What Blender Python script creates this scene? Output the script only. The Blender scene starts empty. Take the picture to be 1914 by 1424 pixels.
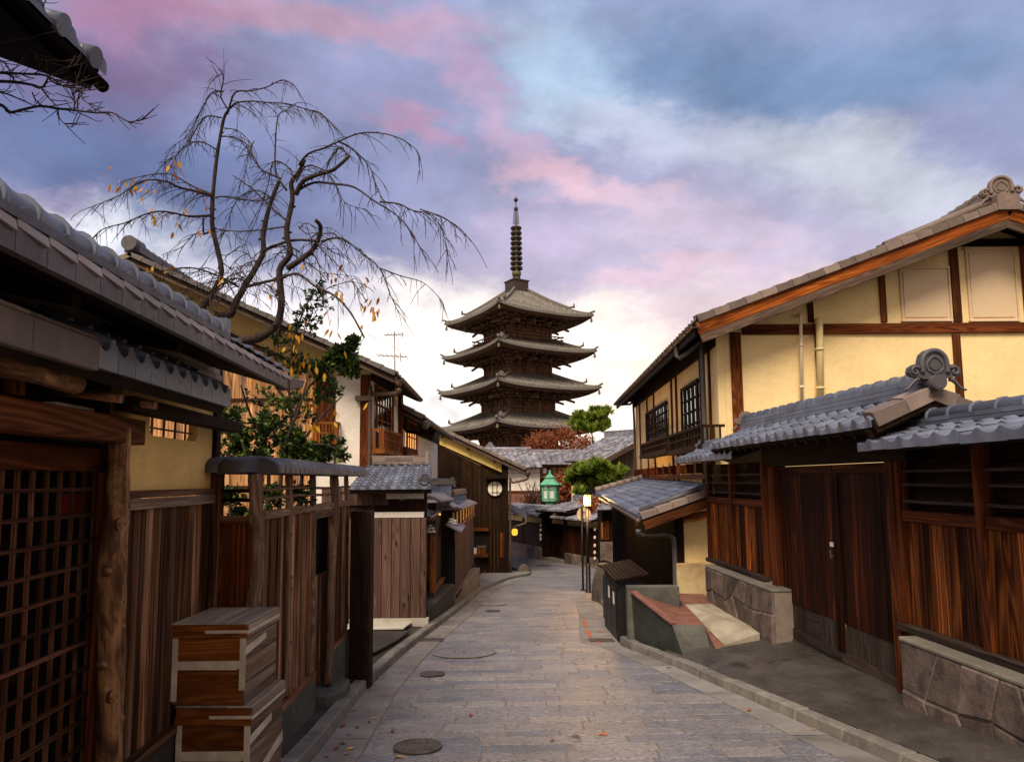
import bpy, math, random
from mathutils import Vector, Matrix
V = Vector
rnd = random.Random(11)
rad = math.radians
SC = bpy.context.scene
COL = SC.collection

# ------------------------------------------------------------------ camera
FPX, CXP, CYP = 1300.0, 957.0, 712.0          # focal length and centre in photo pixels
EYE = V((0.0, 0.0, 1.67))
PITCH, ROLL, HOR = 5.5, -0.45, 897.0
CR = Matrix.Rotation(rad(90 + PITCH), 4, 'X') @ Matrix.Rotation(rad(ROLL), 4, 'Z')
SHY = (HOR - CYP) - FPX * math.tan(rad(PITCH))
cam = bpy.data.cameras.new('camera')
cam.sensor_width = 36.0
cam.lens = 36.0 * FPX / 1914.0
cam.shift_y = SHY / 1914.0
cam.clip_start, cam.clip_end = 0.05, 2000.0
camo = bpy.data.objects.new('camera', cam)
camo.matrix_world = Matrix.Translation(EYE) @ CR
COL.objects.link(camo)
SC.camera = camo

# ------------------------------------------------------------------ world, sun, exposure
SUN_EL, SUN_AZ = 50.0, 199.0                     # azimuth measured from +Y (view) clockwise
SUN_STR, SKY_STR = 2.7, .77
SC.view_settings.view_transform = 'Standard'
SC.view_settings.look = 'None'
SC.view_settings.exposure = 0.64
SC.view_settings.gamma = 1.0

def S(r, g, b):
    f = lambda c: (c / 255 / 12.92) if c / 255 <= 0.04045 else ((c / 255 + 0.055) / 1.055) ** 2.4
    return (f(r), f(g), f(b), 1.0)

world = bpy.data.worlds.new('World')
SC.world = world
world.use_nodes = True

def build_world():
    nt = world.node_tree
    nt.nodes.clear()
    N = lambda t: nt.nodes.new('ShaderNode' + t)
    def L(a, b): nt.links.new(a, b)
    def math_(op, a, b=None, clamp=False):
        n = N('Math'); n.operation = op; n.use_clamp = clamp
        for i, x in enumerate((a, b)):
            if x is None: continue
            if isinstance(x, (int, float)): n.inputs[i].default_value = x
            else: L(x, n.inputs[i])
        return n.outputs[0]
    geo = N('TexCoord')
    sep = N('SeparateXYZ'); L(geo.outputs['Generated'], sep.inputs[0])
    dx, dy, dz = sep.outputs
    fy = math_('MAXIMUM', dy, 0.12)
    u = math_('DIVIDE', dx, fy); v = math_('DIVIDE', dz, fy)
    comb = N('CombineXYZ'); L(u, comb.inputs[0]); L(v, comb.inputs[1])
    # cloud turbulence in direction space
    mp = N('Mapping'); mp.inputs['Scale'].default_value = (1.0, 1.0, 1.9); mp.inputs['Rotation'].default_value = (0, rad(-18), 0)
    L(geo.outputs['Generated'], mp.inputs[0])
    nz = N('TexNoise'); nz.inputs['Scale'].default_value = 3.4; nz.inputs['Detail'].default_value = 9; nz.inputs['Roughness'].default_value = 0.62
    nz.inputs['Distortion'].default_value = 0.2
    L(mp.outputs[0], nz.inputs['Vector'])
    sub = N('VectorMath'); sub.operation = 'SUBTRACT'; L(nz.outputs['Color'], sub.inputs[0]); sub.inputs[1].default_value = (.5, .5, .5)
    sc = N('VectorMath'); sc.operation = 'MULTIPLY'; L(sub.outputs[0], sc.inputs[0]); sc.inputs[1].default_value = (.3, .2, 0)
    n3 = N('TexNoise'); n3.inputs['Scale'].default_value = 11; n3.inputs['Detail'].default_value = 8; n3.inputs['Roughness'].default_value = .62
    L(mp.outputs[0], n3.inputs['Vector'])
    s3 = N('VectorMath'); s3.operation = 'SUBTRACT'; L(n3.outputs['Color'], s3.inputs[0]); s3.inputs[1].default_value = (.5, .5, .5)
    m3 = N('VectorMath'); m3.operation = 'MULTIPLY'; L(s3.outputs[0], m3.inputs[0]); m3.inputs[1].default_value = (.19, .12, 0)
    a3 = N('VectorMath'); a3.operation = 'ADD'; L(sc.outputs[0], a3.inputs[0]); L(m3.outputs[0], a3.inputs[1])
    uv = N('VectorMath'); uv.operation = 'ADD'; L(comb.outputs[0], uv.inputs[0]); L(a3.outputs[0], uv.inputs[1])
    sep2 = N('SeparateXYZ'); L(uv.outputs[0], sep2.inputs[0])
    # vertical base
    ramp = N('ValToRGB'); cr = ramp.color_ramp
    L(sep2.outputs[1], ramp.inputs[0])
    stops = [(0.0, (1.26, 1.08, .86, 1)), (0.09, (1.22, 1.1, .94, 1)), (0.19, S(244, 228, 226)), (0.31, S(190, 180, 202)),
             (0.47, S(150, 154, 190)), (0.66, S(150, 160, 195)), (1.0, S(120, 138, 180))]
    while len(cr.elements) < len(stops): cr.elements.new(0.5)
    for e, (p, c) in zip(cr.elements, stops): e.position = p; e.color = c
    col = ramp.outputs[0]
    def mix(col, fac, c):
        m = N('MixRGB'); L(fac, m.inputs[0]); L(col, m.inputs[1])
        if isinstance(c, tuple): m.inputs[2].default_value = c
        else: L(c, m.inputs[2])
        return m.outputs[0]
    # cloud banks: pixel centre, half sizes, tilt, colour, opacity
    H = lambda r, g, b: tuple(1.32 * c for c in S(r, g, b)[:3]) + (1.0,)
    blobs = [
        ((260, 330), (560, 210), -8, S(94, 108, 150), .93), ((640, 420), (360, 200), -10, S(124, 132, 172), .75),
        ((60, 130), (420, 170), 0, S(98, 112, 156), .85), ((180, 80), (420, 130), -10, S(130, 104, 140), .8),
        ((620, 120), (260, 120), 0, S(140, 140, 180), .55),
        ((540, -20), (560, 70), -4, S(200, 152, 172), .68), ((200, -40), (300, 90), -10, S(164, 112, 144), .7),
        ((1090, 110), (260, 170), -30, S(176, 200, 224), .85), ((1420, 120), (380, 150), -14, S(114, 140, 178), .9),
        ((1760, 100), (330, 130), 5, S(122, 150, 188), .8), ((1640, 320), (460, 120), -12, S(204, 208, 218), .9),
        ((1200, 240), (240, 80), -20, S(204, 206, 226), .6),
        ((860, 110), (170, 60), -38, S(196, 158, 188), .6), ((755, 218), (120, 40), -12, S(200, 144, 170), .55),
        ((1000, 265), (220, 60), -38, S(204, 174, 200), .68), ((1130, 352), (210, 52), -22, S(226, 186, 198), .78),
        ((1310, 430), (280, 70), -14, S(208, 192, 212), .7), ((1270, 505), (260, 34), 4, S(226, 192, 204), .65), ((1040, 420), (160, 50), -20, S(196, 178, 206), .5),
        ((1400, 560), (280, 60), 6, S(236, 206, 208), .5), ((1010, 500), (220, 100), -20, S(186, 176, 204), .6),
        ((70, 425), (280, 80), 8, S(246, 246, 252), 1.0), ((300, 470), (180, 50), 4, S(226, 224, 238), .7), ((60, 350), (170, 40), 6, S(176, 160, 192), .5),
        ((400, 560), (440, 110), 0, S(238, 232, 240), .9), ((860, 560), (260, 70), 0, S(206, 196, 214), .5),
        ((770, 690), (420, 190), 0, H(255, 246, 232), 1.0), ((1170, 720), (220, 190), 0, H(255, 238, 216), 1.0), ((840, 640), (240, 90), 0, H(255, 244, 234), .8),
        ((850, 772), (70, 24), 10, S(206, 200, 214), .6),
    ]
    for (px, py), (sx, sy), rot, c, op in blobs:
        m = N('Mapping'); m.vector_type = 'TEXTURE'
        m.inputs['Location'].default_value = ((px - CXP) / FPX, (HOR - py) / FPX, 0)
        m.inputs['Rotation'].default_value = (0, 0, rad(rot)); m.inputs['Scale'].default_value = (sx / FPX, sy / FPX, 1)
        L(uv.outputs[0], m.inputs[0])
        ln = N('VectorMath'); ln.operation = 'LENGTH'; L(m.outputs[0], ln.inputs[0])
        mr = N('MapRange'); mr.interpolation_type = 'SMOOTHERSTEP'
        mr.inputs['From Min'].default_value = 1.25; mr.inputs['From Max'].default_value = 0.1
        mr.inputs['To Min'].default_value = 0.0; mr.inputs['To Max'].default_value = op
        L(ln.outputs['Value'], mr.inputs['Value'])
        col = mix(col, mr.outputs[0], c)
    # fine cloud mottling
    n2 = N('TexNoise'); n2.inputs['Scale'].default_value = 7; n2.inputs['Detail'].default_value = 8; n2.inputs['Roughness'].default_value = .6
    L(mp.outputs[0], n2.inputs['Vector'])
    mr = N('MapRange'); mr.inputs['From Min'].default_value = .3; mr.inputs['From Max'].default_value = .7
    mr.inputs['To Min'].default_value = .78; mr.inputs['To Max'].default_value = 1.18; L(n2.outputs[0], mr.inputs['Value'])
    mul = N('VectorMath'); mul.operation = 'SCALE'; L(col, mul.inputs[0]); L(mr.outputs[0], mul.inputs['Scale'])
    col = mul.outputs[0]
    # the sky behind the viewer: brighter, warm morning cloud
    r2 = N('ValToRGB'); L(dz, r2.inputs[0]); c2 = r2.color_ramp
    c2.elements[0].position = 0.0; c2.elements[0].color = (.6, .46, .34, 1)
    c2.elements[1].position = 0.9; c2.elements[1].color = (.56, .52, .54, 1)
    f = N('MapRange'); f.interpolation_type = 'SMOOTHSTEP'; f.inputs['From Min'].default_value = .32; f.inputs['From Max'].default_value = -.1
    L(dy, f.inputs['Value'])
    col = mix(col, f.outputs[0], r2.outputs[0])
    sky = N('TexSky'); sky.sky_type = 'NISHITA'; sky.sun_disc = False
    sky.sun_elevation = rad(SUN_EL); sky.sun_rotation = rad(SUN_AZ)
    sk = N('VectorMath'); sk.operation = 'SCALE'; L(sky.outputs[0], sk.inputs[0]); sk.inputs['Scale'].default_value = .08
    cov = N('Value'); cov.outputs[0].default_value = .93      # cloud cover over the clear sky
    m = N('MixRGB'); L(cov.outputs[0], m.inputs[0]); L(sk.outputs[0], m.inputs[1]); L(col, m.inputs[2])
    bg = N('Background'); L(m.outputs[0], bg.inputs[0]); bg.inputs[1].default_value = SKY_STR
    out = N('OutputWorld'); L(bg.outputs[0], out.inputs[0])
build_world()
sun = bpy.data.lights.new('sun', 'SUN')
sun.energy = SUN_STR
sun.angle = rad(28)
sun.color = (1.0, .86, .66)
suno = bpy.data.objects.new('sun', sun)
COL.objects.link(suno)
_sd = V((math.sin(rad(SUN_AZ)) * math.cos(rad(SUN_EL)), math.cos(rad(SUN_AZ)) * math.cos(rad(SUN_EL)), math.sin(rad(SUN_EL))))
suno.rotation_euler = _sd.to_track_quat('Z', 'Y').to_euler()
SC.cycles.use_denoising = True
SC.cycles.max_bounces = 6

# ------------------------------------------------------------------ geometry helpers
def ray(px, py):
    return (CR.to_3x3() @ V(((px - CXP) / FPX, -(py - CYP) / FPX + SHY / FPX, -1.0)))
def at(px, py, Y):
    d = ray(px, py)
    return EYE + d * (Y / d.y)
def interp(t, pts):
    if t <= pts[0][0]: return pts[0][1]
    for (a, x), (b, y) in zip(pts, pts[1:]):
        if t <= b: return x + (y - x) * (t - a) / (b - a)
    return pts[-1][1]
def gz(Y):
    if Y < 24: return -.072 * max(Y, -12)
    if Y < 28: t = (Y - 24); return -.072 * 24 - .072 * t + .004 * t * t
    return -1.952 - .04 * (min(Y, 45) - 28)
def ground(px, py):
    d = ray(px, py); y = 8.0
    for _ in range(60):
        z = gz(y); y2 = (z - EYE.z) / d.z * d.y; y = .5 * y + .5 * max(1, min(y2, 60))
    return EYE + d * (y / d.y)

class MB:
    def __init__(s): s.v = []; s.f = []; s.uv = []; s.r = []; s.m = []; s.sm = []
    def face(s, idx, uvs=None, r=0.5, m=0, sm=False):
        s.f.append(idx); s.r.append(r); s.m.append(m); s.sm.append(sm)
        if uvs is None:
            P = [s.v[i] for i in idx]; o = P[0]; e1 = (P[1] - o); e2 = (P[-1] - o)
            l1 = e1.length or 1; l2 = e2.length or 1
            uvs = [((p - o).dot(e1) / l1 + r * 17, (p - o).dot(e2) / l2 + r * 31) for p in P]
        s.uv.append(uvs)
    def poly(s, pts, r=None, m=0, uvs=None, sm=False):
        b = len(s.v); s.v += [V(p) for p in pts]
        s.face(list(range(b, b + len(pts))), uvs, rnd.random() if r is None else r, m, sm)
    def hexa(s, p, r=None, m=0):
        # p: 0-3 bottom ring, 4-7 top ring; V of the UV runs along the longest axis
        r = rnd.random() if r is None else r
        p = [V(q) for q in p]; b = len(s.v); s.v += p
        ax = [p[1] - p[0], p[3] - p[0], p[4] - p[0]]
        Ls = [a.length for a in ax]; k = Ls.index(max(Ls)); lng = ax[k].normalized()
        c = sum(p, V()) / 8
        for q in ((0, 3, 2, 1), (4, 5, 6, 7), (0, 1, 5, 4), (1, 2, 6, 5), (2, 3, 7, 6), (3, 0, 4, 7)):
            fn = (p[q[1]] - p[q[0]]).cross(p[q[2]] - p[q[0]])
            if fn.length > 1e-12: fn.normalize()
            if fn.dot(sum((p[i] for i in q), V()) / 4 - c) < 0: q = q[::-1]
            uvs = []
            w = lng.cross(fn)
            if w.length < .3: e = ax[(k + 1) % 3].normalized(); w2 = ax[(k + 2) % 3].normalized()
            else: e = w.normalized(); w2 = lng
            for i in q:
                d = p[i] - p[0]; uvs.append((d.dot(e) + r * 17, d.dot(w2) + r * 31))
            s.face([b + i for i in q], uvs, r, m)
    def box(s, o, ax, ay, az, r=None, m=0):
        o, ax, ay, az = V(o), V(ax), V(ay), V(az)
        s.hexa([o, o + ax, o + ax + ay, o + ay, o + az, o + ax + az, o + ax + ay + az, o + ay + az], r, m)
    def bx(s, x0, x1, y0, y1, z0, z1, r=None, m=0):
        s.box((x0, y0, z0), (x1 - x0, 0, 0), (0, y1 - y0, 0), (0, 0, z1 - z0), r, m)
    def bar(s, a, b, w, h, up=(0, 0, 1), r=None, m=0):
        a, b = V(a), V(b); d = (b - a); L = d.length
        if L < 1e-6: return
        d /= L; up = V(up)
        x = d.cross(up)
        if x.length < 1e-3: x = d.cross(V((1, 0, 0)))
        x.normalize(); y = x.cross(d).normalized()
        s.box(a - x * w / 2 - y * h / 2, x * w, y * h, d * L, r, m)
    def tube(s, pts, rr, n=8, r=None, m=0, cap=True, sm=True, wob=0.0):
        r = rnd.random() if r is None else r
        pts = [V(p) for p in pts]
        if not isinstance(rr, (list, tuple)): rr = [rr] * len(pts)
        b = len(s.v); L = 0; up = None; ls = []
        for i, p in enumerate(pts):
            d = (pts[min(i + 1, len(pts) - 1)] - pts[max(i - 1, 0)])
            d = d.normalized() if d.length > 1e-9 else V((0, 0, 1))
            if up is None: up = d.cross(V((.31, .87, .19))).normalized()
            else:
                up = up - d * up.dot(d)
                up = up.normalized() if up.length > 1e-6 else d.cross(V((.3, .8, .2))).normalized()
            w = d.cross(up)
            if i: L += (p - pts[i - 1]).length
            ls.append(L)
            for k in range(n):
                a = 2 * math.pi * k / n
                q = rr[i] * (1 + (rnd.uniform(-wob, wob) if wob else 0))
                s.v.append(p + (up * math.cos(a) + w * math.sin(a)) * q)
        for i in range(len(pts) - 1):
            cu = 2 * math.pi * rr[i]
            for k in range(n):
                k2 = (k + 1) % n
                s.face([b + i * n + k, b + i * n + k2, b + i * n + n + k2, b + i * n + n + k],
                       [(cu * k / n + r * 17, ls[i] + r * 31), (cu * (k + 1) / n + r * 17, ls[i] + r * 31),
                        (cu * (k + 1) / n + r * 17, ls[i + 1] + r * 31), (cu * k / n + r * 17, ls[i + 1] + r * 31)], r, m, sm)
        if cap:
            s.face([b + k for k in range(n)][::-1], None, r, m)
            s.face([b + (len(pts) - 1) * n + k for k in range(n)], None, r, m)
    def lathe(s, prof, c, n=24, r=.5, m=0, sm=True, a0=0, sq=False):
        # prof [(radius, z)], centre c
        b = len(s.v); c = V(c)
        for (q, z) in prof:
            for k in range(n):
                a = a0 + 2 * math.pi * k / n
                s.v.append(c + V((q * math.cos(a), q * math.sin(a), z)))
        for i in range(len(prof) - 1):
            for k in range(n):
                k2 = (k + 1) % n
                s.face([b + i * n + k, b + i * n + k2, b + i * n + n + k2, b + i * n + n + k], None, r, m, sm)
        s.face([b + k for k in range(n)][::-1], None, r, m)
        s.face([b + (len(prof) - 1) * n + k for k in range(n)], None, r, m)
    def prism(s, pts, d, r=None, m=0):
        # planar outline pts extruded by vector d
        r = rnd.random() if r is None else r
        pts = [V(p) for p in pts]; d = V(d); n = len(pts); b = len(s.v)
        s.v += pts + [p + d for p in pts]
        nrm = V()
        for i in range(n): nrm += pts[i].cross(pts[(i + 1) % n])
        fl = nrm.dot(d) > 0
        A = list(range(b, b + n)); B = list(range(b + n, b + 2 * n))
        e1 = (pts[1] - pts[0]).normalized(); nn = nrm.normalized(); e2 = nn.cross(e1)
        if abs(e1.z) < .3: e1, e2 = (e1, e2)
        def uvl(ix): return [((s.v[i] - pts[0]).dot(e1) + r * 17, (s.v[i] - pts[0]).dot(e2) + r * 31) for i in ix]
        fa = A[::-1] if fl else A; fb = B if fl else B[::-1]
        s.face(fa, uvl(fa), r, m); s.face(fb, uvl(fb), r, m)
        for i in range(n):
            j = (i + 1) % n
            q = [A[i], A[j], B[j], B[i]]
            s.face(q if fl else q[::-1], None, r, m)
    def grid(s, fn, nu, nv, r=.5, m=0, sm=True, uvs=None):
        b = len(s.v)
        for j in range(nv + 1):
            for i in range(nu + 1): s.v.append(V(fn(i / nu, j / nv)))
        for j in range(nv):
            for i in range(nu):
                a = b + j * (nu + 1) + i
                ix = [a, a + 1, a + nu + 2, a + nu + 1]
                s.face(ix, [(s.v[k].x, s.v[k].y) for k in ix] if uvs is None else [uvs(k_i / nu, k_j / nv) for k_i, k_j in ((i, j), (i + 1, j), (i + 1, j + 1), (i, j + 1))],
                       r(i, j) if callable(r) else r, m, sm)
    def ball(s, c, q, n=10, r=.5, m=0, sq=(1, 1, 1)):
        c = V(c)
        s.grid(lambda u, v: c + V((q * sq[0] * math.cos(2 * math.pi * u) * math.sin(math.pi * v), q * sq[1] * math.sin(2 * math.pi * u) * math.sin(math.pi * v), -q * sq[2] * math.cos(math.pi * v))), n, max(4, n // 2), r, m)
    def build(s, name, mats, parent=None, bevel=0, label=None):
        if not s.f: return None
        if not isinstance(mats, (list, tuple)): mats = [mats]
        xs = [p.x for p in s.v]; ys = [p.y for p in s.v]; zs = [p.z for p in s.v]
        c = V(((min(xs) + max(xs)) / 2, (min(ys) + max(ys)) / 2, min(zs)))
        me = bpy.data.meshes.new(name)
        me.from_pydata([(p - c)[:] for p in s.v], [], s.f)
        for mt in mats: me.materials.append(mt)
        uvl = me.uv_layers.new(name='UVMap')
        flat = [x for q in s.uv for t in q for x in t]
        uvl.data.foreach_set('uv', flat)
        at_ = me.attributes.new('rnd', 'FLOAT', 'FACE'); at_.data.foreach_set('value', s.r)
        me.polygons.foreach_set('material_index', s.m)
        me.polygons.foreach_set('use_smooth', s.sm)
        me.update()
        o = bpy.data.objects.new(name, me); COL.objects.link(o)
        WL[o.name] = c.copy()
        if parent is not None:
            o.parent = parent; o.location = c - WL[parent.name]
        else: o.location = c
        if bevel:
            b = o.modifiers.new('bevel', 'BEVEL'); b.width = bevel; b.segments = 1; b.limit_method = 'ANGLE'
        if label: o['label'] = label
        return o
WL = {}
def thing(name, label, cat, loc, group=None):
    o = bpy.data.objects.new(name, None); COL.objects.link(o)
    o.empty_display_size = .2; o.location = V(loc); WL[o.name] = V(loc)
    o['label'] = label; o['category'] = cat
    if group: o['group'] = group
    return o
def tag(o, label, cat, group=None):
    o['label'] = label; o['category'] = cat
    if group: o['group'] = group
    return o
def kind(o, k, label=None, cat=None):
    o['kind'] = k
    if label: o['label'] = label
    if cat: o['category'] = cat
    return o
def copy_tree(o, parent=None):
    c = o.copy(); COL.objects.link(c)
    if parent is not None: c.parent = parent
    for ch in list(o.children): copy_tree(ch, c)
    return c

class Wall:
    """vertical plane through plan points p0 -> p1; outward normal is on the right of the direction"""
    def __init__(s, p0, p1):
        s.p = V((p0[0], p0[1], 0)); d = V((p1[0] - p0[0], p1[1] - p0[1], 0)); s.len = d.length
        s.d = d.normalized(); s.n = V((s.d.y, -s.d.x, 0))
    def pt(s, a, z, n=0): return s.p + s.d * a + s.n * n + V((0, 0, z))
    def hit(s, px, py, n=0):
        r = ray(px, py); o = s.p + s.n * n
        t = (o - EYE).dot(s.n) / r.dot(s.n); q = EYE + r * t
        return (q - s.p).dot(s.d), q.z
    def at(s, px, py, n=0):
        a, z = s.hit(px, py, n); return s.pt(a, z, n)
    def box(s, mb, s0, s1, z0, z1, n0, n1, r=None, m=0):
        mb.box(s.pt(s0, z0, n0), s.d * (s1 - s0), s.n * (n1 - n0), (0, 0, z1 - z0), r, m)
    def pbox(s, mb, x0, y0, x1, y1, n0, n1, r=None, m=0):
        xm, ym = (x0 + x1) / 2, (y0 + y1) / 2
        a, b = s.hit(x0, ym, n1)[0], s.hit(x1, ym, n1)[0]; zt, zb = s.hit(xm, y0, n1)[1], s.hit(xm, y1, n1)[1]
        s.box(mb, min(a, b), max(a, b), zb, zt, n0, n1, r, m)
        return min(a, b), max(a, b), zb, zt
    def planks(s, mb, s0, s1, z0, z1, w=.14, n=0, t=.02, zf=None, gap=.006, lap=.004):
        a = s0; k = 0
        while a < s1 - .01:
            b = min(a + w * rnd.uniform(.8, 1.2), s1); j = rnd.uniform(0, lap)
            zt0, zt1 = (z1, z1) if zf is None else (zf(a), zf(b))
            P = lambda q, z, nn: s.pt(q, z, nn)
            mb.hexa([P(a + gap / 2, z0, n), P(b - gap / 2, z0, n), P(b - gap / 2, z0, n + t + j), P(a + gap / 2, z0, n + t + j),
                     P(a + gap / 2, zt0, n), P(b - gap / 2, zt1, n), P(b - gap / 2, zt1, n + t + j), P(a + gap / 2, zt0, n + t + j)])
            a = b; k += 1

def smooth(pts, k=4):
    pts = [V(p) for p in pts]; out = []
    for i in range(len(pts) - 1):
        p0, p1, p2, p3 = pts[max(i - 1, 0)], pts[i], pts[i + 1], pts[min(i + 2, len(pts) - 1)]
        for j in range(k):
            t = j / k
            out.append(.5 * ((2 * p1) + (p2 - p0) * t + (2 * p0 - 5 * p1 + 4 * p2 - p3) * t * t + (-p0 + 3 * p1 - 3 * p2 + p3) * t ** 3))
    out.append(pts[-1]); return out

# ------------------------------------------------------------------ materials
class NT:
    def __init__(s, name):
        s.m = bpy.data.materials.new(name); s.m.use_nodes = True; s.t = s.m.node_tree; s.t.nodes.clear()
        s.b = s.n('BsdfPrincipled'); o = s.n('OutputMaterial'); s.l(s.b.outputs[0], o.inputs[0])
    def n(s, t): return s.t.nodes.new('ShaderNode' + t)
    def l(s, a, b): s.t.links.new(a, b)
    def set(s, k, x):
        if hasattr(x, 'is_linked'): s.l(x, s.b.inputs[k])
        else: s.b.inputs[k].default_value = x
    def coord(s, which='UV', scale=(1, 1, 1), rot=(0, 0, 0)):
        c = s.n('TexCoord'); m = s.n('Mapping'); m.inputs['Scale'].default_value = scale; m.inputs['Rotation'].default_value = rot
        if which == 'World':
            g = s.n('NewGeometry'); s.l(g.outputs['Position'], m.inputs[0])
        else: s.l(c.outputs[which], m.inputs[0])
        return m.outputs[0]
    def noise(s, vec, scale=1, detail=4, rough=.5, dist=0):
        x = s.n('TexNoise'); s.l(vec, x.inputs['Vector']); x.inputs['Scale'].default_value = scale
        x.inputs['Detail'].default_value = detail; x.inputs['Roughness'].default_value = rough; x.inputs['Distortion'].default_value = dist
        return x.outputs[0]
    def ramp(s, f, stops):
        x = s.n('ValToRGB'); s.l(f, x.inputs[0]); e = x.color_ramp.elements
        while len(e) < len(stops): e.new(.5)
        for q, (p, c) in zip(e, stops): q.position = p; q.color = c
        return x.outputs[0]
    def mix(s, f, a, b, mode='MIX'):
        x = s.n('MixRGB'); x.blend_type = mode
        for i, q in enumerate((f, a, b)):
            if hasattr(q, 'is_linked'): s.l(q, x.inputs[i])
            else: x.inputs[i].default_value = q
        return x.outputs[0]
    def rng(s, f, a, b, c, d):
        x = s.n('MapRange'); s.l(f, x.inputs[0])
        for i, q in enumerate((a, b, c, d)): x.inputs[i + 1].default_value = q
        return x.outputs[0]
    def mul(s, col, f):
        x = s.n('VectorMath'); x.operation = 'SCALE'; s.l(col, x.inputs[0])
        if hasattr(f, 'is_linked'): s.l(f, x.inputs['Scale'])
        else: x.inputs['Scale'].default_value = f
        return x.outputs[0]
    def attr(s, name='rnd'):
        a = s.n('Attribute'); a.attribute_name = name; return a.outputs['Fac']
    def bump(s, h, st=.3, dist=.01):
        x = s.n('Bump'); x.inputs['Strength'].default_value = st; x.inputs['Distance'].default_value = dist
        s.l(h, x.inputs['Height']); s.l(x.outputs[0], s.b.inputs['Normal'])
    def voro(s, vec, scale, feat='F1'):
        x = s.n('TexVoronoi'); x.feature = feat; s.l(vec, x.inputs['Vector']); x.inputs['Scale'].default_value = scale
        return x.outputs['Color'] if feat == 'col' else x.outputs[0]

def wood(name, dark, mid, light, us=7.0, vs=.55, var=.45, rough=.75, knots=0.0, weather=0.0, wcol=(.25, .22, .21, 1), bump=.35, grain=.27, stain=.5, spec=.1):
    k = NT(name); us *= 1.35
    a = k.noise(k.coord('UV', (us, vs, 1)), 1.0, 6, .62, .5)
    g = k.noise(k.coord('UV', (us * 16, vs * 2.4, 1)), 1.0, 5, .65, .1)
    low = k.noise(k.coord('UV', (us * .55, vs * .5, 1)), 1.0, 1.5, .4, .3)
    sn = k.n('Math'); sn.operation = 'SINE'; k.l(k.rng(low, 0, 1, 0, 120), sn.inputs[0])
    ring = k.rng(sn.outputs[0], -1, 1, 0, 1)
    f = k.mix(grain, a, ring); f = k.mix(.34, f, g)
    c = k.ramp(f, [(.26, dark), (.5, mid), (.74, light)])
    if weather:
        w = k.noise(k.coord('UV', (us * .9, vs * .9, 1)), 1.0, 5, .65, .4)
        c = k.mix(k.rng(w, .58 - weather * .2, .66, 0, .9), c, wcol)
    if stain:
        s2 = k.noise(k.coord('UV', (us * .45, vs * .8, 1)), .8, 5, .6, .8)
        c = k.mul(c, k.rng(s2, .34, .58, 1 - stain, 1.08))
    if knots:
        kn = k.voro(k.coord('UV', (6.5, 2.4, 1)), 1.0)
        c = k.mix(k.rng(kn, .07, .16, knots, 0), c, (dark[0] * .3, dark[1] * .28, dark[2] * .28, 1))
    c = k.mul(c, k.rng(k.attr(), 0, 1, 1 - var, 1 + var))
    k.set('Base Color', c); k.set('Roughness', rough); k.set('Specular IOR Level', spec)
    k.bump(k.mix(.5, g, f), bump, .006)
    return k.m
def wood_dk(name, d, m, l, **k):
    s = lambda c: (c[0] * .74, c[1] * .7, c[2] * .68, 1)
    return wood(name, s(d), s(m), s(l), **k)
def plaster(name, col, var=.12, stain=.25, streak=(.5, .35, .15, 1), sc=1.0, rough=.9, crack=.4):
    ck = crack; k = NT(name); w = k.coord('World', (1, 1, 1))
    a = k.noise(w, 1.4 * sc, 6, .6, .5); f = k.noise(w, 60 * sc, 3, .6); tr = k.noise(k.coord('World', (2.5, 2.5, 5)), 2.2 * sc, 5, .6, 1.5)
    c = k.mul(k.mix(1.0, (1, 1, 1, 1), col, 'MULTIPLY'), k.rng(a, .3, .7, 1 - var, 1 + var))
    c = k.mul(c, k.rng(tr, .34, .66, .93, 1.05))
    st = k.noise(k.coord('World', (4.5, 4.5, .3)), 1.2 * sc, 6, .7, .4)
    dirt = (col[0] * streak[0] * 1.55, col[1] * streak[1] * 1.8, col[2] * streak[2] * 3.2, 1)
    c = k.mix(k.rng(st, .52, .74, 0, stain + .15), c, dirt)
    vo = k.n('TexVoronoi'); vo.feature = 'DISTANCE_TO_EDGE'; vo.inputs['Scale'].default_value = .75
    k.l(k.coord('World', (1, 1, .8)), vo.inputs['Vector'])
    cm = k.noise(w, .9, 3, .5); crack = k.mix(1.0, k.rng(vo.outputs['Distance'], .0, .004, ck, 0), k.rng(cm, .5, .6, 0, 1), 'MULTIPLY')
    c = k.mix(crack, c, dirt)
    k.set('Base Color', c); k.set('Roughness', rough); k.set('Specular IOR Level', .15); k.bump(k.mix(.4, f, tr), .35, .006)
    return k.m
def tile(name, col, var=.35, rough=.42, spec=.5, lichen=0.0, lc=(.3, .27, .2, 1)):
    k = NT(name); w = k.coord('World')
    a = k.noise(w, 5, 6, .65); b = k.noise(w, 45, 4, .6)
    c = k.mul(k.mix(1, (1, 1, 1, 1), col, 'MULTIPLY'), k.rng(k.attr(), 0, 1, 1 - var, 1 + var))
    c = k.mul(c, k.rng(a, .3, .7, .8, 1.2))
    if lichen: c = k.mix(k.rng(k.noise(w, 2.4, 7, .7), .5, .62, 0, lichen), c, lc)
    k.set('Base Color', c); k.set('Roughness', k.rng(b, .3, .7, rough - .1, rough + .15)); k.set('Specular IOR Level', spec)
    k.bump(b, .15, .004)
    return k.m
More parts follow.
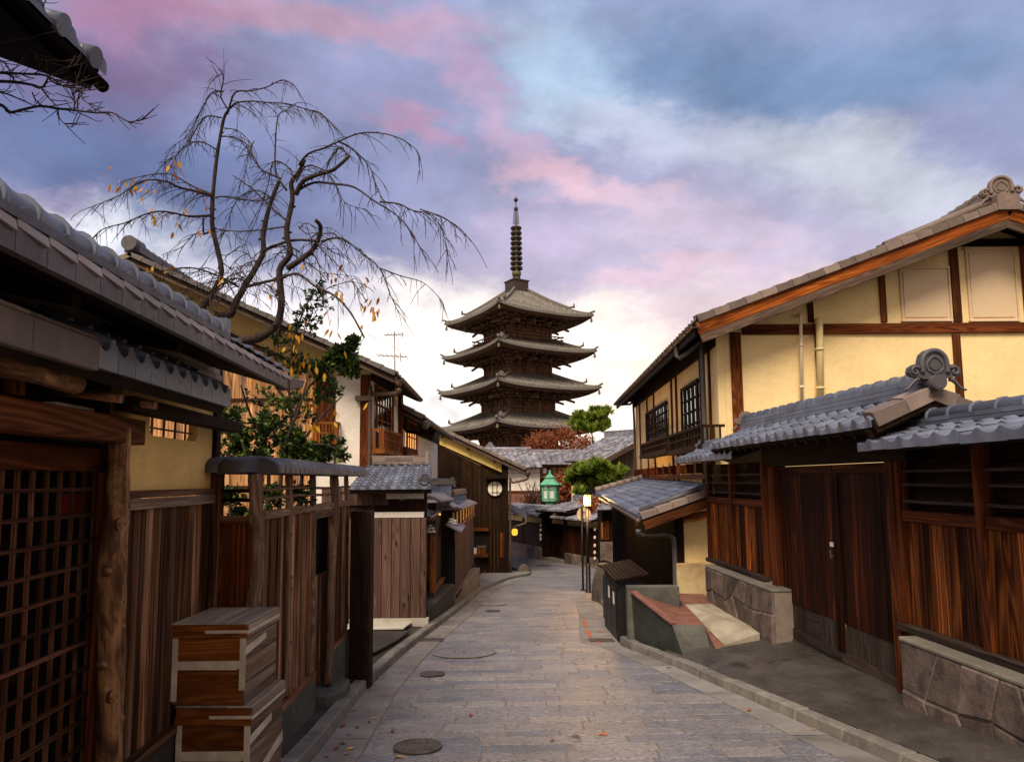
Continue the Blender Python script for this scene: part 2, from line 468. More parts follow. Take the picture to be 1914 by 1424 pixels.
def stone(name, c1, c2, sc=3, rough=.85, speck=.0, bump=.5, bsc=30, bd=.01, var=.15):
    k = NT(name); w = k.coord('World')
    a = k.noise(w, sc, 7, .65, .4); b = k.noise(w, bsc, 5, .7)
    c = k.ramp(a, [(.3, c1), (.7, c2)])
    c = k.mul(c, k.rng(k.attr(), 0, 1, 1 - var, 1 + var))
    if speck: c = k.mul(c, k.rng(k.noise(w, 130, 2, .7), .35, .65, 1 - speck, 1 + speck))
    k.set('Base Color', c); k.set('Roughness', rough); k.set('Specular IOR Level', .3); k.bump(k.mix(.35, b, a), bump, bd)
    return k.m
def plain(name, col, rough=.6, metal=0, spec=.4, var=.1):
    k = NT(name); a = k.noise(k.coord('World'), 9, 5, .6)
    k.set('Base Color', k.mul(k.mix(1, (1, 1, 1, 1), col, 'MULTIPLY'), k.rng(a, .3, .7, 1 - var, 1 + var)))
    k.set('Roughness', rough); k.set('Metallic', metal); k.set('Specular IOR Level', spec); return k.m
def leafm(name, c1, c2, c3, rough=.6, trans=.15):
    k = NT(name); c = k.ramp(k.attr(), [(.1, c1), (.5, c2), (.95, c3)])
    k.set('Base Color', c); k.set('Roughness', rough); k.set('Specular IOR Level', .25)
    tr = k.n('BsdfTranslucent'); k.l(c, tr.inputs[0]); mx = k.n('MixShader'); mx.inputs[0].default_value = trans
    k.l(k.b.outputs[0], mx.inputs[1]); k.l(tr.outputs[0], mx.inputs[2])
    out = [n for n in k.t.nodes if n.type == 'OUTPUT_MATERIAL'][0]; k.l(mx.outputs[0], out.inputs[0])
    return k.m
def emis(name, col, st):
    k = NT(name); k.set('Base Color', col); k.set('Emission Color', col); k.set('Emission Strength', st); return k.m

M = {}
M['plank_brown'] = wood_dk('plank_brown', S(48, 28, 18), S(104, 66, 43), S(184, 134, 96), us=8, vs=.4, weather=.35, wcol=S(172, 134, 108), var=.75, stain=.7)
M['plank_dark'] = wood_dk('plank_dark', S(26, 16, 12), S(54, 36, 26), S(84, 60, 46), var=.35)
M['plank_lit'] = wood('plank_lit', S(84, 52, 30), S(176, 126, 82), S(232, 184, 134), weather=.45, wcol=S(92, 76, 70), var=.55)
M['plank_grey'] = wood_dk('plank_grey', S(58, 42, 36), S(98, 75, 66), S(132, 108, 98), var=.22, knots=.85, us=9, stain=.25)
M['plank_fire'] = wood('plank_fire', S(46, 20, 8), S(112, 56, 22), S(190, 114, 54), us=6, vs=.4, var=.75, rough=.75, stain=.8, grain=.36)
M['plank_gate'] = wood_dk('plank_gate', S(24, 10, 5), S(58, 25, 10), S(122, 60, 25), us=8, vs=.4, var=.6, rough=.65, stain=.75)
M['plank_kick'] = wood('plank_kick', S(36, 28, 25), S(66, 54, 48), S(96, 80, 72), us=8, var=.25)
M['plank_night'] = wood_dk('plank_night', S(22, 13, 9), S(46, 29, 18), S(84, 55, 34), us=9, var=.45)
M['beam'] = wood_dk('beam', S(48, 24, 11), S(106, 60, 30), S(156, 96, 54), us=6, var=.25)
M['lattice'] = wood_dk('lattice', S(46, 25, 15), S(94, 56, 37), S(150, 110, 86), us=9, var=.35, stain=.3)
M['beam_red'] = wood_dk('beam_red', S(44, 20, 9), S(100, 50, 22), S(160, 90, 46), us=6, var=.25)
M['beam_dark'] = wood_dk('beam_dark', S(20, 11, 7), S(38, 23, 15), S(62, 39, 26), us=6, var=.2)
M['barge'] = wood('barge', S(62, 26, 7), S(134, 66, 20), S(190, 112, 42), us=9, vs=.6, var=.12, weather=.35, wcol=S(64, 38, 24))
M['barge_grey'] = wood('barge_grey', S(50, 38, 32), S(88, 70, 60), S(120, 100, 88), us=10, var=.15)
def log_mat():
    k = NT('peeled_log'); a = k.noise(k.coord('UV', (9, 3.2, 1)), 1, 6, .65, .9); g = k.noise(k.coord('UV', (70, 3, 1)), 1, 4, .6)
    c = k.ramp(k.mix(.25, a, g), [(.3, S(34, 18, 9)), (.45, S(92, 58, 34)), (.56, S(150, 108, 72)), (.75, S(200, 160, 118))])
    k.set('Base Color', c); k.set('Roughness', .7); k.set('Specular IOR Level', .25); k.bump(k.mix(.5, a, g), .5, .008); return k.m
M['log'] = log_mat()
M['log_grey'] = wood('log_grey', S(58, 42, 33), S(118, 90, 72), S(168, 138, 116), us=10, vs=.9, var=.2)
M['crate'] = wood_dk('crate', S(78, 38, 13), S(142, 80, 32), S(184, 116, 56), us=7, vs=1.1, var=.2, weather=.15, wcol=S(74, 46, 28), grain=.2, stain=.4)
M['crate_pale'] = wood('crate_pale', S(72, 57, 47), S(122, 102, 87), S(176, 154, 136), us=8, var=.25, weather=.35, wcol=S(92, 66, 48), grain=.15, stain=.45)
M['window_wood'] = wood('window_wood', S(74, 36, 14), S(136, 76, 34), S(180, 114, 58), us=8, var=.25)
M['bark'] = stone('bark', S(30, 23, 21), S(74, 58, 52), sc=14, bump=.8, bsc=60)
M['twig'] = plain('twig', S(52, 40, 38), .8)
M['yellow'] = plaster('yellow_plaster', S(244, 216, 160), var=.07, stain=.06, crack=.25)
M['ochre'] = plaster('ochre_plaster', S(226, 186, 116), stain=.1)
M['yellow_deep'] = plaster('yellow_plaster_deep', S(204, 174, 116))
M['yellow_strip'] = plaster('yellow_plaster_strip', S(250, 216, 128), stain=.1)
M['white'] = plaster('white_plaster', S(228, 218, 208), stain=.12, streak=(.55, .42, .2, 1))
M['cream'] = plaster('cream_plaster', S(236, 204, 146), stain=.1)
M['tile'] = tile('blue_grey_tile', S(98, 103, 120), var=.32, rough=.4, lichen=.3, lc=S(86, 82, 82))
M['tile_eave'] = tile('eave_grey_tile', S(88, 80, 80), var=.25, rough=.5)  # dark grey tile with random tone
M['tile_skylit'] = tile('skylit_tile', S(160, 146, 142), var=.2, rough=.5)  # paler copy of the eave tile, skylight put into its colour
M['tile_dark'] = tile('dark_tile', S(76, 72, 78), rough=.5)
M['tile_brown'] = tile('brown_grey_tile', S(122, 106, 100), rough=.6, spec=.3)
M['tile_old'] = tile('old_tile', S(116, 111, 107), var=.5, rough=.75, spec=.2, lichen=.6, lc=S(120, 104, 82))
M['tile_far'] = tile('grey_tile', S(126, 124, 134), var=.6, rough=.5, lichen=.3, lc=S(92, 86, 84))
M['copper_roof'] = plain('dull_metal_sheet', S(120, 112, 120), .45, .2, .5)
M['conc'] = stone('concrete', S(96, 90, 82), S(134, 126, 114), sc=2.5, bump=.3, bsc=60, speck=.15)
M['ramp'] = stone('worn_ramp_concrete', S(128, 116, 100), S(178, 166, 148), sc=2.6, bump=.35, bsc=50, speck=.12)
M['conc_light'] = stone('pale_concrete', S(170, 162, 148), S(206, 198, 184), sc=2, bump=.2, bsc=60)
M['plinth'] = stone('stained_plinth', S(160, 128, 86), S(214, 190, 146), sc=2.2, bump=.2, bsc=60)
M['conc_dark'] = stone('dark_concrete', S(42, 37, 34), S(74, 66, 60), sc=1.6, bump=.3, bsc=70, speck=.15)
M['kerb'] = stone('kerb_stone', S(92, 88, 84), S(138, 130, 122), sc=4, bump=.4, bsc=50, speck=.25, var=.2)
M['gutter'] = stone('gutter_concrete', S(104, 98, 95), S(144, 136, 132), sc=2.2, bump=.3, bsc=70, speck=.1)
M['granite'] = stone('granite', S(62, 62, 58), S(96, 94, 88), sc=3, bump=.35, bsc=90, speck=.5)
M['granite_green'] = stone('green_granite', S(34, 37, 34), S(60, 62, 56), sc=3, bump=.2, bsc=90, speck=.35, rough=.45)
M['rock'] = stone('rock', S(64, 56, 52), S(108, 96, 88), sc=5, bump=.8, bsc=25, bd=.02)
M['rubble'] = stone('rubble_stone', S(62, 52, 50), S(128, 110, 100), sc=4.5, bump=.9, bsc=24, var=.32, bd=.02, speck=.15)
M['mortar'] = stone('mortar', S(112, 100, 92), S(140, 126, 116), sc=8, bump=.3)
M['ground'] = stone('earth', S(58, 54, 50), S(90, 84, 78), sc=1.2, bump=.4)
M['black'] = plain('black_paint', S(20, 17, 17), .5)
M['dark'] = plain('opening_shade', S(12, 9, 8), .9)  # near-black colour puts the shade of openings into the surfaces
M['gutter_metal'] = plain('brown_gutter_metal', S(92, 72, 60), .45, .3)
M['grey_pipe'] = plain('grey_pipe', S(96, 92, 92), .45, .1)
M['cream_pipe'] = plain('cream_pipe', S(222, 202, 148), .5)
M['white_pipe'] = plain('white_pipe', S(226, 206, 178), .5)
M['shutter'] = plain('cream_shutter', S(218, 190, 156), .5, var=.04)
M['white_paint'] = plain('white_paint', S(226, 220, 214), .6)
M['verdigris'] = plain('green_copper', S(96, 164, 134), .6, var=.2)
M['glass'] = plain('dark_glass', S(30, 26, 24), .08, 0, .8)
M['shade_timber'] = wood('shaded_black_timber', S(9, 6, 5), S(18, 12, 9), S(30, 20, 15), us=6, var=.2, spec=.02, rough=.95)  # near-black base colour carries the deep shade under the eaves
M['lid_pale'] = wood('lid_pale', S(112, 94, 80), S(168, 148, 130), S(206, 188, 170), us=6, var=.2, weather=.3, wcol=S(110, 82, 62), grain=.12)
M['tape'] = plain('old_tape', S(196, 178, 156), .7, var=.25)
M['paper'] = plain('paper', S(236, 226, 206), .8)
M['red'] = plain('red_cloth', S(120, 22, 14), .8)
M['iron'] = stone('cast_iron', S(66, 58, 55), S(100, 90, 86), sc=9, bump=.3)
M['orange_paint'] = plain('worn_orange_paint', S(168, 94, 64), .8, var=.4)
M['bronze'] = plain('bronze', S(66, 54, 48), .55, .3)
M['bronze_green'] = plain('bronze_green', S(92, 92, 62), .6, .2)
M['antenna'] = plain('antenna_metal', S(150, 130, 116), .4, .6)
M['leaf_green'] = leafm('shrub_leaf', S(22, 36, 12), S(46, 66, 22), S(98, 120, 44))
M['leaf_yellow'] = leafm('autumn_leaf', S(150, 78, 22), S(198, 132, 30), S(224, 172, 52), trans=.35)
M['leaf_red'] = leafm('maple_leaf', S(92, 44, 26), S(150, 84, 54), S(188, 122, 82), trans=.3)
M['needle'] = leafm('pine_needle', S(36, 58, 14), S(98, 124, 36), S(172, 178, 70), trans=.15)
def fallen_mat():
    k = NT('fallen_leaf'); o = k.n('ObjectInfo'); c = k.ramp(o.outputs['Random'], [(.1, S(118, 48, 24)), (.5, S(170, 98, 44)), (.95, S(206, 150, 70))])
    k.set('Base Color', c); k.set('Roughness', .7); return k.m
M['fallen'] = fallen_mat()
M['glow'] = emis('lamp_glow', (1.0, .43, .06, 1), 2.6)
M['glow_soft'] = emis('lantern_glow', (1.0, .5, .04, 1), .9)
M['glow_win'] = emis('lit_window', (1.0, .5, .15, 1), .6)
M['pag_wood'] = wood('pagoda_wood', S(52, 37, 30), S(100, 72, 58), S(146, 108, 86), us=3, var=.4)
M['pag_white'] = plain('bracket_plaster', S(176, 158, 140), .9)
def brick_mat():
    k = NT('herringbone_brick'); w = k.coord('World', (1, 1, 1), (0, 0, rad(38)))
    b = k.n('TexBrick'); k.l(w, b.inputs['Vector']); b.inputs['Scale'].default_value = 1; b.inputs['Brick Width'].default_value = .22
    b.inputs['Row Height'].default_value = .075; b.inputs['Mortar Size'].default_value = .006
    b.inputs['Color1'].default_value = S(112, 66, 54); b.inputs['Color2'].default_value = S(136, 88, 72); b.inputs['Mortar'].default_value = S(104, 78, 68)
    c = k.mul(b.outputs[0], k.rng(k.noise(k.coord('World'), 6, 6, .7), .3, .7, .75, 1.25))
    k.set('Base Color', c); k.set('Roughness', .8); k.bump(k.rng(b.outputs['Fac'], 0, 1, 1, 0), .4, .005); return k.m
M['brick'] = brick_mat()
def sett_mat():
    k = NT('paving_setts'); w = k.coord('World')
    c = k.ramp(k.attr(), [(.0, S(118, 118, 126)), (.25, S(126, 124, 130)), (.4, S(131, 126, 130)), (.75, S(138, 131, 132)), (1, S(150, 141, 140))])
    pk = k.noise(k.coord('World', (24, 60, 10), (0, 0, rad(14))), 1, 4, .65, 1.2)
    c = k.mul(c, k.rng(pk, .38, .56, .42, 1.15))
    c = k.mul(c, k.rng(k.noise(w, 1.0, 6, .65), .3, .7, .74, 1.2))
    c = k.mix(k.rng(k.noise(w, .5, 5, .6), .5, .7, 0, .15), c, S(100, 90, 90))
    k.set('Base Color', c); k.set('Roughness', k.rng(k.noise(w, 2, 4, .6), .3, .7, .34, .6)); k.set('Specular IOR Level', .5); k.bump(pk, .65, .012); return k.m
M['setts'] = sett_mat()

# ------------------------------------------------------------------ roof helpers
PROF = [(0, 0), (.14, -.42), (.3, -.62), (.46, -.5), (.6, -.05), (.7, .55), (.8, .85), (.9, .6), (1, 0)]
PROF_LO = [(0, 0), (.3, -.5), (.6, 0), (.8, .8), (1, 0)]
def tile_roof(mb, A, B, C, D, tw=.26, td=.24, amp=.035, step=.022, lo=False, lip=.05, m=0):
    """A eave left, B eave right, C ridge right, D ridge left"""
    A, B, C, D = map(V, (A, B, C, D)); prof = PROF_LO if lo else PROF
    nu = max(1, round((B - A).length / tw)); nv = max(1, round(((D - A).length + (C - B).length) / 2 / td))
    nrm = (B - A).cross(D - A).normalized()
    if nrm.z < 0: nrm = -nrm
    P = lambda u, v: A * (1 - u) * (1 - v) + B * u * (1 - v) + C * u * v + D * (1 - u) * v
    n = len(prof)
    for j in range(nv):
        for i in range(nu):
            r = rnd.random(); b = len(mb.v)
            jit = rnd.uniform(-.004, .004)
            for (pu, h) in prof:
                u = (i + pu) / nu
                mb.v.append(P(u, j / nv) + nrm * (h * amp + step + jit))
            for (pu, h) in prof:
                u = (i + pu) / nu
                mb.v.append(P(u, (j + 1.06) / nv if j < nv - 1 else 1) + nrm * (h * amp + jit * .5))
            for (pu, h) in prof:
                u = (i + pu) / nu
                q = P(u, j / nv) + nrm * (h * amp + step + jit)
                mb.v.append(q - nrm * (step * 1.1 if j else h * amp + .3 * amp) - V((0, 0, 0 if j else lip)))
            for k in range(n - 1):
                mb.face([b + k, b + k + 1, b + n + k + 1, b + n + k], None, r, m, True)
                mb.face([b + k, b + 2 * n + k, b + 2 * n + k + 1, b + k + 1], None, r, m, False)
def slab(mb, A, B, C, D, top, bot, r=.5, m=0):
    A, B, C, D = map(V, (A, B, C, D))
    nrm = (B - A).cross(D - A).normalized()
    if nrm.z < 0: nrm = -nrm
    mb.hexa([p + nrm * bot for p in (A, B, C, D)] + [p + nrm * top for p in (A, B, C, D)], r, m)
def ridge(mb, P, Q, r=.06, layers=2, w=.2, h=.045, ring=.26, m=0):
    P, Q = V(P), V(Q); d = (Q - P); L = d.length; d /= L
    up = V((0, 0, 1)); up = (up - d * up.dot(d)).normalized(); x = d.cross(up)
    n = max(1, round(L / .3))
    for k in range(layers):
        ww = w - k * .02
        for i in range(n):
            a = P + d * (L * i / n + .002) + up * (h * k)
            mb.box(a - x * ww / 2, x * ww, d * (L / n - .006), up * (h - .006), None, m)
    b = P + up * (h * layers)
    mb.tube([b - d * .01, b + d * (L + .01)], r, 12, None, m)
    k = max(1, round(L / ring))
    for i in range(k + 1):
        c = b + d * (L * i / k); mb.tube([c - d * .018, c + d * .018], r * 1.16, 12, None, m)
def oni(mb, c, n, s=.3, m=0, disc=True):
    """ridge-end ornament at c, facing n: arched body, shoulders rolled into scrolls, recessed roundel"""
    c = V(c); n = V((n[0], n[1], 0)).normalized(); x = V((0, 0, 1)).cross(n).normalized(); z = V((0, 0, 1))
    T = lambda a, b, q=0: c + x * a * s + z * b * s + n * q * s
    half = [(0, 1.14), (.28, 1.08), (.5, .9), (.58, .66), (.6, .5), (.78, .52), (.98, .4), (1.04, .2), (.9, .04), (.6, .0), (.45, -.06), (0, -.06)]
    out = [T(a, b) for a, b in half] + [T(-a, b) for a, b in half[-2:0:-1]]
    mb.prism([q - n * .16 * s for q in out], n * .26 * s, .45, m)
    rim = [T(-.5, .16, .1), T(-.5, .5, .1), T(-.43, .8, .1), T(-.22, 1.0, .1), T(0, 1.05, .1), T(.22, 1.0, .1), T(.43, .8, .1), T(.5, .5, .1), T(.5, .16, .1)]
    mb.tube(smooth(rim, 3), .1 * s, 8, .6, m)
    mb.tube(smooth([T(-.3, .3, .1), T(-.3, .55, .1), T(0, .82, .1), T(.3, .55, .1), T(.3, .3, .1), T(0, .14, .1), T(-.3, .3, .1)], 3), .055 * s, 7, .4, m)
    mb.tube([T(0, .47, .05), T(0, .47, .15)], .2 * s, 16, .35, m)
    for q in (-1, 1):
        sp = [T(q * (.78 + .2 * (1 - t / 17) * math.cos(2.6 - t * .55)), .24 + .2 * (1 - t / 17) * math.sin(2.6 - t * .55), .12) for t in range(15)]
        mb.tube(sp, [.075 * s * (1 - t / 26) for t in range(15)], 7, .6, m)
        lo = [T(q * (.62 + .13 * t), -.06 - .09 * t + .05 * math.sin(t * 1.4), .02) for t in range(6)]
        mb.tube(smooth(lo, 2), [.1 * s * (1 - k / 16) for k in range(11)], 7, .5, m)
    if disc:
        mb.tube([T(0, -.2, -.3), T(0, -.2, .34)], .3 * s, 20, .5, m); mb.tube([T(0, -.2, .3), T(0, -.2, .36)], .24 * s, 20, .65, m)
def verge(mb, P, Q, out, h=.1, w=.16, n=None, m=0, seg=.3):
    """stepped verge tiles from eave P up to ridge Q; out is the outward (gable) normal"""
    P, Q, out = V(P), V(Q), V(out); d = Q - P; L = d.length; d /= L
    up = out.cross(d)
    if up.z < 0: up = -up
    up.normalize(); k = n or max(1, round(L / seg))
    for i in range(k):
        a = P + d * (L * i / k); b = P + d * (L * (i + 1) / k + .02)
        r = rnd.random(); t0, t1 = .02, 0
        o = lambda p, q, z: p + out * q + up * z
        mb.hexa([o(a, -w, -h), o(a, .02, -h), o(b, .02, -h), o(b, -w, -h), o(a, -w, t0 + .02), o(a, .02, t0), o(b, .02, t1), o(b, -w, t1 + .02)], r, m)
# ================================================================== SETTING
XLP = [(1.5, -1.56), (5.46, -1.5), (7.63, -1.58), (9.46, -1.535), (10.9, -1.46), (14.9, -1.16), (20, -.88), (24.8, -.11), (26.3, .63), (27.5, .75), (28.6, .3), (31, -.25), (40, -2.2), (46, -3.4)]
XRP = [(1.5, 3.3), (4.99, 2.74), (5.89, 2.56), (8.64, 2.01), (10.4, 1.56), (11.5, 1.62), (14, 1.85), (17.2, 2.05), (20, 2.35), (23, 3.0), (26, 3.75), (28.3, 3.95), (29.5, 3.4), (39, -.35), (46, -2.6)]
XL = lambda y: interp(y, XLP)
XR = lambda y: interp(y, XRP)
mb = MB()
def gfn(u, v):
    x = -90 + 180 * u; y = -14 + 194 * v ** 1.6; return (x, y, gz(y) - .05)
mb.grid(gfn, 12, 90, .5)
kind(mb.build('ground', M['ground']), 'structure')
# bedding under the setts
mb = MB()
def bed(u, v):
    y = 1.2 + 43 * v; return (XL(y) + (XR(y) - XL(y)) * u, y, gz(y))
mb.grid(bed, 4, 120, .5)
kind(mb.build('street', M['mortar']), 'structure')
# granite setts laid in courses across the street
mb = MB(); y = 1.6; row = 0
while y < 44:
    d = rnd.uniform(.17, .24) if y < 30 else .5
    gl, gr = (.34, .30) if y < 26 else (.12, .2)
    x0, x1 = XL(y + d / 2) + gl, XR(y + d / 2) - gr
    if 10.5 < y < 17: x1 -= .25
    x = x0; first = True; skew = .035
    while x < x1 - .02:
        w = rnd.uniform(.36, .8) if not first else rnd.uniform(.2, .7)
        if x1 - x - w < .2: w = x1 - x
        w = min(w, x1 - x); first = False
        g = .006; e = .005; r = rnd.random(); t = .005 + rnd.uniform(0, .004)
        def P(px, py, z): return V((px, py + (px - x0) * skew, gz(py + (px - x0) * skew) + z))
        lo = [P(x + g, y + g, -.01), P(x + w - g, y + g, -.01), P(x + w - g, y + d - g, -.01), P(x + g, y + d - g, -.01)]
        hi = [P(x + g + e, y + g + e, t), P(x + w - g - e, y + g + e, t), P(x + w - g - e, y + d - g - e, t), P(x + g + e, y + d - g - e, t)]
        mb.hexa(lo + hi, r); x += w
    y += d; row += 1
kind(mb.build('street_paving', M['setts']), 'structure')
# smooth gutter strips
mb = MB()
for side in (0, 1):
    y = 1.4
    while y < 38:
        d = 1.5 if y < 26 else 2
        w = (.335 if side == 0 else .30) if y < 26 else .12
        def E(yy):
            if side == 0: return XL(yy), XL(yy) + w
            return XR(yy) - (w + (.25 if 10.5 < yy < 17 else 0)), XR(yy)
        r = rnd.random(); n = 6
        for k in range(n):
            ya, yb = y + d * k / n, y + d * (k + 1) / n - (.012 if k == n - 1 else 0)
            a, b = E(ya), E(yb)
            mb.poly([(a[0], ya, gz(ya) + .009), (a[1], ya, gz(ya) + .009), (b[1], yb, gz(yb) + .009), (b[0], yb, gz(yb) + .009)], r)
        y += d
kind(mb.build('street_gutter', M['gutter']), 'structure')
# kerbs
for side, PTS in ((0, XLP), (1, XRP)):
    mb = MB(); y = 1.4
    while y < (26.5 if side == 0 else 43):
        d = .62 if y < 12 else .9
        if side == 1 and 10.6 < y < 11.2: y += .6; continue
        X = XL if side == 0 else XR
        s = -1 if side == 0 else 1
        ya, yb = y + .006, y + d - .006
        w = .15; h = .1 + rnd.uniform(-.006, .006)
        P = lambda yy, q, z: V((X(yy) + s * q, yy, gz(yy) + z))
        mb.hexa([P(ya, 0, -.04), P(yb, 0, -.04), P(yb, w, -.04), P(ya, w, -.04), P(ya, .018, h), P(yb, .018, h), P(yb, w, h), P(ya, w, h)])
        y += d
    kind(mb.build('kerb', M['kerb'], bevel=.012), 'structure')
# left verge strip, side yard
mb = MB()
def lv(u, v):
    y = 1.2 + 11.4 * v; x1 = XL(y) - .14
    return (x1 + (-2.75 - x1) * u, y, gz(y) + .06 + .05 * u)
mb.grid(lv, 3, 30, .5)
kind(mb.build('pavement', M['conc_dark']), 'structure')
mb = MB()
Z = lambda x, y, e: (x, y, gz(y) + e)
p = [ground(674, 1191), ground(768, 1189), ground(800, 1163), ground(674, 1150)]
mb.prism([Z(q.x - (.25 if i in (0, 3) else .12), q.y, .115) for i, q in enumerate(p)], (0, 0, .02), .5)
kind(mb.build('yard_slab', M['conc_light']), 'structure')
mb = MB()
p = [ground(674, 1252), ground(700, 1236), ground(742, 1212), ground(766, 1193), ground(674, 1193)]
mb.prism([Z(q.x - (.3 if i in (0, 4) else .0), q.y, .1) for i, q in enumerate(p)], (0, 0, .025), .5)
kind(mb.build('yard_paving', M['conc_dark']), 'structure')
# asphalt apron in front of the gate
zg = lambda y: -.25 - .02 * (y - 6) if y > 6 else -.25 + .14 * (6 - y)
mb = MB()
def apr(u, v):
    y = 2.0 + 7.4 * v; xa = XR(y) + .14; xb = 3.7
    za = gz(y) + .1; zb = zg(y)
    w = u ** .8
    return (xa + (xb - xa) * u, y, za + (zb - za) * w + .006 * math.sin(9 * u + 5 * v))
mb.grid(apr, 14, 40, .5)
def apron_mat():
    k = NT('patched_asphalt'); w = k.coord('World')
    c = k.ramp(k.noise(k.coord('World', (1, .6, 1), (0, 0, rad(20))), 1.6, 10, .72, .3), [(.3, S(44, 39, 36)), (.5, S(68, 61, 56)), (.75, S(98, 89, 82))])
    sp = k.noise(k.coord('World', (1, .6, 1)), 2.6, 4, .55)
    c = k.mix(k.rng(sp, .64, .67, 0, .7), c, S(30, 27, 25)); c = k.mul(c, k.rng(k.noise(w, 160, 2, .7), .35, .65, .62, 1.38))
    vo = k.n('TexVoronoi'); vo.feature = 'DISTANCE_TO_EDGE'; vo.inputs['Scale'].default_value = .8
    dv = k.n('VectorMath'); dv.operation = 'ADD'; k.l(w, dv.inputs[0]); nn = k.n('TexNoise'); k.l(w, nn.inputs['Vector']); nn.inputs['Scale'].default_value = 2.5; nn.inputs['Detail'].default_value = 5; k.l(nn.outputs['Color'], dv.inputs[1]); k.l(dv.outputs[0], vo.inputs['Vector'])
    c = k.mix(k.rng(vo.outputs['Distance'], 0, .012, .7, 0), c, S(24, 21, 19))
    k.set('Base Color', c); k.set('Roughness', k.rng(k.noise(w, 3, 4, .6), .35, .65, .4, .75)); k.bump(k.noise(w, 90, 4, .7), .45, .008); return k.m
M['apron'] = apron_mat()
kind(mb.build('driveway', M['apron']), 'structure')

# ------------------------------------------------------------------ manhole covers, drain grates, small marks
def disc(name, px, py, r, mat, label, cat, sq=1.0):
    q = ground(px, py); o = MB()
    zz = gz(q.y) + .017
    t = thing(name, label, cat, (q.x, q.y, zz))
    tilt = lambda x, y: zz + (gz(q.y + y) - gz(q.y))
    ring = lambda rr, z: [V((q.x + rr * math.cos(a), q.y + rr * sq * math.sin(a), tilt(0, rr * sq * math.sin(a)) + z)) for a in [2 * math.pi * k / 28 for k in range(28)]]
    o.prism(ring(r, 0), (0, 0, .008), .5); o.build('cover_plate', M[mat], t)
    o = MB(); A, B, C = ring(r * 1.01, .0), ring(r * 1.01 + .018, .0), None
    for k in range(28):
        j = (k + 1) % 28; o.hexa([A[k] , A[j], B[j], B[k], A[k] + V((0, 0, .012)), A[j] + V((0, 0, .012)), B[j] + V((0, 0, .01)), B[k] + V((0, 0, .01))], .5)
    o.build('rim', M['iron' if mat == 'iron' else 'gutter'], t)
    o = MB()
    for k in (range(-2, 3) if mat == 'iron' else range(-1, 1)):
        h = math.sqrt(max(r * r * .7 - (k * r * .3) ** 2, 0)) * (1 if mat == 'iron' else .15)
        o.hexa([V((q.x + k * r * .3 + a, q.y + b * sq, tilt(0, b * sq) + z)) for z in (.006, .013) for a, b in ((-.012, -h), (.012, -h), (.012, h), (-.012, h))], .5)
    o.build('raised_bars', M['iron'], t)
    return t
disc('manhole_cover', 867, 1221, .42, 'setts', 'large round stone-filled manhole cover in the paving beyond the drain grate', 'manhole cover')
disc('manhole_cover', 808, 1262, .13, 'iron', 'small dark round valve cover near the left gutter', 'manhole cover')
disc('manhole_cover', 781, 1399, .17, 'iron', 'round iron cover in the paving nearest the bottom of the photo', 'manhole cover')
disc('manhole_cover', 921, 1143, .14, 'iron', 'small brown cover in the middle of the street before the bend', 'manhole cover')
disc('manhole_cover', 921, 1130, .3, 'gutter', 'faint round cover just beyond the small brown one mid street', 'manhole cover')
disc('manhole_cover', 1016, 1057, .3, 'iron', 'round cover far down the street near the bend', 'manhole cover')
def grate(px0, px1, py, label, d=.18):
    a, b = ground(px0, py), ground(px1, py)
    t = thing('drain_grate', label, 'drain grate', ((a.x + b.x) / 2, a.y, gz(a.y) + .012))
    o = MB(); Zq = lambda x, y, z: V((x, y, gz(y) + .012 + z))
    def bar(x0, x1, y0, y1, z1): o.hexa([Zq(x, y, z) for z in (0, z1) for x, y in ((x0, y0), (x1, y0), (x1, y1), (x0, y1))], .5)
    bar(a.x, b.x, a.y, a.y + d, .003); o.build('pit', M['dark'], t)
    o = MB()
    bar(a.x - .02, b.x + .02, a.y - .03, a.y, .014); bar(a.x - .02, b.x + .02, a.y + d, a.y + d + .03, .014)
    n = 14
    for k in range(n + 1):
        x = a.x + (b.x - a.x) * k / n; bar(x - .008, x + .008, a.y, a.y + d, .012)
    o.build('bars', M['iron'], t)
grate(782, 826, 1199, 'rectangular iron drain grate in the left gutter')
grate(1105, 1147, 1200, 'rectangular iron drain grate beside the end of the right kerb')
mb = MB()
for (x0, y0, x1, y1, w) in ((1090, 1158, 1096, 1172, .035), (1097, 1178, 1103, 1192, .035), (1106, 1196, 1120, 1203, .025), (1130, 1182, 1118, 1182, .02)):
    a, b = ground(x0, y0), ground(x1, y1); d = (b - a).normalized(); s = V((-d.y, d.x, 0)) * w
    f = lambda q, z: V((q.x, q.y, gz(q.y) + z))
    mb.hexa([f(q, z) for z in (.012, .017) for q in (a - s, a + s, b + s, b - s)], .5)
kind(mb.build('road_marking', M['orange_paint']), 'structure')

# ================================================================== LEFT: LOW TEAHOUSE
WA = Wall((-1.856, .5), (-2.12, 4.9))
ya = lambda s: WA.pt(s, 0).y
SA = lambda px, n=0: WA.hit(px, 900, n)[0]
teahouse = thing('teahouse', 'low ochre teahouse with lattice door and heavy tiled eaves at left edge', 'house', (-2.3, 3, gz(3)))
s_post, s_end = SA(222), SA(396)
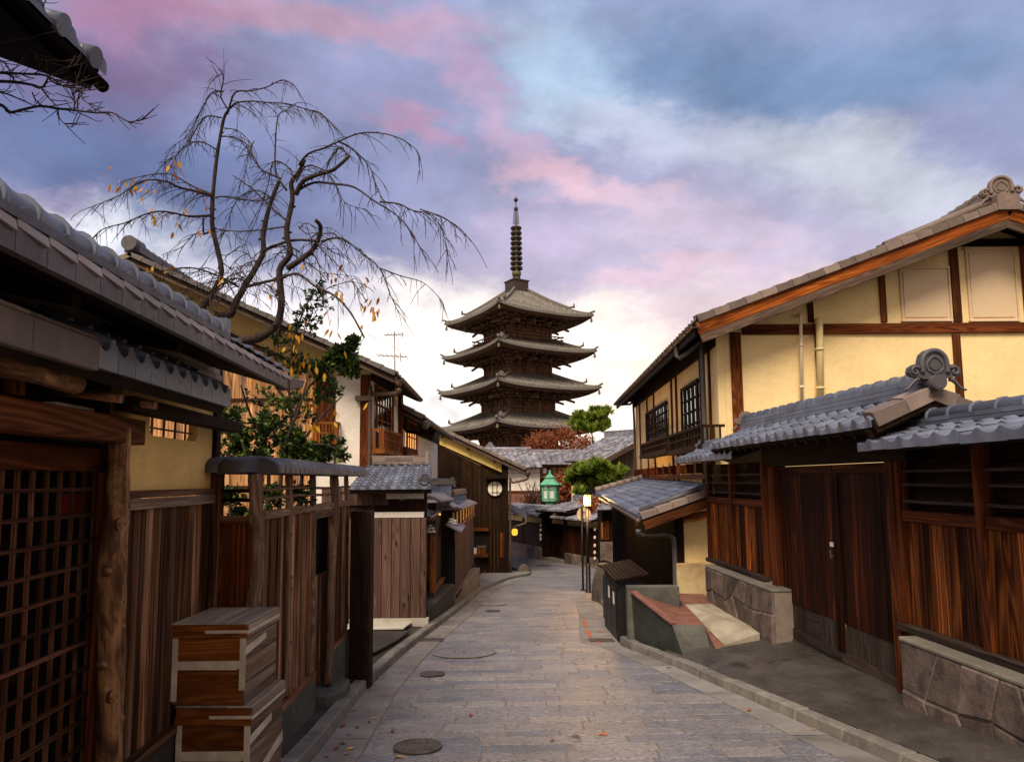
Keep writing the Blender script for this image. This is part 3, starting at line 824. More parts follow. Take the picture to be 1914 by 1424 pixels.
# plaster with the cut-out window
w0, w1 = SA(275), SA(366)
zb = WA.hit(320, 819)[1]; zt = zb + .16
mb = MB()
for (a, b, c, d) in ((s_post + .0, w0, 1.6, 2.55), (w1, s_end, 1.6, 2.55), (w0, w1, 1.6, zb), (w0, w1, zt, 2.55)): WA.box(mb, a, b, c, d, -.06, 0, .5)
ch = .035
for (a, sg) in ((w0, 1), (w1, -1)):
    mb.prism([WA.pt(a, zb, -.06), WA.pt(a + sg * ch, zb, -.06), WA.pt(a, zb + ch, -.06)], WA.n * .06, .5)
mb.build('wall_plaster', M['ochre'], teahouse)
wf = MB()
for k in range(4):
    a = w0 + (w1 - w0) * (k + .6) / 4.4; wf.tube([WA.pt(a, zb - .0, -.03), WA.pt(a + .004, zt, -.03)], .007, 7)
for k in range(2):
    z = zb + .05 + .07 * k; wf.tube([WA.pt(w0, z, -.035), WA.pt(w1, z + .003, -.035)], .006, 7)
wf.build('window_lattice', M['log'], teahouse)
mb = MB(); WA.planks(mb, s_post - .03, s_end, .22, 1.53, .115, -.02, .02, gap=.01, lap=.012); mb.build('plank_wall', M['plank_brown'], teahouse, bevel=.003)
mb = MB(); WA.box(mb, s_post, s_end, 1.525, 1.585, 0, .035); mb.build('rail', M['crate_pale'], teahouse, bevel=.004)
mb = MB(); WA.box(mb, s_post, s_end, 1.588, 1.63, 0, .028); mb.build('rail', M['plank_brown'], teahouse, bevel=.004)
mb = MB(); WA.box(mb, s_post - .1, s_end, .17, .22, -.03, .06); mb.build('sill', M['plank_brown'], teahouse, bevel=.004)
mb = MB(); WA.box(mb, 0, s_end + .02, gz(5) - .1, .17, -.15, .04); mb.build('foundation', M['conc_dark'], teahouse)
mb = MB(); WA.box(mb, s_end - .02, s_end + .07, gz(5), 2.6, -.06, .03); mb.build('corner_post', M['beam_dark'], teahouse, bevel=.005)
# rough log post with knots
pts = []; n = 16
lp = [(226, 800), (222, 880), (220, 950), (211, 1040), (209, 1130), (209, 1230), (206, 1330), (203, 1460)]
lw = [.046, .05, .056, .066, .064, .062, .06, .062]
pts = smooth([WA.at(x, y, .05) for x, y in lp], 4)
rr = [interp(i / (len(pts) - 1) * 7, list(enumerate(lw))) for i in range(len(pts))]
mb = MB(); mb.tube(pts, rr, 16, .5, wob=.05)
for (x, y) in ((222, 980), (199, 1066), (221, 1126), (224, 1168), (208, 1302), (222, 1340), (190, 1240)):
    c = WA.at(x, y, .09); mb.ball(c, .026, 10, .3, sq=(1, .8, 1.25))
    mb.tube([c, c + V((.03, -.012, .002))], [.02, .012], 8, .1)
mb.build('log_post', M['log'], teahouse)
# lattice door set back behind the wall line
dn = -.14
mb = MB(); a0, a1 = .35, SA(181, dn)
ze0, ze1 = -.35, 1.73
sp = .105
k = 0
a = a1 - .03
while a > a0:
    WA.box(mb, a - .009, a + .009, ze0, ze1, dn, dn + .016); a -= sp
z = ze1 - .09
while z > ze0:
    WA.box(mb, a0, a1 - .02, z - .009, z + .009, dn + .003, dn + .02); z -= .128
mb.build('lattice_door', M['lattice'], teahouse)
mb = MB()
WA.box(mb, a1 - .02, a1 + .05, ze0, ze1, dn - .01, dn + .05); WA.box(mb, a0, a1 + .05, ze1, ze1 + .12, dn - .02, dn + .04)
mb.build('door_frame', M['beam_red'], teahouse, bevel=.004)
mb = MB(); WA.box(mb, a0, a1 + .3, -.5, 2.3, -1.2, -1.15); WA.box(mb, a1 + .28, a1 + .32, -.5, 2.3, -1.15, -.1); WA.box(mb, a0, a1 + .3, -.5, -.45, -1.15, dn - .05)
mb.build('interior', M['dark'], teahouse)  # near-black panels stand for the darkness behind the lattice
mb = MB(); WA.pbox(mb, 120, 922, 166, 958, dn - .06, dn - .05); mb.build('noren_cloth', M['red'], teahouse)
mb = MB(); WA.pbox(mb, 0, 1232, 160, 1252, dn - .3, dn - .27); mb.build('inner_shelf', M['beam'], teahouse)
mb = MB(); WA.box(mb, a0, SA(236), 1.87, 2.0, -.04, .09); mb.build('lintel', M['beam'], teahouse, bevel=.006)
mb = MB(); WA.box(mb, a0, s_post, 2.0, 2.5, -.2, -.1); mb.build('upper_wall', M['beam_dark'], teahouse)
mb = MB(); WA.pbox(mb, 104, 757, 176, 786, -.1, -.04); mb.build('wall_panel', M['white'], teahouse)
mb = MB(); WA.pbox(mb, 27, 690, 49, 740, .0, .07); mb.build('strut', M['beam_red'], teahouse, bevel=.004)
# pent roof above the door, standing 0.33 m proud of the wall
ne = .33
pr0, pr1 = .1, WA.hit(424, 750, ne)[0]
zp = 2.165
mb = MB()
mid = WA.hit(172, 690, ne)[0]
tile_roof(mb, WA.pt(mid, zp + .055, ne), WA.pt(pr1, zp + .055, ne), WA.pt(pr1 - .02, zp + .25, -.02), WA.pt(mid, zp + .25, -.02), .15, .18, .03, .018, lip=.0)
n = round((pr1 - mid) / .15)
for i in range(n):          # deep eave tiles with a dipped upper lip
    s0 = mid + (pr1 - mid) * i / n; w = (pr1 - mid) / n; r = rnd.random()
    prof = [(0, -.085), (w - .004, -.085), (w - .004, .01), (w * .9, .028), (w * .55, .032), (w * .5, .004), (w * .3, -.012), (w * .1, .0), (0, .01)]
    mb.prism([WA.pt(s0 + q, zp + .045 + h, ne + .0) for q, h in prof], WA.n * .025, r)
mb.build('pent_roof', M['tile'], teahouse)
mb = MB()
q = pr0
while q < mid - .02:
    e = min(q + .42, mid)
    WA.box(mb, q, e - .004, zp - .055, zp + .065, ne - .05, ne + .03); WA.box(mb, q, e - .004, zp + .067, zp + .085, ne - .12, ne + .02); q = e
mb.build('verge_tiles', M['tile_brown'], teahouse, bevel=.004)
mb = MB()
slab(mb, WA.pt(pr0, zp - .04, ne), WA.pt(pr1 - .03, zp - .04, ne), WA.pt(pr1 - .03, zp + .14, -.02), WA.pt(pr0, zp + .14, -.02), 0, -.05, .4)
mb.build('soffit', M['beam_dark'], teahouse)
mb = MB()
for k in range(2):
    q = pr0
    while q < s_end - .1:
        WA.box(mb, q, min(q + .28, s_end) - .004, 2.385 + .045 * k, 2.425 + .045 * k, -.04, .05 - .015 * k); q += .28
mb.build('flashing_tiles', M['tile_brown'], teahouse, bevel=.003)
for nm, (x0, y0, x1, y1), r, nn in (('purlin_log', (-40, 660, 141, 717), .045, .2), ('purlin_log', (-40, 632, 138, 700), .032, .17)):
    mb = MB(); a = WA.at(x0, y0, nn); b = WA.at(x1, y1, nn); a.z = b.z
    mb.tube([a, (a + b) / 2 + V((.01, 0, .006)), b], [r * 1.05, r, r * .97], 14, .6); mb.build(nm, M['log'], teahouse)
for x, y in ((228, 745), (292, 757)):
    mb = MB(); b = WA.at(x, y, .27); mb.tube([b - WA.n * .3 + V((0, 0, .04)), b], .022, 10, .6); mb.build('rafter_end', M['log'], teahouse)
mb = MB(); WA.box(mb, s_post - .3, s_end, 2.02, 2.09, .1, .2); mb.build('eave_beam', M['beam_dark'], teahouse, bevel=.004)
# main eave with barrel ridge tiles along its edge
nu = .56
e0, e1 = .0, WA.hit(541, 702, nu)[0]
zu = 2.36
mb = MB()
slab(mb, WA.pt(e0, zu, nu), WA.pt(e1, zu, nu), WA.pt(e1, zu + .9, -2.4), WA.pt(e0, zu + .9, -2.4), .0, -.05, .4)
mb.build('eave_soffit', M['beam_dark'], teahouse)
mb = MB()
tile_roof(mb, WA.pt(e0, zu + .06, nu), WA.pt(e1, zu + .06, nu), WA.pt(e1, zu + .95, -2.4), WA.pt(e0, zu + .95, -2.4), .2, .24, .02, .014, lip=0)
mb.build('main_roof', M['tile'], teahouse)
mb = MB(); n = round((e1 - e0) / .15)
for i in range(n):
    s0 = e0 + (e1 - e0) * i / n; w = (e1 - e0) / n; r = rnd.random()
    P = lambda q, z, o: WA.pt(s0 + q, zu + z, nu + o)
    mb.hexa([P(0, -.055, -.02), P(w - .003, -.055, -.02), P(w - .003, -.055, .012), P(0, -.055, .012), P(0, .04, -.02), P(w - .003, .04, -.02), P(w - .003, .034, .012), P(0, .034, .012)], r)
    # raised lap: a thin wedge, its caught skylight put into a paler tile colour
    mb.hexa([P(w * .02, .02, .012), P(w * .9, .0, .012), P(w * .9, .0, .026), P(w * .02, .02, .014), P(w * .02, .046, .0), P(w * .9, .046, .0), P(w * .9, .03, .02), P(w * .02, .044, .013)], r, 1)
mb.build('eave_tiles', [M['tile_eave'], M['tile_skylit']], teahouse, bevel=.003)
mb = MB()
bx1 = WA.hit(424, 640, nu)[0]
WA.box(mb, e0, bx1, zu + .042, zu + .068, nu - .12, nu + .016)
mb.build('ridge_base', M['tile_dark'], teahouse)
mb = MB(); zc = zu + .092; nc = nu - .05
mb.tube([WA.pt(e0, zc, nc), WA.pt(bx1, zc, nc)], .05, 16, .7)
q = bx1 - .06
while q > e0:
    mb.tube([WA.pt(q - .022, zc, nc), WA.pt(q + .016, zc, nc)], [.062, .056], 16, .75); q -= .152
mb.ball(WA.pt(bx1, zc, nc), .055, 12, .5, sq=(1, .6, 1.1))
WA.box(mb, bx1 - .01, bx1 + .05, zu + .04, zc + .07, nc - .07, nc + .05, .4)
mb.build('ridge_tiles', M['tile'], teahouse)
mb = MB(); c = WA.pt(e1, zu + .0, nu)
mb.hexa([c + V(o) for o in ((-.08, -.05, -.055), (.03, -.05, -.06), (.06, .12, -.02), (-.08, .1, -.05), (-.08, -.05, .03), (.03, -.05, .03), (.07, .16, .035), (-.08, .1, .05))], .5)
mb.build('eave_corner_tile', M['tile_brown'], teahouse, bevel=.006)
for x, y in ((145, 548), (338, 640)):
    mb = MB(); b = WA.at(x, y, .4); b.z = zu - .07 + (.16 * .3); a = b - WA.n * .6 + V((0, 0, .12)); mb.bar(a, b, .07, .06); mb.build('eave_bracket', M['beam_dark'], teahouse, bevel=.004)

# ---- the upper house whose eave corner hangs in at the top left
upper = thing('upper_house', 'dark eave corner with round tile ends high at the top left', 'house', (-2.9, 1.5, gz(2)))
c = at(178, 148, 3.25); X0 = c.x; Z0 = c.z; Y1 = c.y
mb = MB(); dz = 1.9 * .38
slab(mb, (X0, -1, Z0), (X0, Y1, Z0), (X0 - 1.9, Y1, Z0 + dz), (X0 - 1.9, -1, Z0 + dz), .05, -.06, .4); mb.build('eave_board', M['shade_timber'], upper)
mb = MB(); tile_roof(mb, (X0 + .03, -1, Z0 + .05), (X0 + .03, Y1 + .03, Z0 + .05), (X0 - 1.9, Y1 + .03, Z0 + dz + .05), (X0 - 1.9, -1, Z0 + dz + .05), .24, .26, .035, .02, lip=.03)
y = Y1 - .08
while y > -1: mb.tube([(X0 - .1, y, Z0 + .105), (X0 + .05, y, Z0 + .06)], .05, 12, rnd.random()); y -= .24
mb.build('roof_tiles', M['tile'], upper)
mb = MB(); mb.tube([(X0 + .03, -1, Z0 - .03), (X0 + .03, Y1 + .02, Z0 - .03)], .03, 10, .5); mb.build('eave_pole', M['shade_timber'], upper)
mb = MB(); mb.bx(X0 - 1.1, X0 - 1.0, -1, Y1 - .7, 2.6, Z0 + .3); mb.build('wall', M['yellow_deep'], upper)

# ---- wooden crates
def make_crate(label, x, y, z, w, d, hb, hl, rot, tape):
    t = thing('wooden_crate', label, 'crate', (0, 0, 0), 'weathered wooden crates stacked at the fence corner')
    mb = MB()
    for k in range(2):
        zz0, zz1 = hb * k / 2, hb * (k + 1) / 2 - .003
        mb.bx(-w / 2 + .01, w / 2 - .01, -d / 2, -d / 2 + .018, zz0, zz1)
    mb.build('front_board', M['crate'], t, bevel=.003)
    mb = MB()
    for k in range(3):
        zz0, zz1 = hb * k / 3, hb * (k + 1) / 3 - .004
        for s in (-1, 1): mb.bx(s * (w / 2 - .009) - .009, s * (w / 2 - .009) + .009, -d / 2 + .002, d / 2, zz0, zz1)
        mb.bx(-w / 2 + .02, w / 2 - .02, d / 2 - .02, d / 2 - .003, zz0, zz1)
    mb.build('side_boards', M['crate_pale'], t, bevel=.003)
    mb = MB()
    mb.bx(-w / 2 - .004, -w / 2 + .03, -d / 2 - .006, -d / 2 - .001, .02, hb); mb.bx(w / 2 - .032, w / 2 + .004, -d / 2 - .006, -d / 2 - .001, .22 * hb, hb)
    mb.prism([(-w / 2 + .0, -d / 2 - .007, hb * .52), (w / 2 - .05, -d / 2 - .007, hb * .52), (w / 2, -d / 2 - .007, hb * .6), (w / 2, -d / 2 - .007, hb * .66), (-w / 2, -d / 2 - .007, hb * .645)], (0, .003, 0), .7)
    mb.prism([(w / 2 + .002, -d / 2, hb * .74), (w / 2 + .002, -d / 2, hb * .86), (w / 2 + .002, d * .12, hb * .92), (w / 2 + .002, d * .12, hb * .82)], (.003, 0, 0), .8)
    if tape: mb.prism([(w / 2 + .002, -d / 2, hb * .1), (w / 2 + .002, -d / 2, hb * .22), (w / 2 + .002, d / 2, hb * .5), (w / 2 + .002, d / 2, hb * .36)], (.003, 0, 0), .8)
    mb.build('paper_tape', M['tape'], t)
    l = MB(); e = .014
    l.bx(-w / 2 - e, w / 2 + e, -d / 2 - e, -d / 2 + .008, hb, hb + hl * .4); l.bx(-w / 2 - e * .6, w / 2 + e * .6, -d / 2 - e * .6, -d / 2 + .008, hb + hl * .42, hb + hl * .95)
    lf = l.build('lid', M['crate'], t, bevel=.003)
    l = MB()
    for s in (-1, 1): l.bx(s * (w / 2 + e * .4) - .008, s * (w / 2 + e * .4) + .008, -d / 2 + .01, d / 2 + e, hb + .002, hb + hl * .95)
    n = 3
    for k in range(n):
        a = -w / 2 - e + (w + 2 * e) * k / n; l.bx(a, a + (w + 2 * e) / n - .003, -d / 2 - e * 1.1, d / 2 + e, hb + hl * .955, hb + hl + .004 + rnd.uniform(0, .003))
    l.build('lid_top', M['lid_pale'], lf, bevel=.003)
    l = MB(); l.bar((w / 2 + e + .003, -d / 2 - e, hb + hl * .42), (w / 2 + e + .003, d / 2, hb + hl * .48), .004, .018); l.bar((-w * .05, -d / 2 - e - .002, hb + hl * .45), (w / 2 + e, -d / 2 - e - .002, hb + hl * .48), .018, .004, (0, 1, 0))
    l.build('lid_tape', M['tape'], lf)
    t.location = (x, y, z); t.rotation_euler = (0, 0, rot); return t
yF = 4.33
zt_ = at(390, 1168, yF).z; zm = at(390, 1321, yF).z
c1 = at((324 + 461) / 2, 1200, yF); w1_ = (461 - 324) / 1300 * yF * .97
hTot = zt_ - zm
make_crate('upper weathered wooden crate with pale split lid and torn paper strip', c1.x, yF + .27, zm + .01, w1_, .52, hTot * .82, hTot * .17, rad(-1.5), False)
c2 = at((333 + 469) / 2, 1352, yF)
zb0 = gz(yF) + .1
make_crate('lower dark wooden crate with white tape beneath the other crate', c2.x, yF + .28, zb0, w1_ * 1.0, .54, (zm - zb0) * .8, (zm - zb0) * .2, rad(-2), True)
mb = MB(); mb.bx(c2.x - .2, c2.x + .2, yF + .05, yF + .5, gz(yF) + .02, zb0 + .001); tag(mb.build('timber_skid', M['plank_dark']), 'dark timber block under the stacked crates', 'block')

# ---- garden fence with a tile coping
WF0 = Wall((-2.1, 4.95), (-1.8, 4.9)); WF = Wall((-1.8, 4.9), (-1.868, 8.15))
fence = thing('garden_fence', 'brown garden fence with log posts and tile coping beside the crates', 'fence', (-1.83, 6.4, gz(6.4)))
def logpost(pxs, wall, r, n=0, zt=1.73, nm='post'):
    pts = [wall.at(x, y, n) for x, y in pxs]; pts[0].z = zt
    pts = smooth(pts, 4); mb = MB()
    mb.tube(pts, [r * (1 + .08 * math.sin(i * 1.7)) for i in range(len(pts))], 12, rnd.random(), wob=.05)
    for k in range(5):
        p = pts[rnd.randrange(2, len(pts) - 2)]; mb.tube([p, p + V((r * 1.25, -r * .5, .004))], [.017, .010], 7, .3)
    mb.build(nm, M['log_grey'], fence)
logpost([(478, 885), (479, 960), (481, 1020), (478, 1080), (472, 1150), (470, 1300)], WF, .05)
logpost([(540, 885), (541, 940), (538, 1020), (539, 1100), (537, 1200), (533, 1300)], WF, .03)
logpost([(584, 885), (586, 960), (583, 1000), (584, 1100), (583, 1200), (582, 1290)], WF, .028)
logpost([(624, 885), (627, 960), (620, 1040), (617, 1120), (617, 1200), (612, 1280)], WF, .042, .03)
logpost([(647, 885), (648, 960), (647, 1060), (648, 1165)], WF, .024)
mb = MB(); WF0.box(mb, -.02, .05, gz(4.9), 1.73, -.03, .04); mb.build('post', M['plank_brown'], fence, bevel=.004)
F = lambda px: WF.hit(px, 950)[0]
mb = MB(); WF.box(mb, F(490), F(650), 1.40, 1.46, -.03, .03); mb.build('rail', M['log_grey'], fence, bevel=.005)
mb = MB(); WF0.box(mb, .05, .29, 1.385, 1.435, -.03, .03); mb.build('rail', M['plank_brown'], fence, bevel=.004)
for z in (1.545, 1.61):
    mb = MB(); mb.tube([WF.pt(0, z, 0), WF.pt(1, z + .012, .004), WF.pt(2, z - .005, 0), WF.pt(3.1, z, 0)], .013, 8, .5); mb.build('thin_rail', M['log_grey'], fence)
    mb = MB(); WF0.box(mb, .05, .29, z - .014, z + .012, -.012, .012); mb.build('thin_rail', M['beam_dark'], fence)
mb = MB(); WF0.planks(mb, .05, .29, .1, 1.385, .24, -.01, .02); mb.build('panel', M['beam_red'], fence)
g0, g1 = F(588), F(619)
mb = MB(); WF.planks(mb, .04, g0, -.03, 1.40, .085, -.03, .02, lap=.032, gap=.016); mb.build('panel', M['plank_brown'], fence, bevel=.004)
mb = MB(); WF.planks(mb, g1, F(653), .03, 1.40, .085, -.03, .02, lap=.02); mb.build('panel', M['plank_brown'], fence, bevel=.004)
mb = MB()
q = g0 + .03
while q < g1 - .06: WF.box(mb, q, q + .028, -.25, .78, -.05, -.03); q += .05
WF.box(mb, g0, g1, .7, .73, -.07, -.05)
mb.build('wicket', M['plank_brown'], fence)
mb = MB(); WF.box(mb, g0 - .15, g1 + .5, -.6, 1.37, -.16, -.12); mb.build('shade_panel', M['dark'], fence)  # black panel added behind the wicket gap, standing for its shade
mb = MB(); WF.box(mb, 0, g0, -.075, -.03, -.05, .05); WF.box(mb, g1, F(651), -.0, .035, -.05, .05); mb.build('sill', M['plank_brown'], fence, bevel=.004)
mb = MB(); WF.box(mb, 0, g0, gz(7) - .1, -.075, -.06, .04, .4); WF.box(mb, g1, F(651), gz(8) - .1, -.001, -.06, .04, .6); mb.build('foundation', M['granite'], fence)
mb = MB(); WF.box(mb, g0, g1, 1.33, 1.4, -.03, .03); mb.build('rail', M['log_grey'], fence)
# coping tiles
mb = MB()
arc = [(-.16, -.05), (-.16, .0), (-.13, .035), (-.07, .06), (0, .068), (.07, .06), (.13, .035), (.16, .0), (.16, -.05)]
def coping(wall, s0, s1, w, z=1.775):
    n = max(1, round((s1 - s0) / w))
    for i in range(n):
        a = s0 + (s1 - s0) * i / n; b = s0 + (s1 - s0) * (i + 1) / n + .012; r = rnd.random()
        b0 = len(mb.v)
        for q, e in ((a, 0), (b, .013)):
            for (o, h) in arc: mb.v.append(wall.pt(q, z + h + e, o * (1 + e * 2)))
        m = len(arc)
        for k in range(m - 1): mb.face([b0 + k, b0 + k + 1, b0 + m + k + 1, b0 + m + k], None, r, 0, True)
        mb.face([b0 + m + k for k in range(m)], None, r); mb.face([b0 + k for k in range(m)][::-1], None, r)
coping(WF0, -.12, .32, .22); coping(WF, -.02, 3.27, .128)
mb.build('coping_tiles', M['tile_dark'], fence)

# ---- stones by the wicket
mb = MB(); q = ground(612, 1318)
mb.prism([V((q.x + a, q.y + b, gz(q.y) + .03)) for a, b in ((-.17, -.3), (.1, -.34), (.19, -.12), (.18, .2), (.05, .36), (-.17, .34))], (0, 0, .17), .5)
tag(mb.build('step_stone', M['granite'], bevel=.025), 'granite step stone in front of the fence wicket', 'stone')
mb = MB(); q = ground(600, 1272); mb.ball((q.x - .06, q.y + .05, gz(q.y) + .14), .16, 14, .3, sq=(.9, 1.1, .7)); tag(mb.build('mossy_rock', M['rock']), 'dark mossy rock at the foot of the wicket post', 'rock')
# ---- tall dark timber post
mb = MB(); Yp = 7.72; a, b = at(651, 1270, Yp), at(690, 1270, Yp); zt = at(665, 955, Yp).z
mb.bx(a.x, b.x, Yp, Yp + .2, gz(8) - .05, zt); tag(mb.build('timber_post', M['plank_dark'], bevel=.008), 'squared dark timber post at the far end of the garden fence', 'post')
# ---- knotty plank screen across the yard
WS = Wall((-3.5, 12.3), (-1.2, 12.3))
screen = thing('plank_screen', 'grey knotty plank screen closing the side yard', 'fence', (-2.1, 12.3, gz(12.3)))
s0, s1 = 0, WS.hit(797, 1060)[0]; zt = WS.hit(736, 968)[1]; zb = WS.hit(736, 1154)[1]
mb = MB(); WS.planks(mb, s0, s1, zb, zt, .175, 0, .025, gap=.01); mb.build('planks', M['plank_grey'], screen, bevel=.003)
mb = MB(); WS.box(mb, s0, s1, zb + .2, zb + .28, -.05, -.003); WS.box(mb, s0, s1, zt - .3, zt - .22, -.05, -.003); mb.build('back_rails', M['plank_dark'], screen)
mb = MB(); WS.box(mb, s0, s1 + .04, gz(13) - .1, zb - .004, -.08, .06); mb.build('base', M['conc_light'], screen)
# ================================================================== LEFT: TWO-STOREY HOUSE WITH GABLE
def lattice(mb, wall, x0, y0, x1, y1, nv, nh, n0, t=.03, w=.03, fr=.06):
    """framed lattice filling a photo rectangle on a wall"""
    xm, ym = (x0 + x1) / 2, (y0 + y1) / 2
    a, b = sorted((wall.hit(x0, ym, n0)[0], wall.hit(x1, ym, n0)[0])); zt, zb = wall.hit(xm, y0, n0)[1], wall.hit(xm, y1, n0)[1]
    wall.box(mb, a, a + fr, zb, zt, n0, n0 + t * 1.5); wall.box(mb, b - fr, b, zb, zt, n0, n0 + t * 1.5)
    wall.box(mb, a + fr, b - fr, zt - fr, zt, n0, n0 + t * 1.4); wall.box(mb, a + fr, b - fr, zb, zb + fr, n0, n0 + t * 1.4)
    for k in range(1, nv): q = a + fr + (b - a - 2 * fr) * k / nv; wall.box(mb, q - w / 2, q + w / 2, zb + fr, zt - fr, n0, n0 + t)
    for k in range(1, nh): z = zb + fr + (zt - zb - 2 * fr) * k / nh; wall.box(mb, a + fr, b - fr, z - w / 2, z + w / 2, n0 + .004, n0 + t * .8)
    return a, b, zb, zt
def window(parent, wall, x0, y0, x1, y1, nv, nh, n0, mat='window_wood', pane='glass', lab=None):
    f = MB(); a, b, zb, zt = lattice(f, wall, x0, y0, x1, y1, nv, nh, n0)
    o = f.build('window', M[mat], parent)
    p = MB(); wall.box(p, a + .03, b - .03, zb + .03, zt - .03, n0 - .035, n0 - .012); p.build('pane', M[pane], o)
    return o
def railing(parent, wall, x0, y0, x1, y1, n0, n1, nb, mat, ends=True, mid=True):
    """balcony railing box standing from n0 out to n1"""
    xm, ym = (x0 + x1) / 2, (y0 + y1) / 2
    a, b = sorted((wall.hit(x0, ym, n1)[0], wall.hit(x1, ym, n1)[0])); zt, zb = wall.hit(xm, y0, n1)[1], wall.hit(xm, y1, n1)[1]
    mb = MB(); h = zt - zb
    wall.box(mb, a - .02, b + .02, zb, zb + .1, n0, n1 + .02)
    wall.box(mb, a, b, zt - .05, zt, n1 - .05, n1 + .005)
    if mid: wall.box(mb, a, b, zb + h * .55, zb + h * .55 + .035, n1 - .045, n1 - .005)
    for k in range(nb + 1):
        q = a + (b - a) * k / nb; w = .035 if k not in (0, nb) else .06
        wall.box(mb, q - w / 2, q + w / 2, zb + .1, zt - .05, n1 - .05, n1)
    if ends:
        for q in (a, b):
            wall.box(mb, q - .025, q + .025, zt - .05, zt - .002, n0, n1 - .05)
            k = n0 + .08
            while k < n1 - .06: wall.box(mb, q - .015, q + .015, zb + .1, zt - .05, k - .015, k + .015); k += .11
    return mb.build('balcony', M[mat], parent)
def gutter_run(parent, P, Q, r=.05, mat='gutter_metal'):
    mb = MB(); P, Q = V(P), V(Q); d = (Q - P).normalized(); x = d.cross(V((0, 0, 1))).normalized()
    b = len(mb.v); n = 7
    for p in (P, Q):
        for k in range(n):
            a = math.pi * k / (n - 1); mb.v.append(p + x * r * math.cos(a) - V((0, 0, r * math.sin(a))))
    for k in range(n - 1): mb.face([b + k, b + k + 1, b + n + k + 1, b + n + k], None, .5, 0, True)
    for s in (1, -1): mb.tube([P + x * r * s, Q + x * r * s], .008, 6, .5)
    k = 0; L = (Q - P).length
    while k < L: mb.tube([P + d * k + x * r * math.cos(math.pi * j / 6) * 1.08 - V((0, 0, r * 1.08 * math.sin(math.pi * j / 6))) for j in range(7)], .008, 5, .4); k += .6
    return mb.build('gutter', M[mat], parent)
def pipe(parent, pts, r, mat, nm='downpipe'):
    mb = MB(); mb.tube(smooth(pts, 3), r, 10, .5); return mb.build(nm, M[mat], parent)
def gable_house_roof(parent, eave, ridge_, depth, out, tilem, barge, bw=.14, over=0, tw=.28, lo=True, dirv=None, soff='beam_dark', vh=.1, vt='tile_brown'):
    """right or left slope seen from the gable: eave and ridge points on the gable front, running back along dirv"""
    E, Rg = V(eave), V(ridge_); back = V(dirv or (0, 1, 0)) * depth; out = V(out)
    mb = MB(); up = V((0, 0, 1))
    if E.x > Rg.x: A, B, C, D = E, E + back, Rg + back, Rg
    else: A, B, C, D = E + back, E, Rg, Rg + back
    tile_roof(mb, A + up * .1, B + up * .1, C + up * .1, D + up * .1, tw, .28, .035, .02, lo=lo)
    mb.build('roof_tiles', tilem, parent)
    mb = MB(); slab(mb, A, B, C, D, .08, -.03, .4); mb.build('soffit', M[soff], parent)
    mb = MB(); verge(mb, E + up * .13 + out * .02, Rg + up * .13 + out * .02, out, h=vh, w=.2, seg=.3); mb.build('verge_tiles', M[vt], parent, bevel=.004)
    d = (Rg - E).normalized(); n = out.cross(d)
    if n.z < 0: n = -n
    mb = MB(); mb.box(E - n * bw + n * .02 - out * .06, Rg - E, n * bw, out * .05); mb.build('bargeboard', M[barge], parent, bevel=.005)

YB = 14.0
gable_b = thing('townhouse', 'weathered plank gable townhouse with a white plastered corner behind the bare tree', 'house', (-5, 15.5, gz(15)))
WB = Wall((-9.8, YB), (at(692, 800, YB).x, YB))
eB = at(741, 708, YB - .8); rB = at(243, 484, YB - .8)
slope = (rB.z - eB.z) / (eB.x - rB.x)
roofz = lambda x: eB.z + (eB.x - x) * slope
sx = lambda px: WB.hit(px, 800)[0]
mb = MB(); xl, xr = WB.p.x, WB.p.x + WB.len
zl = lambda x: (roofz(x) if x > rB.x else roofz(2 * rB.x - x)) - .05
mb.prism([(xl, YB, gz(14) - .3), (xr, YB, gz(14) - .3), (xr, YB, zl(xr)), (rB.x, YB, zl(rB.x)), (xl, YB, zl(xl))], (0, .2, 0), .5)
mb.build('gable_wall', M['yellow_deep'], gable_b)
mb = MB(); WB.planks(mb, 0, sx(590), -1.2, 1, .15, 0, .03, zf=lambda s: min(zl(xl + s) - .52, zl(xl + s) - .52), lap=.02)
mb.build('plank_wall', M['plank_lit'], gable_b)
mb = MB()
for z in (1.55, 3.3): WB.box(mb, sx(380), sx(590), z, z + .05, .05, .075)
mb.bar((rB.x, YB - .07, zl(rB.x) - .52), (xr - .9, YB - .07, zl(xr - .9) - .52), .06, .07, r=.4); mb.build('batten', M['plank_dark'], gable_b)
mb = MB(); WB.box(mb, sx(628), WB.len, -1.3, zl(xr) - .08, 0, .025); WB.box(mb, sx(590), sx(628), -1.3, WB.hit(600, 838)[1], 0, .02); mb.build('white_wall', M['white'], gable_b)
mb = MB(); WB.planks(mb, sx(592), sx(626), WB.hit(600, 835)[1], zl(xr) - .1, .09, .03, .02); mb.build('shutter', M['beam_red'], gable_b)
mb = MB(); WB.box(mb, sx(586), sx(592), -1.2, zl(xr) - .1, 0, .06); mb.build('post', M['window_wood'], gable_b)
mb = MB(); WB.box(mb, sx(626), sx(629), -1.2, WB.hit(627, 790)[1], .02, .05); mb.build('post', M['beam_red'], gable_b)
railing(gable_b, WB, 590, 788, 628, 838, .03, .26, 6, 'window_wood')
mb = MB(); WB.box(mb, WB.len - .2, WB.len, -1.3, zl(xr) - .05, .0, .05); mb.build('corner_post', M['beam_red'], gable_b, bevel=.005)
# emblem roundel on the upper gable
mb = MB(); c = WB.at(347, 561, .02); mb.tube([c, c - V((0, .03, 0))], .1, 16, .5); rr_ = mb.build('roundel', M['white'], gable_b)
mb = MB(); mb.tube([c + V((-.06, -.035, .01)), c + V((0, -.035, .03)), c + V((.06, -.035, 0))], .014, 6, .5); mb.build('emblem', M['beam_dark'], rr_)
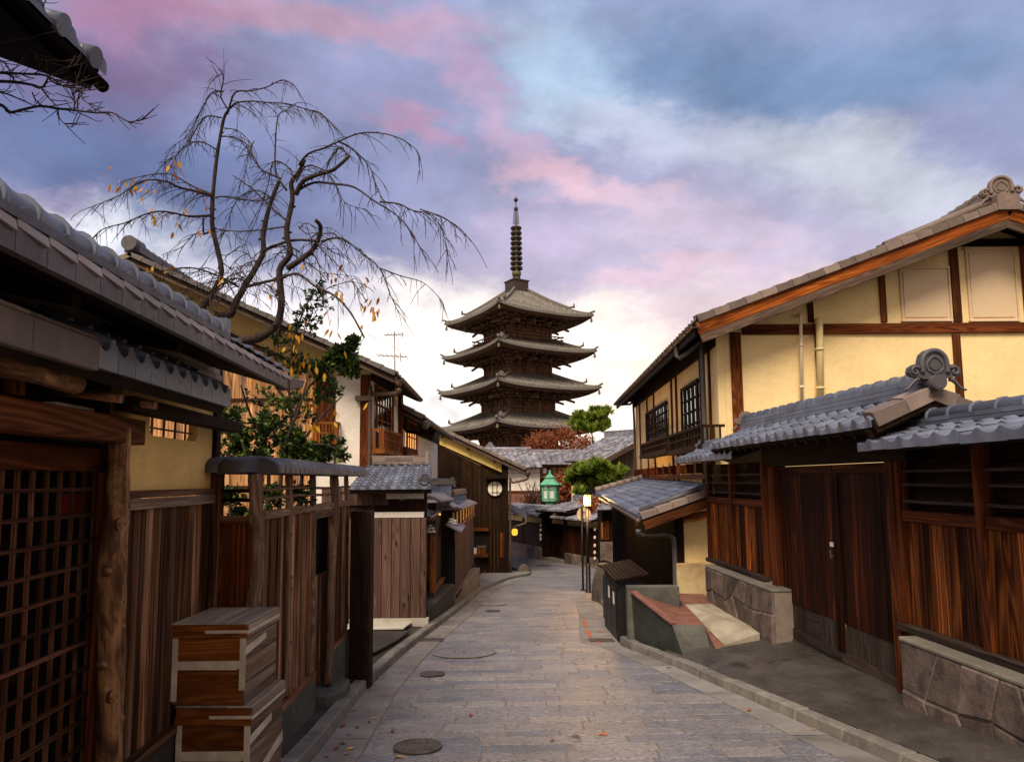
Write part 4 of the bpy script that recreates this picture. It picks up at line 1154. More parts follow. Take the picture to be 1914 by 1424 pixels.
# street side
WBs = Wall((xr, YB), (xr + .1, YB + 3.1))
mb = MB(); mb.prism([WBs.pt(0.01, gz(14) - .3, 0), WBs.pt(3.1, gz(16) - .3, 0), WBs.pt(3.1, roofz(xr), 0), WBs.pt(0.01, roofz(xr), 0)], -WBs.n * .15, .5); mb.build('side_wall', M['white'], gable_b)
window(gable_b, WBs, 701, 728, 733, 850, 3, 4, .02)
railing(gable_b, WBs, 718, 806, 751, 850, .03, .3, 11, 'window_wood')
mb = MB(); WBs.box(mb, .02, 3.1, WBs.hit(716, 725)[1], roofz(xr) + .1, .0, .06); mb.build('frieze_board', M['beam_dark'], gable_b)
mb = MB(); WBs.box(mb, 2.85, 3.1, .5, roofz(xr), .0, .08); mb.build('post', M['beam_red'], gable_b)
dB = V((-.02, 1, 0))
gable_house_roof(gable_b, eB, rB, 3.7, (0, -1, 0), M['tile_brown'], 'barge_grey', .11, dirv=dB, vt='tile_eave', vh=.08)
lB = V((2 * rB.x - eB.x, rB.y, eB.z)); gable_house_roof(gable_b, lB, rB, 3.7, (0, -1, 0), M['tile_brown'], 'barge_grey', .13, dirv=dB)
mb = MB(); ridge(mb, rB + V((0, .05, .16)), rB + dB * 3.6 + V((0, 0, .16)), .09, 2, .3, .07); mb.tube([rB + V((0, -.08, .3)), rB + V((0, .3, .3))], .15, 14, .5); mb.build('ridge_tiles', M['tile_dark'], gable_b)
mb = MB()
for k in range(14):
    a = eB + dB * (3.6 * k / 13 + .05); mb.bar(a + V((.0, 0, .02)), a + V((-1.2, 0, 1.2 * slope - .02)), .05, .07)
mb.build('rafters', M['beam_dark'], gable_b)
gutter_run(gable_b, eB + V((.06, -.05, .02)), eB + dB * 3.6 + V((.06, 0, .02)), .06)
c = eB + V((.04, .02, -.05)); k = at(692, 738, YB - .1); mb = MB(); mb.lathe([(.065, .0), (.06, -.06), (.04, -.12)], c + V((0, 0, .02)), 10, .5); mb.build('rain_hopper', M['gutter_metal'], gable_b)
pipe(gable_b, [c + V((0, 0, -.14)), c + V((-.05, .06, -.22)), k + V((.08, 0, .02)), k, V((k.x, k.y, k.z - .2)), V((k.x, k.y, -1.2))], .045, 'gutter_metal')
mb = MB(); WB.box(mb, WB.len - .28, WB.len + .05, k.z - .12, k.z - .02, .03, .16); mb.build('pipe_box', M['gutter_metal'], gable_b)
# front pent roof with a row of barrel tiles
e0, e1 = at(652, 911, 12.75), at(806, 911, 12.75); r0, r1 = at(700, 868, 13.95), at(797, 866, 13.95)
r0.z = r1.z = (r0.z + r1.z) / 2; e0.z = e1.z = (e0.z + e1.z) / 2; r0.x = e0.x + .1
mb = MB(); tile_roof(mb, e0, e1, r1 + V((.1, 0, 0)), r0, .2, .15, .045, .02, lip=.04); mb.build('pent_roof', M['tile'], gable_b)
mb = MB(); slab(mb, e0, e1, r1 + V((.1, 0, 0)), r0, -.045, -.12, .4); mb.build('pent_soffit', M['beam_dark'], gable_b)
mb = MB(); ridge(mb, V((at(698, 866, 13.95).x, 13.9, r0.z + .0)), V((r1.x, 13.9, r0.z + .0)), .03, 3, .16, .045); mb.bx(r1.x, r1.x + .06, 13.8, 13.95, r0.z, r0.z + .24); mb.build('pent_ridge', M['tile_brown'], gable_b)
mb = MB(); q = at(796, 895, 12.9); oni(mb, V((q.x, 12.8, e0.z + .1)), (0, -1), .14, disc=False); mb.build('ridge_ornament', M['tile_dark'], gable_b)
WB2 = Wall((-3.6, 13.2), (-1.62, 13.2))
mb = MB(); WB2.planks(mb, 0, WB2.hit(727, 925)[0], WB2.hit(700, 944)[1], WB2.hit(700, 912)[1], .12, 0, .02); mb.build('board_band', M['plank_grey'], gable_b)
mb = MB(); WB2.box(mb, 0, WB2.len, -1.2, e0.z - .1, -.1, -.02); mb.build('ground_wall', M['plank_night'], gable_b)
mb = MB(); WB2.pbox(mb, 677, 957, 792, 967, .0, .1); WB2.pbox(mb, 722, 920, 792, 932, .0, .03); mb.build('cream_blind', M['white'], gable_b)

# ---- television antenna
ant = thing('television_antenna', 'thin metal television antenna rising above the plank townhouse roof', 'antenna', at(738, 714, 15.2))
mb = MB(); mb.tube([at(739, 760, 15.2), at(737, 620, 15.2)], .014, 7, .5); mb.build('mast', M['antenna'], ant)
mb = MB(); a, b = at(706, 664, 15.2), at(760, 667, 15.2); mb.tube([a, b], .01, 6)
for k in range(7):
    p = a + (b - a) * (k / 6); mb.tube([p + V((0, -.25, 0)), p + V((0, .25, 0))], .006, 5)
mb.tube([at(749, 658, 15.2), at(749, 676, 15.2)], .008, 5); mb.build('aerial', M['antenna'], ant)
mb = MB(); a, b = at(720, 626, 15.2), at(753, 625, 15.2); mb.tube([a, b], .01, 6)
for k in range(6):
    p = a + (b - a) * (k / 5); mb.tube([p + V((0, -.2, 0)), p + V((0, .2, 0))], .006, 5)
mb.tube([at(752, 620, 15.2), at(752, 631, 15.2)], .008, 5); mb.build('aerial', M['antenna'], ant)
mb = MB(); mb.tube(smooth([at(682, 625, 15.0), at(695, 628, 15.0), at(749, 655, 15.2)], 4), .005, 5); mb.build('wire', M['antenna'], ant)

# ---- second townhouse
YC = 17.7
house_c = thing('townhouse', 'narrow white townhouse with wooden windows between the plank gable and the dark house', 'house', (-3.5, 19, gz(19)))
eC = at(793, 787, YC - .7); rC = at(700, 738, YC - .7); sl = (rC.z - eC.z) / (eC.x - rC.x)
rC = V((eC.x - 4.6, eC.y, eC.z + 4.6 * sl))
WC = Wall((rC.x - 2, YC), (at(746, 830, YC).x, YC)); xc = WC.p.x + WC.len
mb = MB(); mb.prism([(WC.p.x, YC, -1.6), (xc, YC, -1.6), (xc, YC, eC.z + (eC.x - xc) * sl), (rC.x, YC, rC.z), (WC.p.x, YC, rC.z - 2 * sl)], (0, .2, 0), .5); mb.build('gable_wall', M['white'], house_c)
mb = MB(); WC.box(mb, WC.len - .22, WC.len, -1, eC.z + .2, 0, .06); mb.build('corner_post', M['beam_red'], house_c)
WCs = Wall((xc, YC), (xc + .12, YC + 8)); zt = eC.z + (eC.x - xc) * sl
mb = MB(); mb.prism([WCs.pt(.01, -1.6, 0), WCs.pt(8, -1.6, 0), WCs.pt(8, zt, 0), WCs.pt(.01, zt, 0)], -WCs.n * .15, .5); mb.build('side_wall', M['white'], house_c)
window(house_c, WCs, 759, 788, 778, 848, 4, 2, .03, pane='glow_win')
railing(house_c, WCs, 760, 838, 781, 853, .03, .3, 8, 'beam_red')
mb = MB(); WCs.box(mb, .02, 8, zt - .5, zt - .02, 0, .07); mb.build('frieze_board', M['beam_dark'], house_c)
gable_house_roof(house_c, eC, rC, 7.5, (0, -1, 0), M['tile_brown'], 'barge_grey', .12, dirv=(0, 1, 0))
gutter_run(house_c, eC + V((.06, -.05, .02)), eC + V((.06, 7.4, .02)), .06, 'grey_pipe')
mb = MB(); mb.lathe([(.09, .0), (.1, -.12), (.05, -.22)], eC + V((.03, .05, .02)), 10, .5); mb.build('rain_hopper', M['grey_pipe'], house_c)
k = at(749, 810, YC - .1); pipe(house_c, [eC + V((.03, .05, -.2)), eC + V((-.05, .2, -.3)), k + V((.15, 0, .05)), k, V((k.x, k.y, -1))], .04, 'beam_dark')

# ---- dark plank house with a round window at the bend
YD = 26.7
dark_house = thing('corner_house', 'dark brown plank house with round white window at the street bend', 'house', (-3, 30, gz(27)))
eD = at(984, 881, YD - .3); rD = at(747, 769, YD - .3); sl = (rD.z - eD.z) / (eD.x - rD.x)
WD = Wall((rD.x - 3, YD), (at(949, 980, YD).x, YD)); xd = WD.p.x + WD.len; zd = lambda x: eD.z + (eD.x - x) * sl
mb = MB(); mb.prism([(WD.p.x, YD, -2.3), (xd, YD, -2.3), (xd, YD, zd(xd)), (rD.x, YD, rD.z), (WD.p.x, YD, rD.z - 3 * sl)], (0, .2, 0), .5); mb.build('gable_wall', M['yellow_strip'], dark_house)
mb = MB(); WD.planks(mb, 2.5, WD.len, gz(27) - .05, 1, .17, 0, .03, zf=lambda s: zd(WD.p.x + s) - .62 + (.12 if s > WD.len - 1 else 0), lap=.012); mb.build('plank_wall', M['plank_night'], dark_house)
mb = MB(); mb.bar((rD.x, YD - .06, rD.z - .6), (xd, YD - .06, zd(xd) - .5), .07, .06, r=.3); mb.build('batten', M['beam_dark'], dark_house)
mb = MB(); WD.box(mb, WD.len - .22, WD.len + .03, gz(27), zd(xd) - .02, .0, .07); mb.build('corner_post', M['plank_night'], dark_house, bevel=.01)
c = WD.at(925, 913, .04); wr = 14 / 1300 * YD
mb = MB(); mb.tube([c, c - V((0, .03, 0))], wr, 32, .5); rw = mb.build('round_window', M['paper'], dark_house)
mb = MB(); mb.tube([c + V((wr * math.cos(a), -.04, wr * math.sin(a))) for a in [2 * math.pi * k / 32 for k in range(33)]], .02, 6, .5)
for k in (-.28, .28):
    h = math.sqrt(1 - k * k) * wr * .86; mb.tube([c + V((k * wr, -.045, -h)), c + V((k * wr, -.045, h))], .014, 6)
mb.tube([c + V((-wr * .6, -.045, -wr * .5)), c + V((wr * .8, -.045, -wr * .5))], .01, 6); mb.tube([c + V((-wr * .6, -.045, wr * .45)), c + V((wr * .6, -.045, wr * .45))], .008, 6)
mb.build('window_bars', M['plank_night'], rw)
mb = MB(); WD.pbox(mb, 907, 888, 950, 895, .0, .32); mb.build('window_hood', M['plank_dark'], dark_house, bevel=.01)
mb = MB(); WD.pbox(mb, 935, 996, 941, 1042, .04, .07); mb.build('name_board', M['crate'], dark_house)
mb = MB(); WD.pbox(mb, 882, 987, 913, 992, .02, .22); mb.build('counter_hood', M['crate'], dark_house)
mb = MB(); WD.pbox(mb, 876, 994, 911, 1040, .03, .05); mb.build('counter_opening', M['dark'], dark_house)
mb = MB(); WD.pbox(mb, 876, 1036, 912, 1041, .05, .35); mb.build('counter', M['beam'], dark_house)
gable_house_roof(dark_house, eD, rD, 9, (0, -1, 0), M['tile_brown'], 'barge_grey', .16, dirv=(0, 1, 0))
for k in range(4):
    mb = MB(); x = eD.x - 1.2 - 1.0 * k; mb.box((x - .05, YD - .27, zd(x) - .22), (.1, 0, 0), (0, .26, 0), (0, 0, .12)); mb.build('purlin_end', M['beam_dark'], dark_house)
mb = MB(); 
for k in range(24):
    a = eD + V((0, .1 + k * .36, .0)); mb.bar(a, a + V((-.7, 0, .7 * sl)), .05, .07)
mb.build('rafters', M['beam_dark'], dark_house)
WDs = Wall((xd, YD), (xd - .15, YD + 9))
mb = MB(); WDs.planks(mb, .0, 9, gz(34) - .2, zd(xd), .17, -.06, .03); mb.build('side_wall', M['plank_night'], dark_house)
gutter_run(dark_house, eD + V((.08, -.05, .02)), eD + V((.08, 8.8, .02)), .07)
mb = MB(); mb.lathe([(.11, .0), (.11, -.1), (.05, -.2)], eD + V((.05, .08, 0)), 10, .5); mb.build('rain_hopper', M['gutter_metal'], dark_house)
k = V((xd + .1, YD - .05, at(950, 905, YD).z)); pipe(dark_house, [eD + V((.05, .08, -.18)), eD + V((.0, .08, -.3)), k + V((.1, 0, .06)), k, V((k.x, k.y, gz(27)))], .045, 'gutter_metal')
# its low side eave further along
a, b = at(952, 957, YD + 1.2), at(984, 966, YD + 1.2)
mb = MB(); slab(mb, (b.x, YD + .6, b.z), (b.x, YD + 6, b.z), (xd, YD + 6, a.z + .15), (xd, YD + .6, a.z + .15), .05, -.05); mb.build('side_eave', M['tile_dark'], dark_house)
mb = MB(); mb.tube(smooth([V((b.x, YD + .6, b.z - .12)), V((b.x - .1, YD + .6, b.z - .22)), V((xd + .08, YD + .6, b.z - .4)), V((xd + .06, YD + .6, b.z - .5))], 3), .04, 8); mb.build('eave_pipe', M['gutter_metal'], dark_house)
# things on its counter
mb = MB(); q = WD.at(887, 1030, .22); q.z = WD.hit(890, 1036, .2)[1]
mb.lathe([(.07, 0), (.09, .03), (.09, .16), (.075, .19), (.085, .2), (.085, .24)], q, 14, .5); tag(mb.build('jar', M['white_paint']), 'white lidded jar on the counter of the dark house', 'jar')
for i, (x0, x1, lab) in enumerate(((891, 898, 'left straw box on the counter beside the white jar'), (899, 908, 'right straw box on the counter of the dark house'))):
    t = thing('straw_box', lab, 'box', WD.at((x0 + x1) / 2, 1036, .2), 'boxes on the counter')
    mb = MB(); WD.pbox(mb, x0, 1024, x1, 1036, .1, .28); mb.build('body', M['crate'], t, bevel=.008)
    mb = MB(); WD.pbox(mb, x0 - .4, 1020, x1 + .4, 1024, .09, .29); mb.build('lid', M['crate_pale'], t, bevel=.006)
mb = MB(); q = ground(979, 1071); mb.lathe([(.29, 0), (.3, .06), (.25, .2), (.14, .33), (.04, .38)], (q.x, q.y, gz(q.y) - .02), 14, .4); tag(mb.build('kerb_rock', M['rock']), 'small pointed rock on the kerb corner below the dark house', 'rock')
# paved corner in front of the dark house
mb = MB(); mb.prism([V((x, y, gz(y) + .04)) for x, y in ((-1.2, 20.6), (-.95, 20.6), (-.3, 24.3), (.5, 26.2), (.6, 27.3), (-.0, 27.6), (-1.2, 26.6))], (0, 0, .05), .5); kind(mb.build('corner_pavement', M['gutter']), 'structure')

# ================================================================== LEFT: SMALL SHOPS ALONG THE KERB
shop = thing('shop_entrance', 'small shop front with gabled metal canopies and a black hanging sign', 'shop', (-1.7, 14.2, gz(14)))
WH = Wall((-1.6, 12.6), (-1.57, 15.7))
mb = MB(); WH.planks(mb, 1.3, 3.1, -.45, 1.02, .16, -.05, .04); mb.build('plank_wall', M['plank_dark'], shop)
mb = MB(); WH.box(mb, 1.2, 3.1, -.5, -.44, -.04, .06); mb.build('sill', M['window_wood'], shop)
mb = MB(); WH.box(mb, 1.2, 3.1, -1.3, -.5, -.1, .04); mb.build('foundation', M['conc_dark'], shop)
a = at(807, 1106, 13.9)
mb = MB(); mb.bx(a.x - .04, a.x + .07, 13.85, 13.97, -.8, .72); mb.build('door_post', M['window_wood'], shop, bevel=.006)
mb = MB(); mb.bx(at(797, 1000, 13.95).x - .3, a.x - .04, 14.0, 14.05, -.3, .62); mb.build('door', M['window_wood'], shop)
mb = MB(); mb.bx(-2.6, -1.62, 14.8, 14.9, -1, 1.2); mb.build('back_wall', M['dark'], shop)
# main canopy sheet with an orange fascia
def sheet(P, t=.05, mat='copper_roof', nm='canopy', seams=0):
    mb = MB(); slab(mb, *P, t, 0, .5)
    if seams:
        A, B, C, D = map(V, P)
        for k in range(1, seams):
            f = k / seams; mb.bar(A.lerp(B, f) + V((0, 0, t + .01)), D.lerp(C, f) + V((0, 0, t + .01)), .03, .03)
    return mb.build(nm, M[mat], shop, bevel=.006)
sheet((at(805, 970, 13.6), at(824, 959, 15.2), at(789, 946, 15.4), at(762, 952, 13.8)))
mb = MB(); mb.bar(at(762, 958, 13.6), at(806, 973, 13.55), .04, .075); mb.build('fascia', M['window_wood'], shop)
sheet((at(781, 937, 13.35), at(800, 931, 14.5), at(775, 920, 14.5), at(753, 928, 13.35)))
sheet((at(722, 944, 13.35), at(753, 928, 13.35), at(775, 920, 14.5), at(745, 934, 14.5)))
mb = MB(); mb.bar(at(727, 944, 13.3), at(752, 932, 13.3), .04, .09); mb.bar(at(753, 932, 13.3), at(780, 943, 13.3), .04, .09); mb.build('gable_board', M['window_wood'], shop)
mb = MB(); mb.tube([at(752, 927, 13.3), at(772, 920, 14.5)], .07, 10, .6); mb.ball(at(752, 928, 13.25), .085, 12, .6); mb.build('gable_ridge', M['tile'], shop)
sheet((at(823, 939, 14.4), at(848, 936, 16.2), at(826, 924, 16.2), at(794, 926, 14.6)), seams=5)
# hanging sign
sg = thing('hanging_sign', 'black hanging sign with white script beside the shop door', 'sign', at(806, 1000, 13.5))
mb = MB(); p, q = at(796.5, 1000, 13.5), at(816, 974, 13.5); mb.bx(p.x, q.x, 13.49, 13.52, p.z, q.z); mb.build('board', M['black'], sg, bevel=.004)
mb = MB(); mb.tube([V((p.x - .1, 13.5, q.z + .01)), V((q.x, 13.5, q.z + .01))], .01, 6); mb.build('bracket', M['black'], sg)
def text(s, loc, size, mat, parent, rot=(90, 0, 0), shear=0.0, name='lettering', al='LEFT'):
    cu = bpy.data.curves.new(name, 'FONT'); cu.body = s; cu.size = size; cu.extrude = .003; cu.shear = shear; cu.align_x = al
    o = bpy.data.objects.new(name, cu); COL.objects.link(o)
    dg = bpy.context.evaluated_depsgraph_get(); me = bpy.data.meshes.new_from_object(o.evaluated_get(dg))
    bpy.data.objects.remove(o); me.materials.clear(); me.materials.append(mat)
    ob = bpy.data.objects.new(name, me); COL.objects.link(ob); ob.rotation_euler = [rad(a) for a in rot]; WL[ob.name] = V(loc)
    ob.parent = parent; ob.location = V(loc) - WL[parent.name]; return ob
z0 = p.z
text('cony', V((p.x + .0, 13.485, z0 + .115)), .085, M['paper'], sg, shear=.25)
text('Bank', V((p.x + .015, 13.485, z0 + .05)), .085, M['paper'], sg, shear=.25)
text('SHOP', V((p.x + .05, 13.485, z0 + .175)), .028, M['paper'], sg)
# second shop
shop2 = thing('shop_house', 'low plank shop with small sloping metal roofs above the stepped ledge', 'shop', (-1.5, 18, gz(18)))
shop = shop2
WI = Wall((-1.29, 15.75), (-1.2, 21.6))
mb = MB(); WI.planks(mb, 0, 5.85, -.85, .62, .3, -.04, .04); mb.build('plank_wall', M['plank_grey'], shop2)
mb = MB(); WI.box(mb, 0, 5.85, .62, .95, -.06, -.01); mb.build('plaster_band', M['cream'], shop2)
for k in range(8): mb = MB(); WI.box(mb, 5.85 * k / 7 - .04, 5.85 * k / 7 + .04, .62, .97, -.01, .03); mb.build('stud', M['plank_brown'], shop2)
mb = MB(); WI.box(mb, 0, 5.85, .6, .66, 0, .05); WI.box(mb, 0, 5.85, -.92, -.85, 0, .06); mb.build('rail', M['plank_brown'], shop2)
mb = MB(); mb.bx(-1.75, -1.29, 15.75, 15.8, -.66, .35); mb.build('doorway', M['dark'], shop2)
mb = MB(); mb.bx(-1.62, -1.54, 15.6, 15.7, -.7, 1.0); mb.build('post', M['plank_night'], shop2)
mb = MB(); mb.bx(-3.2, -1.31, 15.8, 21.5, -1.6, 1.0); mb.build('body', M['plank_night'], shop2)
sheet((at(864, 953, 15.7), at(892, 942, 20.5), at(876, 936, 20.6), at(849, 950, 15.9)), seams=8, nm='front_roof')
sheet((at(862, 996, 15.2), at(869, 985, 16.2), at(846, 975, 16.2), at(832, 982, 15.3)), nm='door_canopy')
sheet((at(850, 950, 15.4), at(864, 953, 15.6), at(832, 935, 16.0), at(820, 938, 15.8)), nm='side_roof')
mb = MB(); A, B, C, D = at(796, 930, 15.6), at(842, 930, 17.5), at(842, 905, 18.6), at(797, 905, 16.8)
tile_roof(mb, A, B, C, D, .22, .18, .05, .02); mb.build('tile_roof', M['tile'], shop2)
mb = MB(); ridge(mb, D, C, .05, 2, .16, .05); oni(mb, C + V((.06, 0, 0)), (1, -.4), .16); mb.build('tile_ridge', M['tile_dark'], shop2)
mb = MB(); A, B, C, D = at(846, 942, 17.5), at(872, 938, 21), at(868, 922, 22), at(845, 925, 19); tile_roof(mb, A, B, C, D, .25, .25, .05, .02, lo=True); mb.build('tile_roof', M['tile'], shop2)
mb = MB(); ridge(mb, D, C, .05, 2, .16, .05); mb.build('tile_ridge', M['tile_brown'], shop2)
for i, (x, y) in enumerate(((842, 976), (849, 979))):
    mb = MB(); q = at(x, y + 1, 15.6); q.z += .02; mb.ball(q, .07, 10, .5, sq=(1.1, 1, .5)); mb.ball(q + V((.01, 0, .06)), .055, 10, .7, sq=(1.1, .9, .5))
    tag(mb.build('roof_stone', M['conc_light']), ('left' if i == 0 else 'right') + ' flat stone weighing down the little door canopy', 'stone')
mb = MB(); mb.ball(at(822, 961, 14.5), .022, 8, .5); bl = mb.build('small_lamp', M['glow_soft']); tag(bl, 'tiny warm bulb under the tip of the shop canopy', 'lamp')
# stepped ledge
mb = MB(); y0, y1, y2 = 12.5, 15.6, 20.5
z1, z2 = at(864, 1090, 15.6).z, at(903, 1060, 20.5).z
mb.hexa([V((-1.75, y0, gz(y0) - .3)), V((XL(y0) - .17, y0, gz(y0) - .3)), V((XL(y1) - .17, y1, gz(y1) - .3)), V((-1.75, y1, gz(y1) - .3)),
         V((-1.75, y0, z1)), V((XL(y0) - .17, y0, z1)), V((XL(y1) - .17, y1, z1)), V((-1.75, y1, z1))], .5)
tag(mb.build('ledge', M['conc_dark'], bevel=.02), 'nearer dark concrete ledge in front of the shop door', 'ledge')
mb = MB()
mb.hexa([V((-1.4, y1 + .01, gz(y1) - .3)), V((XL(y1) - .17, y1 + .01, gz(y1) - .3)), V((XL(y2) - .17, y2, gz(y2) - .3)), V((-1.4, y2, gz(y2) - .3)),
         V((-1.4, y1 + .01, z2)), V((XL(y1) - .17, y1 + .01, z2)), V((XL(y2) - .17, y2, z2)), V((-1.4, y2, z2))], .5)
tag(mb.build('ledge', M['conc'], bevel=.02), 'farther grey concrete ledge below the plank shop', 'ledge')
# ================================================================== RIGHT: PLASTER HOUSE WITH BIG GABLE
YE = 12.6
KE = .04
plaster_house = thing('townhouse', 'large yellow plaster townhouse with timber frame and big gable on the right', 'house', (6, 15, gz(14)))
eE = at(1302, 609, YE - .7); rE = at(1882, 392, YE - .7); sl = (rE.z - eE.z) / (rE.x - eE.x)
xe = at(1341, 700, YE).x
ze = lambda x: eE.z + (x - eE.x) * sl if x < rE.x else rE.z - (x - rE.x) * sl
WE = Wall((xe, YE), (14.5, YE)); wy = V((KE, 1, 0))
mb = MB(); mb.prism([(xe, YE, 1.3), (14.5, YE, 1.3), (14.5, YE, ze(14.5) - .02), (rE.x, YE, rE.z - .02), (xe, YE, ze(xe) - .02)], (0, .2, 0), .5); mb.build('gable_wall', M['yellow'], plaster_house)
mb = MB(); mb.bx(at(1266, 1050, YE).x, 8, YE - .02, YE + .2, -1.2, 1.3, .5); mb.build('ground_wall', M['cream'], plaster_house)
xg = at(1266, 1050, YE).x
mb = MB(); mb.bx(xg - .04, 3.8, YE - .12, YE - .02, -1.2, at(1290, 1051, YE).z, .5); mb.build('plinth', M['plinth'], plaster_house, bevel=.015)
def eb(nm, x0, y0, x1, y1, n1=.05, mat='beam', n0=0):
    mb = MB(); WE.pbox(mb, x0, y0, x1, y1, n0, n1); return mb.build(nm, M[mat], plaster_house, bevel=.006)
def ebz(nm, x0, x1, y0, y1, mat='beam'):
    """post whose head is cut to the verge"""
    a, b = WE.hit(x0, y1)[0], WE.hit(x1, y1)[0]; z0 = WE.hit(x0, y1)[1]
    mb = MB(); mb.hexa([WE.pt(a, z0, 0), WE.pt(b, z0, 0), WE.pt(b, z0, .05), WE.pt(a, z0, .05), WE.pt(a, ze(xe + a) - .05, 0), WE.pt(b, ze(xe + b) - .05, 0), WE.pt(b, ze(xe + b) - .05, .05), WE.pt(a, ze(xe + a) - .05, .05)]); return mb.build(nm, M[mat], plaster_house, bevel=.006)
mb = MB(); WE.box(mb, WE.hit(1366, 700)[0], WE.hit(1386, 700)[0], 1.3, WE.hit(1376, 622)[1], 0, .05); mb.build('corner_post', M['beam_red'], plaster_house, bevel=.006)
eb('tie_beam', 1388, 604, 1930, 623, .06, 'beam_red'); eb('collar_beam', 1770, 446, 1960, 459, .06, 'beam_dark')
ebz('post', 1510, 1520, 0, 603, 'beam_red'); ebz('post', 1646, 1657, 0, 603); eb('post', 1780, 459, 1795, 602, .05); eb('post', 1786, 624, 1800, 760, .05)
eb('post', 1913, 459, 1926, 602, .05); eb('post', 1526, 624, 1531, 740, .04, 'beam_red')
for (x0, y0, x1, y1) in ((1684, 503, 1774, 598), (1809, 467, 1898, 598)):
    mb = MB(); a, b, zb, zt = WE.pbox(mb, x0, y0, x1, y1, .0, .035); w = mb.build('window', M['shutter'], plaster_house, bevel=.006)
    mb = MB(); WE.box(mb, a + .05, b - .06, zb + .045, zt - .06, .035, .05); mb.build('shutter_panel', M['shutter'], w, bevel=.004)
    mb = MB(); WE.box(mb, a - .03, b + .03, zt, zt + .04, 0, .07); WE.box(mb, a - .02, b + .03, zb - .035, zb, 0, .07); WE.box(mb, b, b + .035, zb, zt, 0, .055); mb.build('frame', M['shutter'], w, bevel=.004)
def epipe(nm, x, y0, y1, r, mat):
    a = WE.at(x, y0, .0); b = WE.at(x, y0, .14); c = WE.at(x + 3, y1, .14)
    mb = MB(); mb.tube([a, b + V((-.02, .0, 0)), b + V((0, 0, -.08)), c], r, 12, .5)
    for k in (.35, .8): p = b.lerp(c, k); mb.tube([p, p + V((0, 0, .04))], r * 1.25, 12, .4)
    mb.build(nm, M[mat], plaster_house)
epipe('vent_pipe', 1496, 588, 760, .03, 'white_pipe'); epipe('vent_pipe', 1531, 599, 760, .062, 'cream_pipe')
# roof
Lr = 12.7
back = wy * Lr
mb = MB(); A, B, C, D = eE, eE + back, rE + back, rE; up = V((0, 0, 1))
tile_roof(mb, B + up * .12, A + up * .12, D + up * .12, C + up * .12, .28, .28, .04, .022, lo=True, lip=.06); mb.build('roof_tiles', M['tile_brown'], plaster_house)
E2 = V((2 * rE.x - eE.x, eE.y, eE.z))
mb = MB(); tile_roof(mb, E2 + up * .12, E2 + back + up * .12, C + up * .12, D + up * .12, .3, .3, .04, .022, lo=True); mb.build('roof_tiles', M['tile_brown'], plaster_house)
mb = MB(); slab(mb, A, B, C, D, .09, .0); slab(mb, E2, E2 + back, C, D, .09, .0); mb.build('soffit', M['beam_dark'], plaster_house)
out = V((0, -1, 0))
mb = MB(); verge(mb, eE + up * .17 + out * .03, rE + up * .17 + out * .03, out, h=.12, w=.22, seg=.3); verge(mb, E2 + up * .17 + out * .03, rE + up * .17 + out * .03, out, h=.12, w=.22, seg=.3); mb.build('verge_tiles', M['tile_brown'], plaster_house, bevel=.006)
for P in (eE, E2):
    d = rE - P; n = out.cross(d.normalized()); n = n if n.z > 0 else -n
    if P is E2: d = d * .985
    mb = MB(); mb.box(P - n * .19 - out * (.06 if P is eE else .05) + n * .03, d, n * .22, out * .06); mb.build('bargeboard', M['barge'], plaster_house, bevel=.006)
    mb = MB(); mb.box(P - n * .34 - out * (.05 if P is eE else .042) + n * .03, d, n * .15, out * .045); mb.build('lower_bargeboard', M['barge_grey'], plaster_house, bevel=.006)
mb = MB(); q = rE + V((-.05, .05, .26)); oni(mb, q, (-.25, -1), .33); mb.bx(rE.x - .2, rE.x + .2, rE.y - .07, rE.y + .15, rE.z - .02, rE.z + .26, .5); mb.build('ridge_ornament', M['tile_brown'], plaster_house)
mb = MB(); ridge(mb, rE + V((0, .25, .2)), rE + back + V((0, 0, .2)), .1, 4, .34, .07); mb.build('ridge_tiles', M['tile_brown'], plaster_house)
mb = MB()
for s in (.35, .75):
    a = eE.lerp(rE, .62) + up * .2 + V((0, s * .5, 0)); b = rE + up * .2 + V((-.2, s * .5, 0)); mb.tube([a, b], .07, 8)
mb.build('verge_rolls', M['tile_brown'], plaster_house)
mb = MB(); k = 0
while k < Lr: a = eE + wy * (k + .1) - up * .0; mb.bar(a - up * .05, a + V((1.3, 0, 1.3 * sl)) - up * .05, .05, .09); k += .32
mb.build('rafters', M['beam_dark'], plaster_house)
mb = MB(); mb.bar(eE + wy * .05 - up * .09, eE + back - up * .09, .04, .14); mb.build('eave_board', M['beam_dark'], plaster_house)
gutter_run(plaster_house, eE + V((-.06, -.08, .02)), eE + back + V((-.06, 0, .02)), .065)
# street front
WF_ = Wall((xe + KE * 11, YE + 11), (xe, YE))
zt_ = ze(xe)
mb = MB(); mb.prism([WF_.pt(0, 1.3, 0), WF_.pt(WF_.len - .005, 1.3, 0), WF_.pt(WF_.len - .005, zt_, 0), WF_.pt(0, zt_, 0)], -WF_.n * .15, .5); mb.build('street_wall', M['cream'], plaster_house)
mb = MB(); WF_.box(mb, 0, WF_.len - .05, zt_ - .42, zt_ - .02, 0, .05); mb.build('frieze_board', M['beam_dark'], plaster_house)
window(plaster_house, WF_, 1209, 760, 1248, 822, 6, 4, .03, 'plank_night'); window(plaster_house, WF_, 1276, 716, 1308, 822, 4, 4, .03, 'plank_night', 'glass')
railing(plaster_house, WF_, 1196, 822, 1247, 852, .03, .35, 16, 'plank_night'); railing(plaster_house, WF_, 1250, 803, 1310, 846, .03, .45, 12, 'plank_night')
